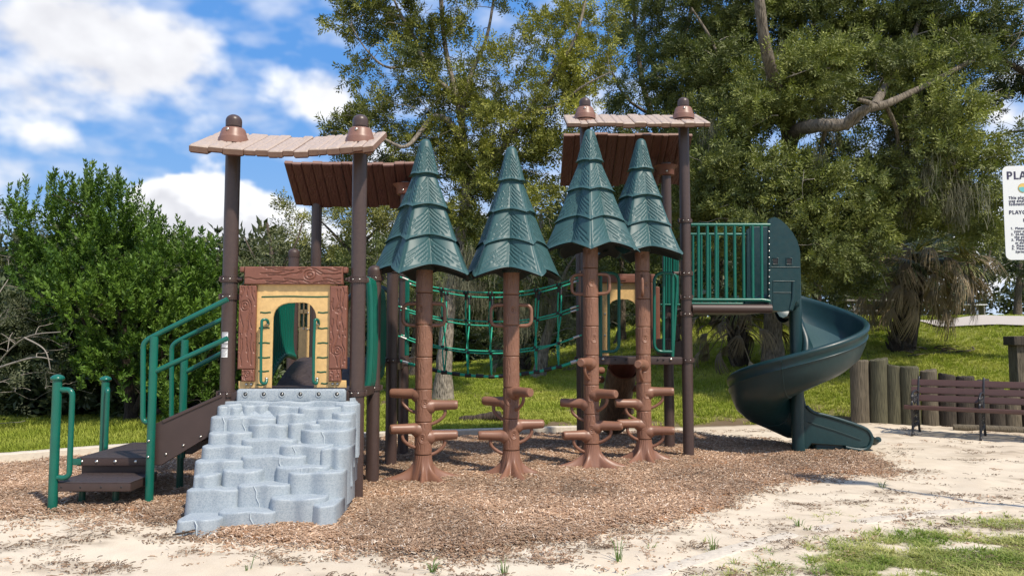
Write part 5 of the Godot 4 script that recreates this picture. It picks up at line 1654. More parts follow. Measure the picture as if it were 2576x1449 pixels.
func build_rock_climber() -> void:
	var t := thing("rock_climber", "speckled blue-grey moulded rock climbing ramp in front of the yellow arch", "climber", Vector3(-1.9, 0, -6.0))
	var q := func(x: float, y: float, d: float) -> Vector3: return cr(440, 960, 3.45, x, y, d)
	# the ledges: left, right, and the height of the front edge, as measured
	var ledges := [[395, 1590, 206], [385, 600, 232], [570, 830, 236], [800, 1180, 246], [1080, 1460, 262], [1395, 1602, 226], [362, 600, 254], [312, 672, 336], [440, 895, 350], [888, 1155, 316], [1370, 1566, 304], [1240, 1540, 370],
		[290, 668, 482], [638, 995, 410], [980, 1305, 400], [1098, 1540, 462], [232, 690, 598], [580, 1055, 540], [900, 1375, 592], [1268, 1516, 618], [170, 604, 728], [580, 1140, 686], [885, 1338, 782],
		[160, 382, 852], [416, 750, 814], [982, 1466, 830], [97, 554, 978], [546, 996, 938], [834, 1315, 1058], [1198, 1414, 1112], [372, 872, 1174], [12, 380, 1244]]
	var r := RandomNumberGenerator.new()
	r.seed = 404
	for l in ledges:
		var fy: float = (960.0 + l[2] / 3.45) / 1.0093
		var k := (fy - 855.0) / FOCAL
		var d := (1.37 + 5.40) / (0.975 + k)
		d = clampf(d, 5.5, 6.46)
		if l[2] < 260: d = 6.44 - (l[2] - 220) * 0.0012
		if l[0] < 20: d -= 0.06
		var a: Vector3 = q.call(l[0], l[2], d)
		var b: Vector3 = q.call(l[1], l[2], d)
		var top := a.y
		var w := b.x - a.x
		var ph := r.randf() * 9.0
		var outline := PackedVector2Array()
		var n := maxi(10, int(w / 0.022))
		var bulges := 1 if w < 0.22 else 2
		if w > 0.42 and r.randf() < 0.5: bulges = 3
		for i in n + 1:
			var u := i / float(n)
			var ends := pow(absf(u * 2.0 - 1.0), 6.0)
			var z := -d + 0.022 * absf(sin(PI * u * bulges + 0.25 * sin(ph + u * 4.0))) + 0.010 * sin(ph + u * 11.0) - 0.045 * ends
			outline.push_back(Vector2(a.x + w * u, z))
		outline.push_back(Vector2(b.x + 0.006, -d - 0.10))
		outline.push_back(Vector2(b.x, -d - 0.34))
		outline.push_back(Vector2(a.x, -d - 0.34))
		outline.push_back(Vector2(a.x - 0.006, -d - 0.10))
		var c := Vector2(a.x + w / 2, -d - 0.12)
		var m := outline.size()
		var pts := PackedVector3Array()
		var low := maxf(-0.12, top - 0.44)
		for ring in [[-0.030, low], [-0.010, lerpf(low, top, 0.5)], [0.0, top - 0.026], [0.001, top - 0.012], [0.005, top - 0.003], [0.013, top]]:
			for o in outline:
				var dir := (c - o).normalized()
				var out: Vector2 = o + dir * ring[0]
				if o.y < -d - 0.05: out = o + (dir * maxf(ring[0], 0.0))
				pts.push_back(Vector3(out.x, ring[1] + 0.006 * sin(o.x * 17.0 + ph) * (1.0 if ring[0] >= 0.0 else 0.0), out.y))
		var mb := MB.new()
		mb.grid(pts, m, 6, true, true)
		var cap := PackedVector3Array()
		for i in m: cap.push_back(pts[5 * m + i])
		mb.fan(Vector3(c.x, top + 0.004, c.y), cap, true)
		var ledge := put("rock_ledge", mb.mesh(), M.rock, t)
		if w > 0.26 and l[2] > 300 and r.randf() < 0.26: # a pale crack down the face
			var u := r.randf_range(0.3, 0.75)
			var crack := []
			var drop := minf(0.17, top + 0.02)
			for k2 in 5:
				var idx := int(clampf(u + 0.10 * k2 / 4.0 + 0.008 * sin(k2 * 2.5), 0.0, 1.0) * n)
				crack.push_back(Vector3(outline[idx].x, top - 0.006 - drop * k2 / 4.0, outline[idx].y + 0.002 + 0.010 * k2 / 4.0))
			mb = MB.new()
			mb.tube(crack, [0.004, 0.005, 0.005, 0.004, 0.002], 6)
			put("crack", mb.mesh(), M.rock_pale, ledge)
	# the body behind the ledges, and the flange bolted to the deck
	var body := MB.new()
	var prof := [Vector2(6.50, 0.80), Vector2(6.42, 0.78), Vector2(5.95, 0.22), Vector2(5.80, -0.1), Vector2(6.50, -0.1)]
	var xl := -2.36
	var xr := -1.40
	for k in prof.size():
		var p0: Vector2 = prof[k]
		var p1: Vector2 = prof[(k + 1) % prof.size()]
		body.quad_pts(Vector3(xl, p0.y, -p0.x), Vector3(xr, p0.y, -p0.x), Vector3(xr, p1.y, -p1.x), Vector3(xl, p1.y, -p1.x))
	for x in [xl, xr]:
		for k in [1, 2, 3]: body.quad_pts(Vector3(x, prof[0].y, -prof[0].x), Vector3(x, prof[k].y, -prof[k].x), Vector3(x, prof[k + 1].y, -prof[k + 1].x), Vector3(x, prof[0].y, -prof[0].x))
	put("ramp_body", body.mesh(), M.rock, t)
	# the right flank, a wavy side that closes the steps
	var flank := MB.new()
	var fp := PackedVector3Array()
	var edge := [[1600, 178, 6.46], [1600, 292, 6.42], [1540, 420, 6.36], [1540, 640, 6.2], [1500, 800, 6.08], [1468, 900, 6.0], [1470, 1040, 5.94], [1440, 1150, 5.9], [1412, 1215, 5.88]]
	for s in 3:
		for e in edge:
			var p: Vector3 = q.call(e[0], e[1], e[2])
			fp.push_back(Vector3(p.x + (-0.06 if s == 0 else -0.015 if s == 1 else -0.04), p.y, p.z + (-0.03 if s == 0 else -0.12 if s == 1 else -0.42)))
	flank.grid(fp, edge.size(), 3)
	put("flank", flank.mesh(), M.rock, t)
	var f0: Vector3 = q.call(548, 215, 6.50)
	var f1: Vector3 = q.call(1506, 96, 6.50)
	var fl := MB.new()
	fl.box(Vector3((f0.x + f1.x) / 2, (f0.y + f1.y) / 2, -6.52), Vector3(f1.x - f0.x, f1.y - f0.y, 0.06), Basis(), 0.016)
	put("flange", fl.mesh(), M.rock, t)
	for k in 6:
		var c: Vector3 = q.call(624 + 161 * k, 143, 6.48)
		var ring := MB.new()
		ring.lathe([[0.016, 0.0], [0.020, 0.004], [0.026, 0.004], [0.028, 0.0]], 16)
		var tr := Transform3D(Basis(Vector3.RIGHT, PI / 2), Vector3(c.x, c.y, -6.488))
		put("bolt_recess", ring.mesh(), M.rock, t, tr)
		var hole := MB.new()
		hole.lathe([[0.0165, 0.0016], [0.0005, 0.0015]], 14)
		put("recess_floor", hole.mesh(), M.black, t, tr)
		bolt(Vector3(c.x + 0.003, c.y + 0.002, -6.4862), Vector3.BACK, t, 0.62)

func build_net_bridge() -> void:
	var t := thing("rope_bridge", "green rope net bridge with black clips hung between the two towers", "rope bridge", Vector3(-0.2, 0, -8.8))
	var c := func(x: float, y: float, d: float) -> Vector3: return cr(960, 640, 2.336, x, y, d)
	var rows := [
		[8.50, [[128, 148], [250, 192], [375, 216], [520, 236], [665, 241], [800, 240], [938, 222], [1072, 190], [1185, 150]]],
		[9.10, [[148, 176], [270, 216], [402, 242], [540, 264], [678, 270], [810, 262], [955, 240], [1086, 206], [1190, 170]]],
		[8.56, [[118, 322], [255, 366], [380, 392], [520, 407], [660, 413], [800, 410], [932, 394], [1066, 362], [1190, 318]]],
		[9.04, [[130, 345], [280, 385], [404, 412], [540, 432], [676, 437], [810, 428], [946, 406], [1085, 374], [1190, 340]]],
		[8.63, [[118, 498], [255, 548], [404, 578], [534, 597], [670, 602], [800, 597], [940, 579], [1072, 541], [1208, 492]]],
		[8.92, [[135, 492], [280, 540], [382, 563], [525, 582], [664, 588], [810, 582], [930, 566], [1062, 544], [1180, 505]]],
		[8.78, [[128, 648], [265, 684], [392, 714], [533, 732], [673, 739], [805, 731], [940, 711], [1072, 681], [1192, 642]]]]
	var pts := []
	for k in rows.size():
		var line := []
		for s in rows[k][1]: line.push_back(c.call(s[0], s[1], rows[k][0]))
		pts.push_back(line)
		var mb := MB.new()
		mb.tube(smooth_path(line, 6), 0.0085 if k < 6 else 0.017, 8)
		put("rope", mb.mesh(), M.rope, t)
		for e in [0, line.size() - 1]: # pale crimps at the ends
			var dir: Vector3 = (line[1] - line[0]).normalized() if e == 0 else (line[e - 1] - line[e]).normalized()
			mb = MB.new()
			mb.tube([line[e] + dir * 0.03, line[e] + dir * 0.10], 0.0125 if k < 6 else 0.021, 8)
			put("crimp", mb.mesh(), M.steel_dull, t)
	for i in range(1, 8):
		for side in 2:
			var line := [pts[0 + side][i], pts[2 + side][i].lerp(pts[4 + side][i], -0.02), pts[4 + side][i], pts[6][i]]
			line[1] = pts[2 + side][i]
			var mb := MB.new()
			mb.tube(smooth_path(line, 5), 0.0085, 8)
			put("rope", mb.mesh(), M.rope, t)
			mb = MB.new()
			for k in [0, 1]: mb.box(line[0] + Vector3(0, -0.012 + 0.0, 0.0) + Vector3(0.018 * (k * 2 - 1), 0, 0), Vector3(0.026, 0.044, 0.04), Basis(), 0.008)
			mb.tube([line[0] - Vector3(0, 0.02, 0), line[0].lerp(line[1], 0.28)], 0.016, 8)
			put("clip", mb.mesh(), M.black, t)
			for k in [1, 2]:
				mb = MB.new()
				mb.tube([line[k] - Vector3(0.017, 0, 0), line[k] + Vector3(0.017, 0, 0)], 0.0175, 8)
				mb.tube([line[k] - Vector3(0, 0.015, 0), line[k] + Vector3(0, 0.015, 0)], 0.014, 8)
				put("clip", mb.mesh(), M.black, t)
		var mb2 := MB.new()
		mb2.tube([pts[6][i] - Vector3(0.035, 0, 0), pts[6][i] + Vector3(0.035, 0, 0)], 0.024, 10)
		put("clip", mb2.mesh(), M.black, t)
		if i < 7:
			var mid: Vector3 = pts[6][i].lerp(pts[6][i + 1], 0.5)
			var dir: Vector3 = (pts[6][i + 1] - pts[6][i]).normalized()
			mb2 = MB.new()
			mb2.tube([mid - dir * 0.045, mid + dir * 0.045], 0.0235, 10)
			put("sleeve", mb2.mesh(), M.black, t)

func build_right_tower() -> void:
	var t := thing("play_tower", "tall right play tower with two plank roofs and a green-railed upper deck", "play tower", Vector3(1.6, 0, -9.4))
	var zf := 9.02
	var c := func(x: float, y: float, d: float) -> Vector3: return cr(1400, 620, 2.416, x, y, d)
	var xf2 := at(1727, 740, zf).x
	var xf1 := at(1472, 300, zf).x
	var top := at(1718, 262, zf).y
	var cl := [at(1720, 556, zf).y, at(1725, 688, zf).y, at(1727, 748, zf).y, at(1728, 790, zf).y, at(1730, 906, zf).y]
	post(t, xf2, -zf, top - 0.05, cl, false)
	post(t, xf1, -zf, top - 0.05, [cl[1], cl[4]], false)
	var zr := 9.72
	post(t, at(1462, 800, zr).x, -zr, 2.7, [cl[4]])
	post(t, at(1681, 800, zr).x, -zr, at(1676, 430, zr).y + 0.1, [at(1681, 760, zr).y, at(1681, 800, zr).y], false)
	# lower deck
	var y := at(1600, 898, zf).y
	deck_box("deck", t, Vector3(xf1 + 0.02, y - 0.06, -zf - 0.04), Vector3(xf2 - 0.02, y, -zr - 0.05))
	var mb := MB.new()
	mb.box(Vector3((xf1 + xf2) / 2, y - 0.045, -zf + 0.045), Vector3(xf2 - xf1 - 0.14, 0.088, 0.04), Basis(), 0.008)
	put("deck_edge", mb.mesh(), M.deck_edge, t)
	for x in [317, 735]: bolt(c.call(x, 706, zf - 0.07), Vector3.BACK, t, 1.3)
	for x in [395, 460, 655, 690]: bolt(c.call(x, 708, zf - 0.07), Vector3.BACK, t, 0.8, M.black)
	# loops of rail either side of the entrance
	var dl := zf - 0.02
	for s in [[304, 352, 416, 1], [745, 690, 632, -1]]:
		var g := Node3D.new()
		g.name = numbered("entrance_rail", t)
		t.add_child(g)
		put("rail_loop", pipe([c.call(s[0], 690, dl), c.call(s[0], 178, dl) + Vector3(-0.06 * s[3], 0, 0), c.call(s[2], 178, dl), c.call(s[2], 660, dl), c.call(s[0], 660, dl)], 0.019, 0.11), M.green, g)
		put("rail_bar", pipe([c.call(s[1], 178, dl), c.call(s[1], 660, dl)], 0.017), M.green, g)
		put("rail_bar", pipe([c.call(s[0], 180, dl), c.call(s[0], 690, dl)], 0.019), M.green, g)
	put("rail_arm", pipe([c.call(745, 178, dl), Vector3(xf2 - 0.06, c.call(745, 178, dl).y, -zf)], 0.022), M.clamp, t)
	# rear arched panel
	var dp := 10.05
	var poly := PackedVector2Array()
	for s in [[304, 236], [304, 690], [352, 690], [352, 400], [358, 372], [374, 352], [400, 341], [432, 338], [470, 340], [500, 352], [518, 372], [524, 400], [524, 690], [604, 690], [604, 236]]:
		var w: Vector3 = c.call(s[0], s[1], dp)
		poly.push_back(Vector2(w.x, w.y))
	mb = MB.new()
	mb.extrude(poly, 0.02, Transform3D(Basis(), Vector3(0, 0, -dp)), 0.003)
	put("yellow_sheet", mb.mesh(), M.yellow, t)
	for s in [[432, 250], [600, 250], [330, 428], [600, 383], [603, 520], [330, 560]]: bolt(c.call(s[0], s[1], dp - 0.002), Vector3.BACK, t, 1.1)
	var h0: Vector3 = c.call(292, 238, dp - 0.03)
	var h1: Vector3 = c.call(636, 184, dp - 0.03)
	mb = MB.new()
	mb.box((h0 + h1) / 2, Vector3(h1.x - h0.x, h1.y - h0.y, 0.05), Basis(), 0.01)
	var m0: Vector3 = c.call(415, 222, dp - 0.06)
	var m1: Vector3 = c.call(460, 200, dp - 0.06)
	mb.box((m0 + m1) / 2, Vector3(m1.x - m0.x, m1.y - m0.y, 0.012), Basis(), 0.004)
	put("header_plank", mb.mesh(), M.brown, t)
	h0 = c.call(608, 640, dp - 0.03)
	h1 = c.call(622, 236, dp - 0.03)
	mb = MB.new()
	mb.box((h0 + h1) / 2, Vector3(h1.x - h0.x, h1.y - h0.y, 0.05), Basis(), 0.01)
	put("side_plank", mb.mesh(), M.brown, t)
	h0 = c.call(638, 612, dp - 0.03)
	h1 = c.call(663, 262, dp - 0.03)
	mb = MB.new()
	mb.box((h0 + h1) / 2, Vector3(h1.x - h0.x, h1.y - h0.y, 0.07), Basis(), 0.01)
	put("side_plank", mb.mesh(), M.brown, t)
	# steps from the lower deck to the upper
	for k in 3:
		mb = MB.new()
		mb.box(Vector3(xf2 - 0.20 + 0.14 * k, y + 0.11 + 0.17 * k, -zr + 0.24), Vector3(0.03, 0.20, 0.62), Basis(), 0.006)
		mb.box(Vector3(xf2 - 0.12 + 0.14 * k, y + 0.20 + 0.17 * k, -zr + 0.24), Vector3(0.17, 0.03, 0.62), Basis(), 0.006)
		put("stair_step", mb.mesh(), M.deck_edge, t)
	# skirt boards below the steps, seen right of the entrance
	for s in [[700, 800, 395, 555], [700, 800, 590, 690]]:
		var b0: Vector3 = c.call(s[0], s[3], zr + 0.35)
		var b1: Vector3 = c.call(s[1], s[2], zr + 0.35)
		mb = MB.new()
		mb.box((b0 + b1) / 2, Vector3(b1.x - b0.x, b1.y - b0.y, 0.02), Basis(), 0.004)
		put("skirt_board", mb.mesh(), M.deck_edge, t)
	# green gate bars behind the right post
	for x in [692, 706, 722, 735, 752, 764, 776]:
		put("gate_bar", pipe([c.call(x, 30, zr - 0.1), c.call(x, 372, zr - 0.1)], 0.014, 0.02, 8), M.green, t)
	put("gate_rail", pipe([c.call(670, 372, zr - 0.1), c.call(790, 372, zr - 0.1)], 0.016), M.green, t)
	put("gate_rail", pipe([c.call(640, 30, zr - 0.1), c.call(790, 30, zr - 0.1)], 0.016), M.green, t)
	# upper deck with its two barred railings
	var e := func(x: float, yy: float, d: float) -> Vector3: return cr(1700, 520, 2.196, x, yy, d)
	var ue: Vector3 = e.call(566, 566, zf)
	var uy := ue.y
	deck_box("upper_deck", t, Vector3(xf2 + 0.05, uy - 0.07, -zf + 0.0), Vector3(ue.x, uy - 0.005, -zf - 1.0))
	mb = MB.new()
	mb.tube([Vector3(xf2 + 0.06, uy - 0.03, -zf + 0.02), Vector3(ue.x, uy - 0.03, -zf + 0.02)], 0.052, 18)
	put("upper_deck_edge", mb.mesh(), M.clamp, t)
	for s in [[zf + 0.0, 112, 530, [162, 212, 260, 313, 363, 413, 464, 514], 120, 562, 0.0195], [zf + 0.96, 165, 552, [132, 178, 226, 270, 318, 366, 412, 458], 110, 466, 0.018]]:
		var g := Node3D.new()
		g.name = numbered("railing", t)
		t.add_child(g)
		var d: float = s[0]
		put("top_rail", pipe([e.call(s[4], s[1], d), e.call(s[5], s[1], d)], s[6] * 1.05, 0.05, 12), M.green, g)
		put("bottom_rail", pipe([e.call(s[4], s[2], d), e.call(s[5] - 40, s[2], d), e.call(s[5], s[2] + 8, d)], s[6] * 1.05, 0.05, 12), M.green, g)
		for x in s[3]: put("rail_bar", pipe([e.call(x, s[1], d), e.call(x + (4 if x > 300 else 1), s[2], d)], s[6] * 0.9, 0.02, 10), M.green, g)
	# roofs
	var c1 := at(1472, 291, zf)
	var rm := at(1604, 295, zf)
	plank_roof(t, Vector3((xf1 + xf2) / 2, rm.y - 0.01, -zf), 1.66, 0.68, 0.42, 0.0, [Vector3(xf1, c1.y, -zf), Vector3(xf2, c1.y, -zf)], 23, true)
	var m := at(1560, 397, 9.85)
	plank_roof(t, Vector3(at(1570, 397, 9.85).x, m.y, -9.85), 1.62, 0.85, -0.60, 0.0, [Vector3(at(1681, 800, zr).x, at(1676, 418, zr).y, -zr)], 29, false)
	# the hollow log that leads down behind
	var lg := thing("log_tunnel", "hollow moulded log with pegs sloping down behind the right tower", "climber", Vector3(1.1, 0, -10.8))
	var l0: Vector3 = c.call(440, 760, 10.2)
	var l1: Vector3 = c.call(372, 1090, 11.0)
	mb = MB.new()
	mb.tube([l0, l0.lerp(l1, 0.3), l0.lerp(l1, 0.7), l1], [0.20, 0.20, 0.21, 0.22], 22, false)
	put("log_shell", mb.mesh(), M.log_plastic, lg)
	mb = MB.new()
	mb.tube([l0 + (l0 - l1) * 0.001, l0.lerp(l1, 0.5), l1], [0.175, 0.175, 0.18], 22, false)
	put("log_lining", mb.mesh(), M.brown, lg)
	for s in [[312, 775, 10.3], [505, 885, 10.4], [310, 830, 10.4], [430, 1022, 10.6], [450, 980, 10.5]]:
		var a: Vector3 = c.call(s[0], s[1], s[2])
		mb = MB.new()
		mb.tube([a, a + Vector3(0.14 if s[0] > 400 else -0.10, 0, 0.1)], [0.05, 0.042], 10)
		put("peg", mb.mesh(), M.trunk, lg)
	put("leg", pipe([c.call(355, 1130, 10.9), c.call(355, 1215, 10.9)], 0.02), M.clamp, lg)

func build_spiral_slide() -> void:
	var t := thing("spiral_slide", "dark teal one-turn spiral slide at the right end of the play structure", "slide", Vector3(3.47, 0, -9.36))
	var mid := Vector3(3.47, 0, -9.38)
	# the trough in section: distance from the column, height above its floor
	var sec := [[0.09, 0.20], [0.075, 0.235], [0.10, 0.262], [0.135, 0.245], [0.15, 0.20], [0.20, 0.075], [0.28, 0.02], [0.42, 0.0], [0.55, 0.02], [0.66, 0.085], [0.725, 0.21], [0.745, 0.36], [0.752, 0.40], [0.775, 0.425], [0.805, 0.425], [0.825, 0.40], [0.823, 0.37],
		[0.800, 0.352], [0.797, 0.29], [0.806, 0.286], [0.806, 0.276], [0.792, 0.272], [0.778, 0.20], [0.72, 0.06], [0.62, -0.02], [0.48, -0.06], [0.36, -0.062], [0.24, -0.04], [0.15, 0.03], [0.10, 0.14]]
	var pts := PackedVector3Array()
	var rows := 0
	var ns := sec.size()
	# height of the floor: falls evenly round the turn, flattens at the way out
	var floor_at := func(a: float) -> float: return 1.58 - 1.40 * a / TAU + 0.07 * maxf(0.0, 1.0 - a / 1.4)
	var add := func(center: Vector3, out: Vector3, fl: float, squash: float, off: float) -> void:
		for s in sec: pts.push_back(center + out * (s[0] + off) + Vector3(0, fl + s[1] * squash, 0))
	for k in 81:
		var a := TAU * k / 80.0
		var out := Vector3(sin(a), 0, -cos(a))
		add.call(mid, out, floor_at.call(a), 1.0 - 0.36 * smoothstep(5.0, TAU, a), 0.0)
		rows += 1
	for k in range(1, 22):
		var u := k / 21.0
		var x := u * 1.02
		var fl := maxf(0.0, 1.0 - u)
		var h := 0.13 + 0.05 * pow(1.0 - u, 1.6)
		var sq := 0.64 - 0.2 * u
		var nose := smoothstep(0.86, 1.0, u)
		add.call(mid + Vector3(x, 0, 0), Vector3(0, 0, -1), h - 0.04 * nose, sq * (1.0 - 0.45 * nose), 0.0)
		rows += 1
	var mb := MB.new()
	mb.grid(pts, ns, rows, true)
	var ring := pts.slice(pts.size() - ns)
	put("chute", mb.mesh(), M.slide, t)
	# the run, rubbed pale by use
	mb = MB.new()
	var run := PackedVector3Array()
	for k in range(2, 92):
		for q in range(5, 10): run.push_back(pts[k * ns + q] + Vector3(0, 0.003, 0))
	mb.grid(run, 5, 90)
	put("worn_run", mb.mesh(), M.slide_worn, t)
	# flanged joints between the moulded lengths
	for k in [22, 47, 70]:
		mb = MB.new()
		var joint := []
		for q in range(16, ns): joint.push_back(pts[k * ns + q] + (pts[k * ns + q] - pts[k * ns + 7]).normalized() * 0.002)
		mb.tube(joint, 0.007, 6)
		put("joint", mb.mesh(), M.slide, t)
	# rolled lip at the way out
	mb = MB.new()
	var lip := []
	for k in range(2, 15): lip.push_back(ring[k])
	mb.tube(lip, 0.035, 8)
	put("exit_lip", mb.mesh(), M.slide, t)
	# foot under the way out
	mb = MB.new()
	var fx := at(2110, 1120, 9.4).x
	mb.box(Vector3(fx, 0.075, -9.68), Vector3(0.52, 0.15, 0.46), Basis(), 0.03)
	put("foot", mb.mesh(), M.slide, t)
	# the gusset between the column and the way out
	var g := PackedVector2Array()
	for s in [[2024, 985], [2032, 1020], [2050, 1036], [2090, 1046], [2170, 1072], [2192, 1088], [2196, 1108], [2186, 1126], [2165, 1130], [2130, 1124], [2064, 1120], [2046, 1118], [2030, 1138], [2022, 1138]]:
		var w := at(s[0], s[1], 9.40)
		g.push_back(Vector2(w.x, w.y))
	mb = MB.new()
	mb.extrude(g, 0.05, Transform3D(Basis(), Vector3(0, 0, -9.42)), 0.015)
	put("exit_side", mb.mesh(), M.slide, t)
	mb = MB.new()
	var brim := []
	for k in range(1, 10): brim.push_back(Vector3(g[k].x, g[k].y - 0.012, -9.425))
	mb.tube(smooth_path(brim, 3), 0.024, 10)
	put("exit_rim", mb.mesh(), M.slide, t)
	mb = MB.new()
	mb.tube([at(2034, 1062, 9.41), at(2100, 1082, 9.41), at(2168, 1106, 9.41)], 0.005, 6)
	put("exit_seam", mb.mesh(), M.slide, t)
	# column
	mb = MB.new()
	var cx := at(2014, 1000, 9.36).x
	mb.lathe([[0.080, -0.1], [0.078, 0.02], [0.076, 0.8], [0.074, 1.5], [0.074, 2.45]], 24, Vector3(mid.x, 0, mid.z), true)
	put("column", mb.mesh(), M.slide, t)
	# the hood you slide out of: two tall rounded cheeks and the wall between
	var e := func(x: float, y: float, d: float) -> Vector3: return cr(1700, 520, 2.196, x, y, d)
	for d in [9.06, 9.92]:
		var o := PackedVector2Array()
		for s in [[556, 585], [560, 88], [568, 74], [590, 68], [620, 82], [655, 112], [690, 155], [715, 200], [728, 245], [732, 300], [733, 470], [733, 520], [705, 545], [690, 590], [640, 596]]:
			var w: Vector3 = e.call(s[0], s[1], 9.06)
			o.push_back(Vector2(w.x, w.y))
		mb = MB.new()
		mb.extrude(o, 0.075, Transform3D(Basis(), Vector3(0, 0, -d)), 0.02)
		var ch := put("hood_cheek", mb.mesh(), M.slide, t)
		if d < 9.5:
			# hand holes, step line and inset panel
			for x in [592, 669]:
				var h0: Vector3 = e.call(x - 13, 330, d)
				var h1: Vector3 = e.call(x + 13, 300, d)
				mb = MB.new()
				mb.box(Vector3((h0.x + h1.x) / 2, (h0.y + h1.y) / 2, -d + 0.001), Vector3(h1.x - h0.x, h1.y - h0.y, 0.006), Basis(), 0.002)
				put("hand_hole", mb.mesh(), M.black, ch)
				mb = MB.new()
				mb.tube([Vector3(h0.x - 0.006, h0.y - 0.006, -d + 0.003), Vector3(h1.x + 0.006, h0.y - 0.006, -d + 0.003), Vector3(h1.x + 0.006, h1.y + 0.006, -d + 0.003), Vector3(h0.x - 0.006, h1.y + 0.006, -d + 0.003), Vector3(h0.x - 0.006, h0.y - 0.006, -d + 0.003)], 0.007, 6)
				put("hole_rim", mb.mesh(), M.slide, ch)
			for s in [[566, 728, 348], [580, 700, 426], [580, 686, 490]]:
				mb = MB.new()
				mb.tube([e.call(s[0], s[2], d - 0.001), e.call(s[1], s[2], d - 0.001)], 0.006, 6)
				put("rib", mb.mesh(), M.slide, ch)
			mb = MB.new()
			mb.tube([e.call(692, 430, d - 0.0), e.call(690, 520, d), e.call(676, 585, d)], 0.02, 8)
			mb.tube([e.call(580, 426, d), e.call(580, 585, d)], 0.006, 6)
			put("rib", mb.mesh(), M.slide, ch)
	var w0: Vector3 = e.call(470, 560, 9.9)
	var w1: Vector3 = e.call(560, 120, 9.9)
	mb = MB.new()
	mb.box(Vector3((w0.x + w1.x) / 2, (w0.y + w1.y) / 2, -9.93), Vector3(w1.x - w0.x + 0.05, w1.y - w0.y, 0.04), Basis(), 0.01)
	put("hood_wing", mb.mesh(), M.slide, t)
	mb = MB.new()
	var a0: Vector3 = e.call(600, 585, 9.4)
	mb.box(Vector3(a0.x - 0.02, a0.y + 0.085, -9.53), Vector3(0.42, 0.20, 0.84), Basis(), 0.05)
	put("hood_floor", mb.mesh(), M.slide, t)
	for k in 12:
		bolt(e.call(558, 150 + 36 * k, 9.05), Vector3.BACK, t, 0.7)

# ------------------------------------------------------------------ pine climbers
func build_pine_climbers() -> void:
	var seg_a := trunk_segment(1, false)
	var seg_b := trunk_segment(2, true)
	var seg_c := trunk_segment(3, true)
	var crown := pine_crown()
	var under := pine_under()
	var root := trunk_root()
	var peg := peg_mesh()
	var handle := pipe([Vector3(0.07, 0.105, 0), Vector3(0.205, 0.10, 0), Vector3(0.205, -0.105, 0), Vector3(0.07, -0.11, 0)], 0.018, 0.06, 12)
	# px of the trunk, distance, segments, crown turn, root turn, pegs (height, angle), handle angle, label
	var list := [
		[1065, 7.52, 6, 18.5, 0.4, [[0.845, 172], [0.735, 2], [0.515, 205], [0.44, 12]], 0, "first plastic pine climber from the left, beside the rock ramp, pegs low on both sides"],
		[1286, 7.82, 6, 39.7, 2.1, [[0.85, 305], [0.74, 150], [0.515, 8], [0.41, 188]], 0, "second plastic pine climber from the left, standing before the middle of the rope net"],
		[1488, 8.28, 7, 5.0, 3.3, [[1.13, 245], [0.80, 315], [0.69, 170], [0.46, 340], [0.36, 200]], 15, "tallest plastic pine climber, third from the left, its tip over the front plank roof"],
		[1620, 8.68, 7, 30.0, 4.0, [[1.10, 250], [0.79, 350], [0.66, 190], [0.44, 200], [0.36, 345]], 100, "rearmost plastic pine climber, with one handle facing forward, beside the right tower's post"]]
	for n in list.size():
		var s: Array = list[n]
		var d: float = s[1]
		var x := at(s[0], 1000, d).x
		var t := thing("pine_climber", s[7], "climber", Vector3(x, 0, -d), "pine tree climbers")
		var base := Vector3(x, 0, -d)
		put("root_base", root, M.trunk, t, Transform3D(Basis(Vector3.UP, s[4]), base))
		var y := 0.266
		for k in s[2]:
			var turn: float = [0.0, 2.2, 1.2, 4.0, 5.1, 3.0, 0.8][k] + n * 1.7
			put("trunk_segment", [seg_b, seg_c, seg_a, seg_a, seg_b, seg_a, seg_c][k] if n < 2 else [seg_b, seg_c, seg_b, seg_c, seg_a, seg_b, seg_c][k], M.trunk, t, Transform3D(Basis(Vector3.UP, 0.35 * sin(turn)), Vector3(x, y, -d)))
			y += 0.3125
		for p in s[5]: put("peg", peg, M.trunk, t, Transform3D(Basis(Vector3.UP, deg_to_rad(p[1])), base + Vector3(0, p[0], 0)))
		var hy := 0.266 + 0.3125 * (4 if n < 2 else 4) + 0.165 + (0.0 if n < 2 else 0.3125)
		for k in 2:
			if n == 3 and k == 1: continue
			put("grab_handle", handle, M.trunk, t, Transform3D(Basis(Vector3.UP, deg_to_rad(-s[6]) + PI * k), base + Vector3(0, hy - (0.06 if n < 2 else 0.02), 0)))
		put("crown", crown, M.pine, t, Transform3D(Basis(Vector3.UP, deg_to_rad(-s[3])), base + Vector3(0, y - 0.06, 0)))
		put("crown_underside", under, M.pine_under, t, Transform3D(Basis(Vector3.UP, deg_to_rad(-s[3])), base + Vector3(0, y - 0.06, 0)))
		for a in [0.3, -0.9]: bolt(base + Vector3(sin(a) * 0.099, y + 0.02, cos(a) * 0.099), Vector3(sin(a), 0, cos(a)), t, 1.0)

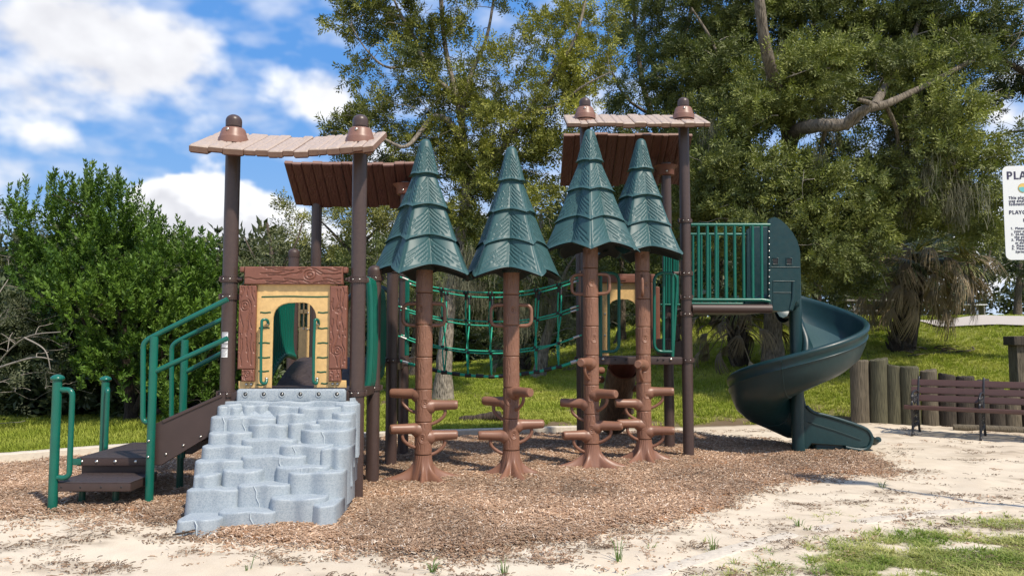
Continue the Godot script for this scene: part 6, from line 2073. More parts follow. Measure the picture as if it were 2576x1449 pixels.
# one moulded length of trunk: wavy grain, now and then a knot round a bolt; the knot faces +z
func trunk_segment(seed_: int, knot: bool) -> ArrayMesh:
	var r := RandomNumberGenerator.new()
	r.seed = 500 + seed_
	var girth := TAU * 0.083
	var h := 0.309
	var rel := Relief.new(girth, h, 0.0042)
	var kx := girth * 0.25
	rel.grain(r, 15, [[Vector2(kx, h * (0.5 if seed_ == 2 else 0.58)), 0.026]] if knot else [[Vector2(girth * 0.62, h * 0.5), 0.02]], 0.0042, 0.0045)
	var mb := MB.new()
	var pts := PackedVector3Array()
	for j in rel.ny:
		var v := float(j) / (rel.ny - 1)
		var e := minf(v, 1.0 - v) * h
		for i in rel.nx - 1:
			var a := TAU * i / (rel.nx - 1)
			var q := 0.083 + rel.z[j * rel.nx + i] - 0.006 * pow(maxf(0.0, 1.0 - e / 0.007), 2.0) + 0.0012 * sin(a * 3.0 + v * 5.0)
			if knot:
				var dx := (fposmod(a, TAU) * 0.083 - kx) / 0.020
				var dy := (v - (0.5 if seed_ == 2 else 0.58)) * h / 0.030
				var s := dx * dx + dy * dy
				if s < 1.0: q -= 0.008 * (1.0 - s)
				elif s < 3.0: q += 0.004 * (3.0 - s) / 2.0 * (s - 1.0)
			pts.push_back(Vector3(cos(a) * q, v * h, sin(a) * q))
	mb.grid(pts, rel.nx - 1, rel.ny, true)
	mb.fan(Vector3(0, h, 0), pts.slice(pts.size() - rel.nx + 1), false)
	if knot:
		var b := MB.new()
		b.lathe([[0.012, 0], [0.012, 0.004], [0.007, 0.008], [0.0005, 0.009]], 10)
		var o := mb.v.size()
		var y := h * (0.5 if seed_ == 2 else 0.58)
		for p in b.v: mb.v.push_back(Vector3(p.x, y + p.z, 0.072 + p.y))
		for k in b.ix: mb.ix.push_back(o + k)
	return mb.mesh()

func trunk_root() -> ArrayMesh:
	var pts := PackedVector3Array()
	var nu := 120
	var nv := 34
	for j in nv:
		var v := j / float(nv - 1)
		var y := lerpf(-0.10, 0.263, v)
		for i in nu:
			var a := TAU * i / nu
			var lobe_a := 0.0
			for k in 6:
				var da := wrapf(a - TAU * (k + 0.22 * sin(k * 2.6)) / 6.0, -PI, PI)
				lobe_a += exp(-da * da / (0.028 + 0.014 * (k % 2))) * (1.0 - 0.22 * (k % 3))
			var fall := maxf(0.0, (0.263 - maxf(y, 0.035)) / 0.228)
			var q := 0.083 + 0.045 * pow(fall, 1.6) + 0.27 * pow(fall, 3.9) * lobe_a + 0.012 * fall * lobe_a + 0.002 * sin(a * 23.0 + y * 30.0) * (1.0 - fall)
			pts.push_back(Vector3(cos(a) * q, y, sin(a) * q))
	var mb := MB.new()
	mb.grid(pts, nu, nv, true)
	return mb.mesh()

# a stub of branch to stand on, along +x, with the brace that curls up under it
func peg_mesh() -> ArrayMesh:
	var mb := MB.new()
	mb.tube([Vector3(0.02, -0.015, 0), Vector3(0.07, -0.012, 0), Vector3(0.092, -0.004, 0), Vector3(0.115, 0, 0), Vector3(0.20, 0.002, 0), Vector3(0.30, 0.004, 0), Vector3(0.325, 0.004, 0), Vector3(0.334, 0.004, 0)], [0.078, 0.075, 0.062, 0.053, 0.048, 0.046, 0.044, 0.036], 18)
	mb.tube(smooth_path([Vector3(0.06, -0.185, 0), Vector3(0.12, -0.165, 0), Vector3(0.185, -0.12, 0), Vector3(0.21, -0.075, 0), Vector3(0.205, -0.03, 0)], 5), 0.017, 10)
	return mb.mesh()

const RIDGES := 5
func crown_shape(a: float, t: float, tier: int) -> Vector3:
	# t runs 0 at the tip to 1 at the hem; a = 0 is a ridge (towards +z)
	return Vector3.ZERO

func pine_crown() -> ArrayMesh:
	var high := 1.285
	var nu := 400
	var nv := 190
	var hem := [0.29, 0.535, 0.775, 1.0]
	var rad := [0.160, 0.280, 0.400, 0.545]
	# needle grooves drawn on each half of each section between two ridges
	var half_w := 0.5
	var r := RandomNumberGenerator.new()
	r.seed = 808
	var nh := nu / (RIDGES * 2)
	var groove := PackedFloat32Array()
	groove.resize(nu * nv)
	for sec in RIDGES * 2:
		var row := 0
		var t := 0.06
		while t < 1.0:
			# strokes leave the middle valley and fall towards the ridge
			var s := r.randf_range(0.05, 0.25)
			while s < 0.86:
				var s1 := minf(0.9, s + r.randf_range(0.22, 0.5) * (1.35 - t * 0.5))
				var n := int((s1 - s) * 60.0) + 2
				for k in n:
					var u := lerpf(s, s1, k / float(n - 1))
					var tt := t + 0.15 * pow(u, 0.8) * (0.5 + 0.5 * t)
					var tier := 0
					while tier < 3 and tt > hem[tier]: tier += 1
					var t_tier := 0
					while t_tier < 3 and t > hem[t_tier]: t_tier += 1
					if tier != t_tier or hem[tier] - tt < 0.022: continue
					var j := int(tt * (nv - 1))
					var i := int(u * nh)
					var col := (sec / 2) * nh * 2 + nh + (i if sec % 2 == 0 else -i)
					var width := 0.0050 / maxf(0.05, tt * 0.5) / (TAU / nu)
					var wi := int(ceil(width))
					for b in range(-wi, wi + 1):
						for e in range(-1, 2):
							var q := absf(b) / (width + 0.6) + absf(e) * 0.55
							if q < 1.0 and j + e >= 0 and j + e < nv:
								var idx := (j + e) * nu + posmod(col + b, nu)
								groove[idx] = maxf(groove[idx], 1.0 - q * q)
				s = s1 + r.randf_range(0.05, 0.16)
			t += 0.029 + r.randf() * 0.006
			row += 1
	var pts := PackedVector3Array()
	for j in range(nv - 1, -1, -1):
		var t := j / float(nv - 1)
		var tier := 0
		while tier < 3 and t > hem[tier]: tier += 1
		var t0: float = 0.0 if tier == 0 else hem[tier - 1]
		var r0: float = 0.050 if tier == 0 else rad[tier - 1] - 0.030
		var u: float = (t - t0) / (hem[tier] - t0)
		var body := lerpf(r0, rad[tier], pow(u, 1.12))
		if tier == 0: body = lerpf(0.048, rad[0], u) * sqrt(clampf(1.0 - pow(maxf(0.0, 1.0 - t / 0.035), 2.0), 0.0, 1.0))
		var lipped := exp(-pow((hem[tier] - t) / 0.014, 2.0)) * 0.016
		for i in nu:
			var a := TAU * i / nu
			var sect := fposmod(a * RIDGES / TAU, 1.0)
			var w := absf(sect * 2.0 - 1.0)          # 1 on a ridge, 0 in the valley between
			var star := 0.64 + 0.36 * pow(w, 1.12) - 0.03 * pow(maxf(0.0, w - 0.9) / 0.1, 2.0)
			var rr := (body + lipped) * lerpf(0.93, lerpf(star * 0.35 + 0.62, star, smoothstep(0.15, 0.8, t)), smoothstep(0.0, 0.2, t)) - groove[j * nu + i] * 0.0065
			var drop: float = 0.085 * pow(w, 1.6) * (t - t0 * 0.0) * u * (0.55 + 0.65 * t)
			pts.push_back(Vector3(sin(a) * rr, high * (1.0 - t) - drop, cos(a) * rr))
	var mb := MB.new()
	mb.grid(pts, nu, nv, true, true)
	return mb.mesh()

# the hollow of the crown, and the black collar that takes the trunk
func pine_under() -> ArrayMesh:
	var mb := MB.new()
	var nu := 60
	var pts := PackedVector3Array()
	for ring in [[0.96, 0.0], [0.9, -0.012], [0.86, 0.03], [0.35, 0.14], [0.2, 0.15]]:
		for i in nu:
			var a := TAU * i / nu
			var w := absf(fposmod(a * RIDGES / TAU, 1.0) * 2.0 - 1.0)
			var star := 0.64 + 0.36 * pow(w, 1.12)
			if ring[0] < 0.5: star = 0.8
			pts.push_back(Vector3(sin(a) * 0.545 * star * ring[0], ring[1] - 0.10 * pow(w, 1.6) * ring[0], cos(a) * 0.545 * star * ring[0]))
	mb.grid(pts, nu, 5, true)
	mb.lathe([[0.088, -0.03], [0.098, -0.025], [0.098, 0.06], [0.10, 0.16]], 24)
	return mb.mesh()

# ------------------------------------------------------------------ log wall, bench, sign, oddments
func build_right_side() -> void:
	# retaining wall of upright logs
	var t := thing("log_wall", "retaining wall of weathered upright logs that step down behind the bench", "retaining wall", Vector3(6.8, 0, -12.5))
	var tops := [[2162, 906, 46], [2208, 904, 46], [2246, 919, 38], [2289, 922, 46], [2339, 931, 40], [2383, 942, 40], [2427, 947, 42], [2468, 957, 40], [2507, 967, 40], [2546, 985, 40], [2590, 962, 40], [2634, 975, 42], [2678, 988, 42], [2722, 990, 42]]
	for k in tops.size():
		var s: Array = tops[k]
		var px: float = s[0]
		var d := wall_at(at(px, 1000, 12.6).x)
		d = wall_at(at(px, 1000, d).x) - 0.08
		var p := at(px, s[1], d)
		var r: float = s[2] * d / FOCAL * 0.5 * 0.99
		var mb := MB.new()
		var pts := PackedVector3Array()
		var prof := [[r * 1.02, -0.3], [r * 1.02, 0.0], [r, 0.3], [r * 0.985, p.y * 0.7], [r * 0.985, p.y - 0.03], [r * 0.95, p.y - 0.008], [r * 0.88, p.y]]
		for q in prof:
			for i in 22:
				var a := TAU * i / 22
				var rr: float = q[0] * (1.0 + 0.025 * sin(a * 3.0 + k * 2.0) + 0.018 * sin(a * 7.0 + k))
				pts.push_back(Vector3(p.x + cos(a) * rr + 0.02 * sin(k * 1.3) * q[1], q[1], -d + sin(a) * rr))
		mb.grid(pts, 22, prof.size(), true)
		for q in range(pts.size() - 44, pts.size()): mb.v[q].y += 0.22 * (pts[q].x - p.x) * sin(k * 2.1) + 0.008 * sin(q * 1.9)
		for q in range(pts.size() - 44, pts.size()): pts[q] = mb.v[q]
		mb.fan(Vector3(p.x + 0.02 * sin(k * 1.3) * p.y, p.y + 0.004, -d), pts.slice(pts.size() - 22), false)
		var lg := put("log", mb.mesh(), [M.log, M.log_green, M.log_green, M.log_green, M.log, M.log_dark, M.log_dark, M.log_dark, M.log_dark, M.log, M.log_dark][k % 11], t)
	# a post with a beam on top at the right edge
	t = thing("gate_post", "weathered square post carrying a beam end at the right edge above the bench", "post", at(2572, 1000, 12.9) * Vector3(1, 0, 1))
	var b0 := at(2553, 1010, 12.9)
	var b1 := at(2600, 868, 12.9)
	var mb := MB.new()
	mb.box(Vector3((b0.x + b1.x) / 2 + 0.03, b1.y / 2, -13.0), Vector3(0.27, b1.y + 0.3, 0.24), Basis(), 0.012)
	put("post", mb.mesh(), M.log, t)
	b0 = at(2549, 869, 12.85)
	b1 = at(2760, 846, 12.85)
	mb = MB.new()
	mb.box((b0 + b1) / 2 - Vector3(0, 0, 0.1), Vector3(b1.x - b0.x, b1.y - b0.y, 0.30), Basis(), 0.012)
	put("beam", mb.mesh(), M.log_dark, t)
	mb = MB.new()
	mb.box(Vector3(at(2740, 1000, 12.9).x, b1.y / 2 - 0.1, -13.0), Vector3(0.25, b1.y, 0.24), Basis(), 0.012)
	put("post", mb.mesh(), M.log, t)
	build_bench()
	build_sign()
	# the sleeper lying at the foot of the wall
	mb = MB.new()
	var s0 := on_ground(2400, 1082)
	var s1 := on_ground(2640, 1092)
	mb.tube([s0 + Vector3(0, 0.03, 0), s0.lerp(s1, 0.5) + Vector3(0, 0.035, 0), s1 + Vector3(0, 0.03, 0)], 0.06, 12)
	var o := put("fallen_pole", mb.mesh(), M.log, self)
	tag(o, "pale round pole lying along the foot of the log wall behind the bench", "pole")
	# dropped fronds at the palm's foot
	var litter := thing("fallen_fronds", "heap of fallen dead palm fronds with curled stalks right of the palm's foot", "dead fronds", at(2370, 905, 17.7))
	for s in [[2300, 912, 2440, 895, 2448, 872], [2290, 908, 2400, 905, 2426, 893], [2280, 905, 2350, 895, 2420, 905], [2320, 916, 2400, 912, 2445, 908]]:
		mb = MB.new()
		var q := []
		for k in 3:
			var w := at(s[k * 2], s[k * 2 + 1], 17.4 + 0.1 * k)
			w.y = maxf(w.y, height_at(w.x, -w.z) + 0.03)
			q.push_back(w)
		mb.tube(smooth_path(q, 6), 0.018, 6)
		put("stalk", mb.mesh(), M.log_dark if rng.randf() < 0.6 else M.log, litter)
	for k in 9:
		var w := at(rng.randf_range(2285, 2400), 905, 17.5 + rng.randf() * 0.5)
		w.y = height_at(w.x, -w.z) + 0.04
		put("dead_frond", frond_mesh(60 + k, 0.3, 0.55, 0.5, 0.12, 14), mat(lin(0.13, 0.10, 0.065), 0.85), litter, Transform3D(Basis(Vector3.UP, rng.randf() * TAU), w))
	# a mouldering log by the far kerb
	var a := on_ground(1150, 1076) - Vector3(0, 0, 0.5)
	a.y = height_at(a.x, -a.z) + 0.03
	mb = MB.new()
	mb.tube(smooth_path([a, a + Vector3(0.25, 0.02, 0.02), a + Vector3(0.5, 0.05, -0.03), a + Vector3(0.68, 0.06, -0.02)], 4), [0.05, 0.06, 0.07, 0.065, 0.06, 0.07, 0.075, 0.07, 0.08, 0.085, 0.09, 0.085, 0.07], 9)
	o = put("rotten_log", mb.mesh(), M.bark_dark, self)
	tag(o, "short rotten log lying on the grass just beyond the far kerb", "log")
	# picnic table in the shade of the palm, white things far up the drive
	t = thing("picnic_table", "grey picnic bench in the shade behind the slide, left of the palm", "picnic table", at(2190, 850, 21.0))
	var pt := at(2195, 838, 21.0)
	var py := height_at(pt.x, 21.0)
	for s in [[0.0, 0.74, 0.7], [0.62, 0.44, 0.26], [-0.62, 0.44, 0.26]]:
		mb = MB.new()
		mb.box(Vector3(pt.x, py + s[1], -21.0 + s[0]), Vector3(1.7, 0.05, s[2]), Basis(), 0.008)
		put("plank", mb.mesh(), M.picnic, t)
	for x in [-0.6, 0.6]:
		for z in [-0.55, 0.55]:
			mb = MB.new()
			mb.tube([Vector3(pt.x + x, py, -21.0 + z), Vector3(pt.x + x, py + 0.72, -21.0 + z * 0.3)], 0.04, 8)
			put("leg", mb.mesh(), M.picnic, t)
	t = thing("park_table", "small pale table far off beside the gravel drive", "table", at(2455, 800, 24.0))
	pt = at(2455, 792, 24.0)
	py = height_at(pt.x, 24.0)
	mb = MB.new()
	mb.box(Vector3(pt.x, py + 0.42, -24.0), Vector3(0.6, 0.04, 0.35), Basis(), 0.01)
	put("tabletop", mb.mesh(), M.white, t)
	for x in [-0.35, 0.35]:
		mb = MB.new()
		mb.box(Vector3(pt.x + x * 0.6, py + 0.20, -24.0), Vector3(0.05, 0.42, 0.3), Basis(), 0.01)
		put("leg", mb.mesh(), M.picnic, t)

func build_bench() -> void:
	var left := at(2300, 1030, 11.35)
	left.y = 0
	var dir := Vector3(0.80, 0, 0.60).normalized()
	var front := Vector3(-0.60, 0, 0.80).normalized()
	var t := thing("park_bench", "brown slatted bench with black scrolled iron legs in front of the log wall", "bench", left)
	var long := 2.15
	var b := Basis(dir, Vector3.UP, front)
	var slat := func(called: String, off: Vector2, size: Vector2, tilt: float) -> void:
		var mb := MB.new()
		mb.box(left + dir * (long / 2 - 0.08) + front * off.x + Vector3(0, off.y, 0), Vector3(long, size.y, size.x), b * Basis(Vector3.RIGHT, tilt), 0.006)
		put(called, mb.mesh(), M.slat, t)
	for k in 5: slat.call("seat_slat", Vector2(0.20 - 0.105 * k, 0.415 - 0.012 * k), Vector2(0.085, 0.028), -0.10)
	slat.call("seat_slat", Vector2(0.275, 0.40), Vector2(0.05, 0.055), 0.0)
	for k in 3: slat.call("back_slat", Vector2(-0.29 - 0.045 * k, 0.505 + 0.112 * k), Vector2(0.026, 0.096), -0.36)
	for k in 3:
		var o := left + dir * (0.02 + k * 0.84)
		var mb := MB.new()
		var w := func(x: float, y: float) -> Vector3: return o + front * x + Vector3(0, y, 0)
		# legs, back upright and arm in bent bar
		mb.tube(smooth_path([w.call(0.30, 0.0), w.call(0.255, 0.03), w.call(0.225, 0.14), w.call(0.235, 0.25), w.call(0.265, 0.36), w.call(0.25, 0.40)], 5), 0.017, 8)
		put("leg", mb.mesh(), M.iron, t)
		mb = MB.new()
		mb.tube(smooth_path([w.call(-0.36, 0.0), w.call(-0.31, 0.03), w.call(-0.25, 0.15), w.call(-0.235, 0.28), w.call(-0.26, 0.40)], 5), 0.018, 8)
		put("leg", mb.mesh(), M.iron, t)
		mb = MB.new()
		mb.tube(smooth_path([w.call(-0.24, 0.36), w.call(-0.285, 0.5), w.call(-0.345, 0.66), w.call(-0.405, 0.80), w.call(-0.425, 0.805)], 5), 0.016, 8)
		put("back_upright", mb.mesh(), M.iron, t)
		mb = MB.new()
		mb.tube(smooth_path([w.call(-0.31, 0.58), w.call(-0.18, 0.615), w.call(0.0, 0.62), w.call(0.16, 0.60), w.call(0.235, 0.55), w.call(0.225, 0.49), w.call(0.175, 0.48), w.call(0.16, 0.52)], 6), 0.015, 8)
		mb.tube(smooth_path([w.call(0.26, 0.40), w.call(0.25, 0.46), w.call(0.215, 0.50)], 5), 0.014, 8)
		put("arm", mb.mesh(), M.iron, t)
		# scrollwork under the arm and the seat
		mb = MB.new()
		for s in [[0.08, 0.53, 0.05], [-0.04, 0.52, 0.048], [-0.15, 0.53, 0.045], [0.02, 0.46, 0.035], [-0.10, 0.46, 0.033], [0.16, 0.30, 0.05], [0.04, 0.31, 0.055], [-0.08, 0.31, 0.05], [-0.18, 0.30, 0.04], [0.11, 0.21, 0.04], [0.0, 0.22, 0.042], [-0.12, 0.21, 0.045], [0.05, 0.14, 0.03], [-0.07, 0.14, 0.03]]:
			var ring := []
			for i in 15:
				var a := TAU * i / 12.0
				var q: float = s[2] * (1.0 - 0.03 * i)
				ring.push_back(w.call(s[0] + cos(a) * q, s[1] + sin(a) * q))
			mb.tube(ring, 0.008, 6)
		mb.tube(smooth_path([w.call(0.225, 0.18), w.call(0.1, 0.11), w.call(0.0, 0.13), w.call(-0.1, 0.11), w.call(-0.24, 0.18)], 5), 0.011, 6)
		mb.tube([w.call(0.25, 0.37), w.call(-0.25, 0.35)], 0.013, 6)
		put("scrollwork", mb.mesh(), M.iron, t)

func build_sign() -> void:
	var d := 6.2
	var tl := at(2520, 418, d)
	var bl := at(2536, 654, d)
	var x0 := (tl.x + bl.x) / 2
	var w := 0.58
	var h := tl.y - bl.y
	var t := thing("playground_sign", "white playground rules sign with dark lettering, cut off by the right edge", "sign", Vector3(x0 + w / 2, 0, -d - 0.05))
	var yaw := Basis(Vector3.UP, -0.10)
	var org := Vector3(x0, bl.y, -d)
	var o := PackedVector2Array()
	for c in [[w - 0.045, 0.045, -PI / 2], [w - 0.045, h - 0.045, 0.0], [0.045, h - 0.045, PI / 2], [0.045, 0.045, PI]]:
		for k in 7:
			var a: float = c[2] + PI / 2 * k / 6.0
			o.push_back(Vector2(c[0] + cos(a) * 0.045, c[1] + sin(a) * 0.045))
	var mb := MB.new()
	var xf := Transform3D(yaw, org)
	mb.extrude(o, 0.004, xf, 0.0)
	var panel := put("sign_panel", mb.mesh(), M.white, t)
	mb = MB.new()
	mb.box(xf * Vector3(w / 2, h / 2 - 1.0 - 0.1, -0.04), Vector3(0.045, h + 2.4, 0.04), yaw, 0.006)
	put("sign_post", mb.mesh(), M.log, t)
	var font := SystemFont.new()
	font.font_names = PackedStringArray(["Droid Sans"])
	font.font_weight = 700
	var k := h / 1228.0 # the sign is 1228 pixels tall in the enlargement measured
	for s in [["PLAYGROUND", 40, 297, 104, 1.0], ["This playground", 62, 552, 36, 0.72], ["use and enjoyment", 62, 594, 36, 0.72], ["following rules.", 62, 636, 36, 0.72], ["PLAYGROUND", 55, 750, 50, 1.0], ["FE", 225, 850, 42, 1.0],
			["1.  Please exercise", 70, 948, 30, 0.72], ["your own risk.", 112, 986, 30, 0.72], ["2.  GLASS, FOOD", 72, 1024, 30, 0.72], ["the playground", 112, 1062, 30, 0.72], ["3.  Playground", 74, 1098, 30, 0.72], ["or during", 118, 1137, 30, 0.72], ["4.  Please supervise", 76, 1175, 30, 0.72], ["5.  Please report", 76, 1211, 30, 0.72], ["Springs", 118, 1252, 30, 0.72]]:
		var tm := TextMesh.new()
		tm.font = font
		tm.text = s[0]
		tm.font_size = 32
		tm.pixel_size = s[3] * k / 32.0 / 0.72
		tm.depth = 0.0015
		tm.curve_step = 3.0
		tm.horizontal_alignment = HORIZONTAL_ALIGNMENT_LEFT
		tm.vertical_alignment = VERTICAL_ALIGNMENT_BOTTOM
		put("lettering", tm, M.ink, panel, xf * Transform3D(Basis(), Vector3(s[1] * k, h - (s[2] - 112) * k - s[3] * k * 0.27, 0.0012)))
	# the round emblem: gold rim, yellow sky, teal water
	var c0 := xf * Vector3(245 * k, h - (405 - 112) * k, 0.001)
	for ring in [[62, 0.0012, "gold"], [54, 0.0020, "sun"], [0, 0.0028, "water"]]:
		var pl := PackedVector2Array()
		if ring[0] > 0:
			for i in 28: pl.push_back(Vector2(cos(TAU * i / 28), sin(TAU * i / 28)) * ring[0] * k)
		else:
			for i in 17:
				var a := lerpf(-PI - 0.15, 0.15, i / 16.0)
				pl.push_back(Vector2(cos(a), sin(a)) * 53.0 * k)
			for i in 7: pl.push_back(Vector2(lerpf(46, -46, (i + 0.5) / 7.0), 12 + 5 * sin(i * 2.0)) * k)
		mb = MB.new()
		mb.extrude(pl, 0.001, Transform3D(yaw, c0 + yaw.z * ring[1]), 0.0)
		put("emblem", mb.mesh(), M["sign_" + ring[2]], panel)

# ------------------------------------------------------------------ chips, litter, grass, weeds
func tuft(seed_: int, blades: int, tall: float, wide: float, lean: float) -> ArrayMesh:
	var r := RandomNumberGenerator.new()
	r.seed = seed_
	var mb := MB.new()
	for k in blades:
		var a := r.randf() * TAU
		var out := Vector3(cos(a), 0, sin(a))
		var p := out * r.randf() * 0.03
		var h := tall * r.randf_range(0.5, 1.1)
		var side := out.cross(Vector3.UP) * wide * 0.5
		var m := p + Vector3(0, h * 0.6, 0) + out * h * lean * 0.3
		var e := p + Vector3(0, h * (1.0 - lean * 0.3), 0) + out * h * lean
		var n := mb.v.size()
		for q in [p - side, p + side, m + side * 0.7, m - side * 0.7, e]: mb.v.push_back(q)
		mb.tri(n, n + 1, n + 2)
		mb.tri(n, n + 2, n + 3)
		mb.tri(n + 3, n + 2, n + 4)
	return mb.mesh()

func chip_clump(seed_: int, count: int, spread: float, size: float) -> ArrayMesh:
	var r := RandomNumberGenerator.new()
	r.seed = seed_
	var mb := MB.new()
	for k in count:
		var c := Vector3(r.randfn() * spread, r.randf() * 0.012, r.randfn() * spread)
		var b := Basis(Vector3.UP, r.randf() * TAU) * Basis(Vector3.RIGHT, r.randfn() * 0.35) * Basis(Vector3.BACK, r.randfn() * 0.35)
		var s := Vector3(size * r.randf_range(0.5, 1.5), size * 0.16, size * r.randf_range(0.2, 0.5))
		var tone := r.randf()
		var col := Color(0.29, 0.175, 0.105).lerp(Color(0.63, 0.465, 0.325), tone)
		if r.randf() < 0.2: col = Color(0.76, 0.66, 0.55)
		var n := mb.v.size()
		var q := [c + b * Vector3(-s.x, 0, -s.z), c + b * Vector3(s.x, 0, -s.z * 0.7), c + b * Vector3(s.x * 0.9, 0, s.z), c + b * Vector3(-s.x, 0, s.z * 0.8)]
		var up := b.y * s.y
		for p in q: mb.v.push_back(p + up)
		mb.tri(n, n + 1, n + 2)
		mb.tri(n, n + 2, n + 3)
		for i in 4:
			var m := mb.v.size()
			var p: Vector3 = q[i]
			var p2: Vector3 = q[(i + 1) % 4]
			mb.v.push_back(p + up)
			mb.v.push_back(p2 + up)
			mb.v.push_back(p2 - up)
			mb.v.push_back(p - up)
			mb.tri(m, m + 2, m + 1)
			mb.tri(m, m + 3, m + 2)
		while mb.cl.size() < mb.v.size(): mb.cl.push_back(col)
	return mb.mesh()

func flat_at(x: float, d: float) -> float:
	return 0.02 * n_low.get_noise_2d(x * 3.0, d * 3.0) + 0.014 * n_fine.get_noise_2d(x * 1.0, d * 1.0) + 0.016 * n_mid.get_noise_2d(x * 1.6, d * 1.6)

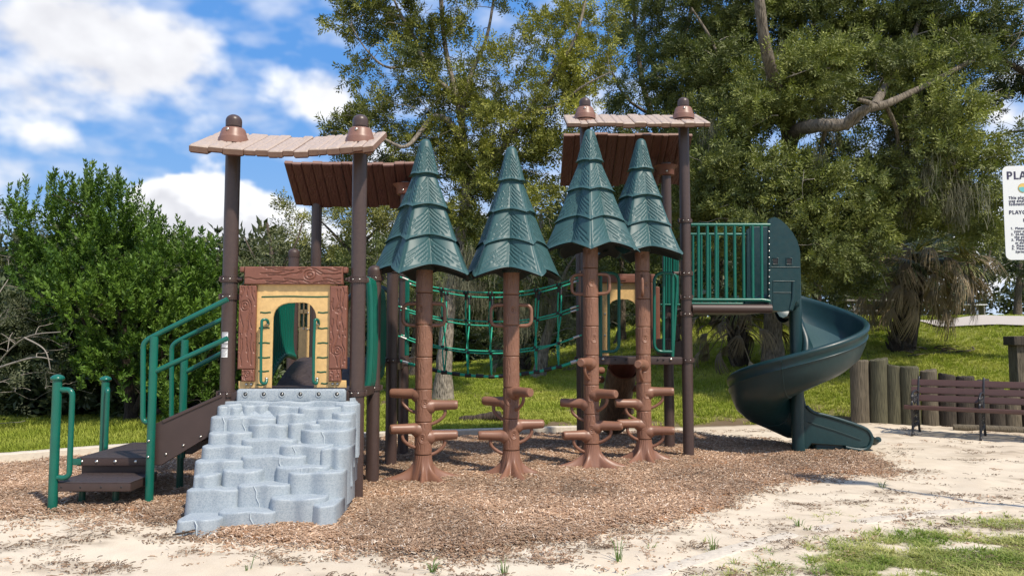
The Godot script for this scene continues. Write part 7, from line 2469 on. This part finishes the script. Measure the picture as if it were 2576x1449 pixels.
func build_ground_cover() -> void:
	# wood chips, thick in the bed and straying over the sand
	var xfs := []
	var cols := []
	for k in 46000:
		var d := 1.0 / lerpf(1.0 / 4.7, 1.0 / 11.8, rng.randf())
		var x := rng.randf_range(-9.2, 6.2)
		if absf(x) > d * 0.72 + 0.5: continue
		var m := mulch_at(x, d)
		if rng.randf() > m * 1.1 + 0.012 + 0.22 * smoothstep(0.0, 0.45, mask_at(x, d)): continue
		var y := maxf(-0.068 + 0.093 * m + 0.02 * n_fine.get_noise_2d(x, d) + 0.02 * n_low.get_noise_2d(x * 3.0, d * 3.0), flat_at(x, d))
		var b := Basis(Vector3.UP, rng.randf() * TAU).scaled(Vector3.ONE * rng.randf_range(0.7, 1.3) * (1.0 + maxf(0.0, d - 7.0) * 0.04))
		xfs.push_back(Transform3D(b, Vector3(x, y, -d)))
		var t := 0.85 + 0.45 * n_mid.get_noise_2d(x * 0.8 + 7.0, d * 0.8) + rng.randf_range(-0.15, 0.15)
		cols.push_back(Color(t, t * 0.97, t * 0.95))
	var o: GeometryInstance3D = scatter("wood_chips", chip_clump(71, 18, 0.062, 0.0098), M.chip, xfs, cols)
	tag(o, "loose brown wood chips spread over the play bed", "wood chips", "", "stuff")
	# needles, twigs and bark crumbs blown over the sand
	var lm := MB.new()
	var r := RandomNumberGenerator.new()
	r.seed = 72
	for k in 12:
		var c := Vector3(r.randfn() * 0.06, 0.004 + 0.004 * r.randf(), r.randfn() * 0.04)
		var a := r.randf() * TAU
		var l := r.randf_range(0.005, 0.022)
		var dir := Vector3(cos(a), r.randfn() * 0.08, sin(a)) * l
		lm.tube([c - dir, c + Vector3(0, 0.003, 0), c + dir], r.randf_range(0.0012, 0.0032), 4, false)
	var litter := lm.mesh()
	xfs = []
	cols = []
	for k in 60000:
		var d := 1.0 / lerpf(1.0 / 3.3, 1.0 / 12.6, rng.randf())
		var x := rng.randf_range(-8.5, 8.6)
		if absf(x) > d * 0.72 + 0.5 or d > kerb_at(x): continue
		var q := litter_at(x, d)
		if mulch_at(x, d) > 0.5 and rng.randf() < 0.8: continue
		if rng.randf() > 0.008 + 0.42 * q * q * q: continue
		xfs.push_back(Transform3D(Basis(Vector3.UP, rng.randfn() * 0.6).scaled(Vector3.ONE * rng.randf_range(0.6, 1.3)), Vector3(x, flat_at(x, d) + 0.001, -d)))
		var c := Color(0.085, 0.055, 0.036).lerp(Color(0.27, 0.185, 0.12), rng.randf())
		cols.push_back(c)
	o = scatter("ground_litter", litter, M.chip, xfs, cols)
	tag(o, "brown needles, twigs and bark crumbs scattered over the sand", "litter", "", "stuff")
	# lawn of the slope, and the longer grass along the left kerb
	xfs = []
	cols = []
	for k in 150000:
		var d := 1.0 / lerpf(1.0 / 9.0, 1.0 / 34.0, rng.randf())
		var x := rng.randf_range(-0.72, 0.78) * d
		if d < kerb_at(x) + 0.1: continue
		var g := grass_at(x, d)
		if rng.randf() > g: continue
		if x > 11.4 and d - kerb_at(x) > 9.75 and d - kerb_at(x) < 9.7 + 1.05 + 1.05 * smoothstep(11.4, 15.0, x): continue
		var long := 1.75 if x < -2.5 and d < 12.0 else 1.0
		var s := rng.randf_range(0.7, 1.3) * (1.0 + (d - 10.0) * 0.045)
		xfs.push_back(Transform3D(Basis(Vector3.UP, rng.randf() * TAU).scaled(Vector3(s, s * long, s)), Vector3(x, height_at(x, d), -d)))
		var dry := clampf(0.30 + 0.7 * n_mid.get_noise_2d(x * 0.7, d * 0.7) + rng.randf_range(-0.2, 0.3), 0.0, 1.0)
		cols.push_back(Color(0.29, 0.355, 0.042).lerp(Color(0.60, 0.58, 0.15), dry * (0.9 if x > 0.0 else 0.5)))
	o = scatter("lawn_grass", tuft(73, 11, 0.065, 0.006, 0.7), M.blade, xfs, cols)
	tag(o, "short sunlit grass of the slope and along the far kerb", "grass", "", "stuff")
	# thin matted grass in the near right corner
	xfs = []
	cols = []
	for k in 42000:
		var d := rng.randf_range(3.0, 6.6)
		var x := rng.randf_range(-0.8, 5.2)
		if x > d * 0.74 + 0.3: continue
		var g := grass_at(x, d)
		if d > kerb_front_at(x) and rng.randf() < 0.006 and d < kerb_front_at(x) + 0.5: g = 1.0
		if rng.randf() > g: continue
		var s := rng.randf_range(0.6, 1.2)
		xfs.push_back(Transform3D(Basis(Vector3.UP, rng.randf() * TAU).scaled(Vector3(s * 1.3, s * 0.8, s * 1.3)), Vector3(x, flat_at(x, d) - 0.004, -d)))
		var dry := clampf(0.35 + 0.8 * n_fine.get_noise_2d(x * 0.5, d * 0.5) + rng.randf_range(-0.3, 0.3), 0.0, 1.0)
		cols.push_back(Color(0.17, 0.25, 0.042).lerp(Color(0.50, 0.48, 0.18), dry))
	o = scatter("corner_grass", tuft(74, 9, 0.045, 0.0045, 1.0), M.blade, xfs, cols)
	tag(o, "thin matted grass growing through the sand in the near right corner", "grass", "", "stuff")
	# weeds one can point at
	for s in [[1303, 1360, 0.07, 26, 1.2, "low leafy green weed on the sand at the rim of the wood chips"], [1555, 1412, 0.16, 12, 0.5, "tallest upright grass shoot in the middle foreground"], [1268, 1440, 0.11, 12, 0.8, "spiky grass tuft on the sand at the bottom edge, left of the tall shoot"], [1085, 1440, 0.10, 14, 1.1, "sprawling grass tuft at the bottom edge below the first pine climber"], [2222, 1228, 0.09, 16, 1.0, "small green weed on the sand below the slide's way out"], [1795, 1382, 0.13, 9, 0.5, "grass shoot on the near kerb at the right"], [620, 1438, 0.10, 5, 0.6, "thin grass stalks at the bottom edge below the rock climber"], [2012, 1328, 0.08, 12, 0.9, "little grass tuft beside the near kerb under the sandy strip"]]:
		var p := on_ground(s[0], s[1])
		p.y = flat_at(p.x, -p.z)
		var m := mat(lin(0.10, 0.17, 0.035), 0.55)
		m.backlight_enabled = true
		m.backlight = Color(0.3, 0.4, 0.15)
		o = put("weed", tuft(80 + int(s[0]) % 17, s[3], s[2], 0.007, s[4]), m, self, Transform3D(Basis(), p))
		tag(o, s[5], "weed", "weeds on the sand")
	# a stick against the foot of the rock climber
	var a := on_ground(432, 1350)
	var b := on_ground(525, 1338)
	var mb := MB.new()
	mb.tube(smooth_path([a + Vector3(0, 0.012, 0), a.lerp(b, 0.4) + Vector3(0, 0.02, 0.015), b + Vector3(0, 0.04, 0)], 5), [0.006, 0.007, 0.008, 0.008, 0.008, 0.008, 0.007, 0.007, 0.006, 0.005, 0.003], 6)
	o = put("stick", mb.mesh(), M.bark_dark, self)
	tag(o, "dark stick lying against the front left foot of the rock climber", "stick")
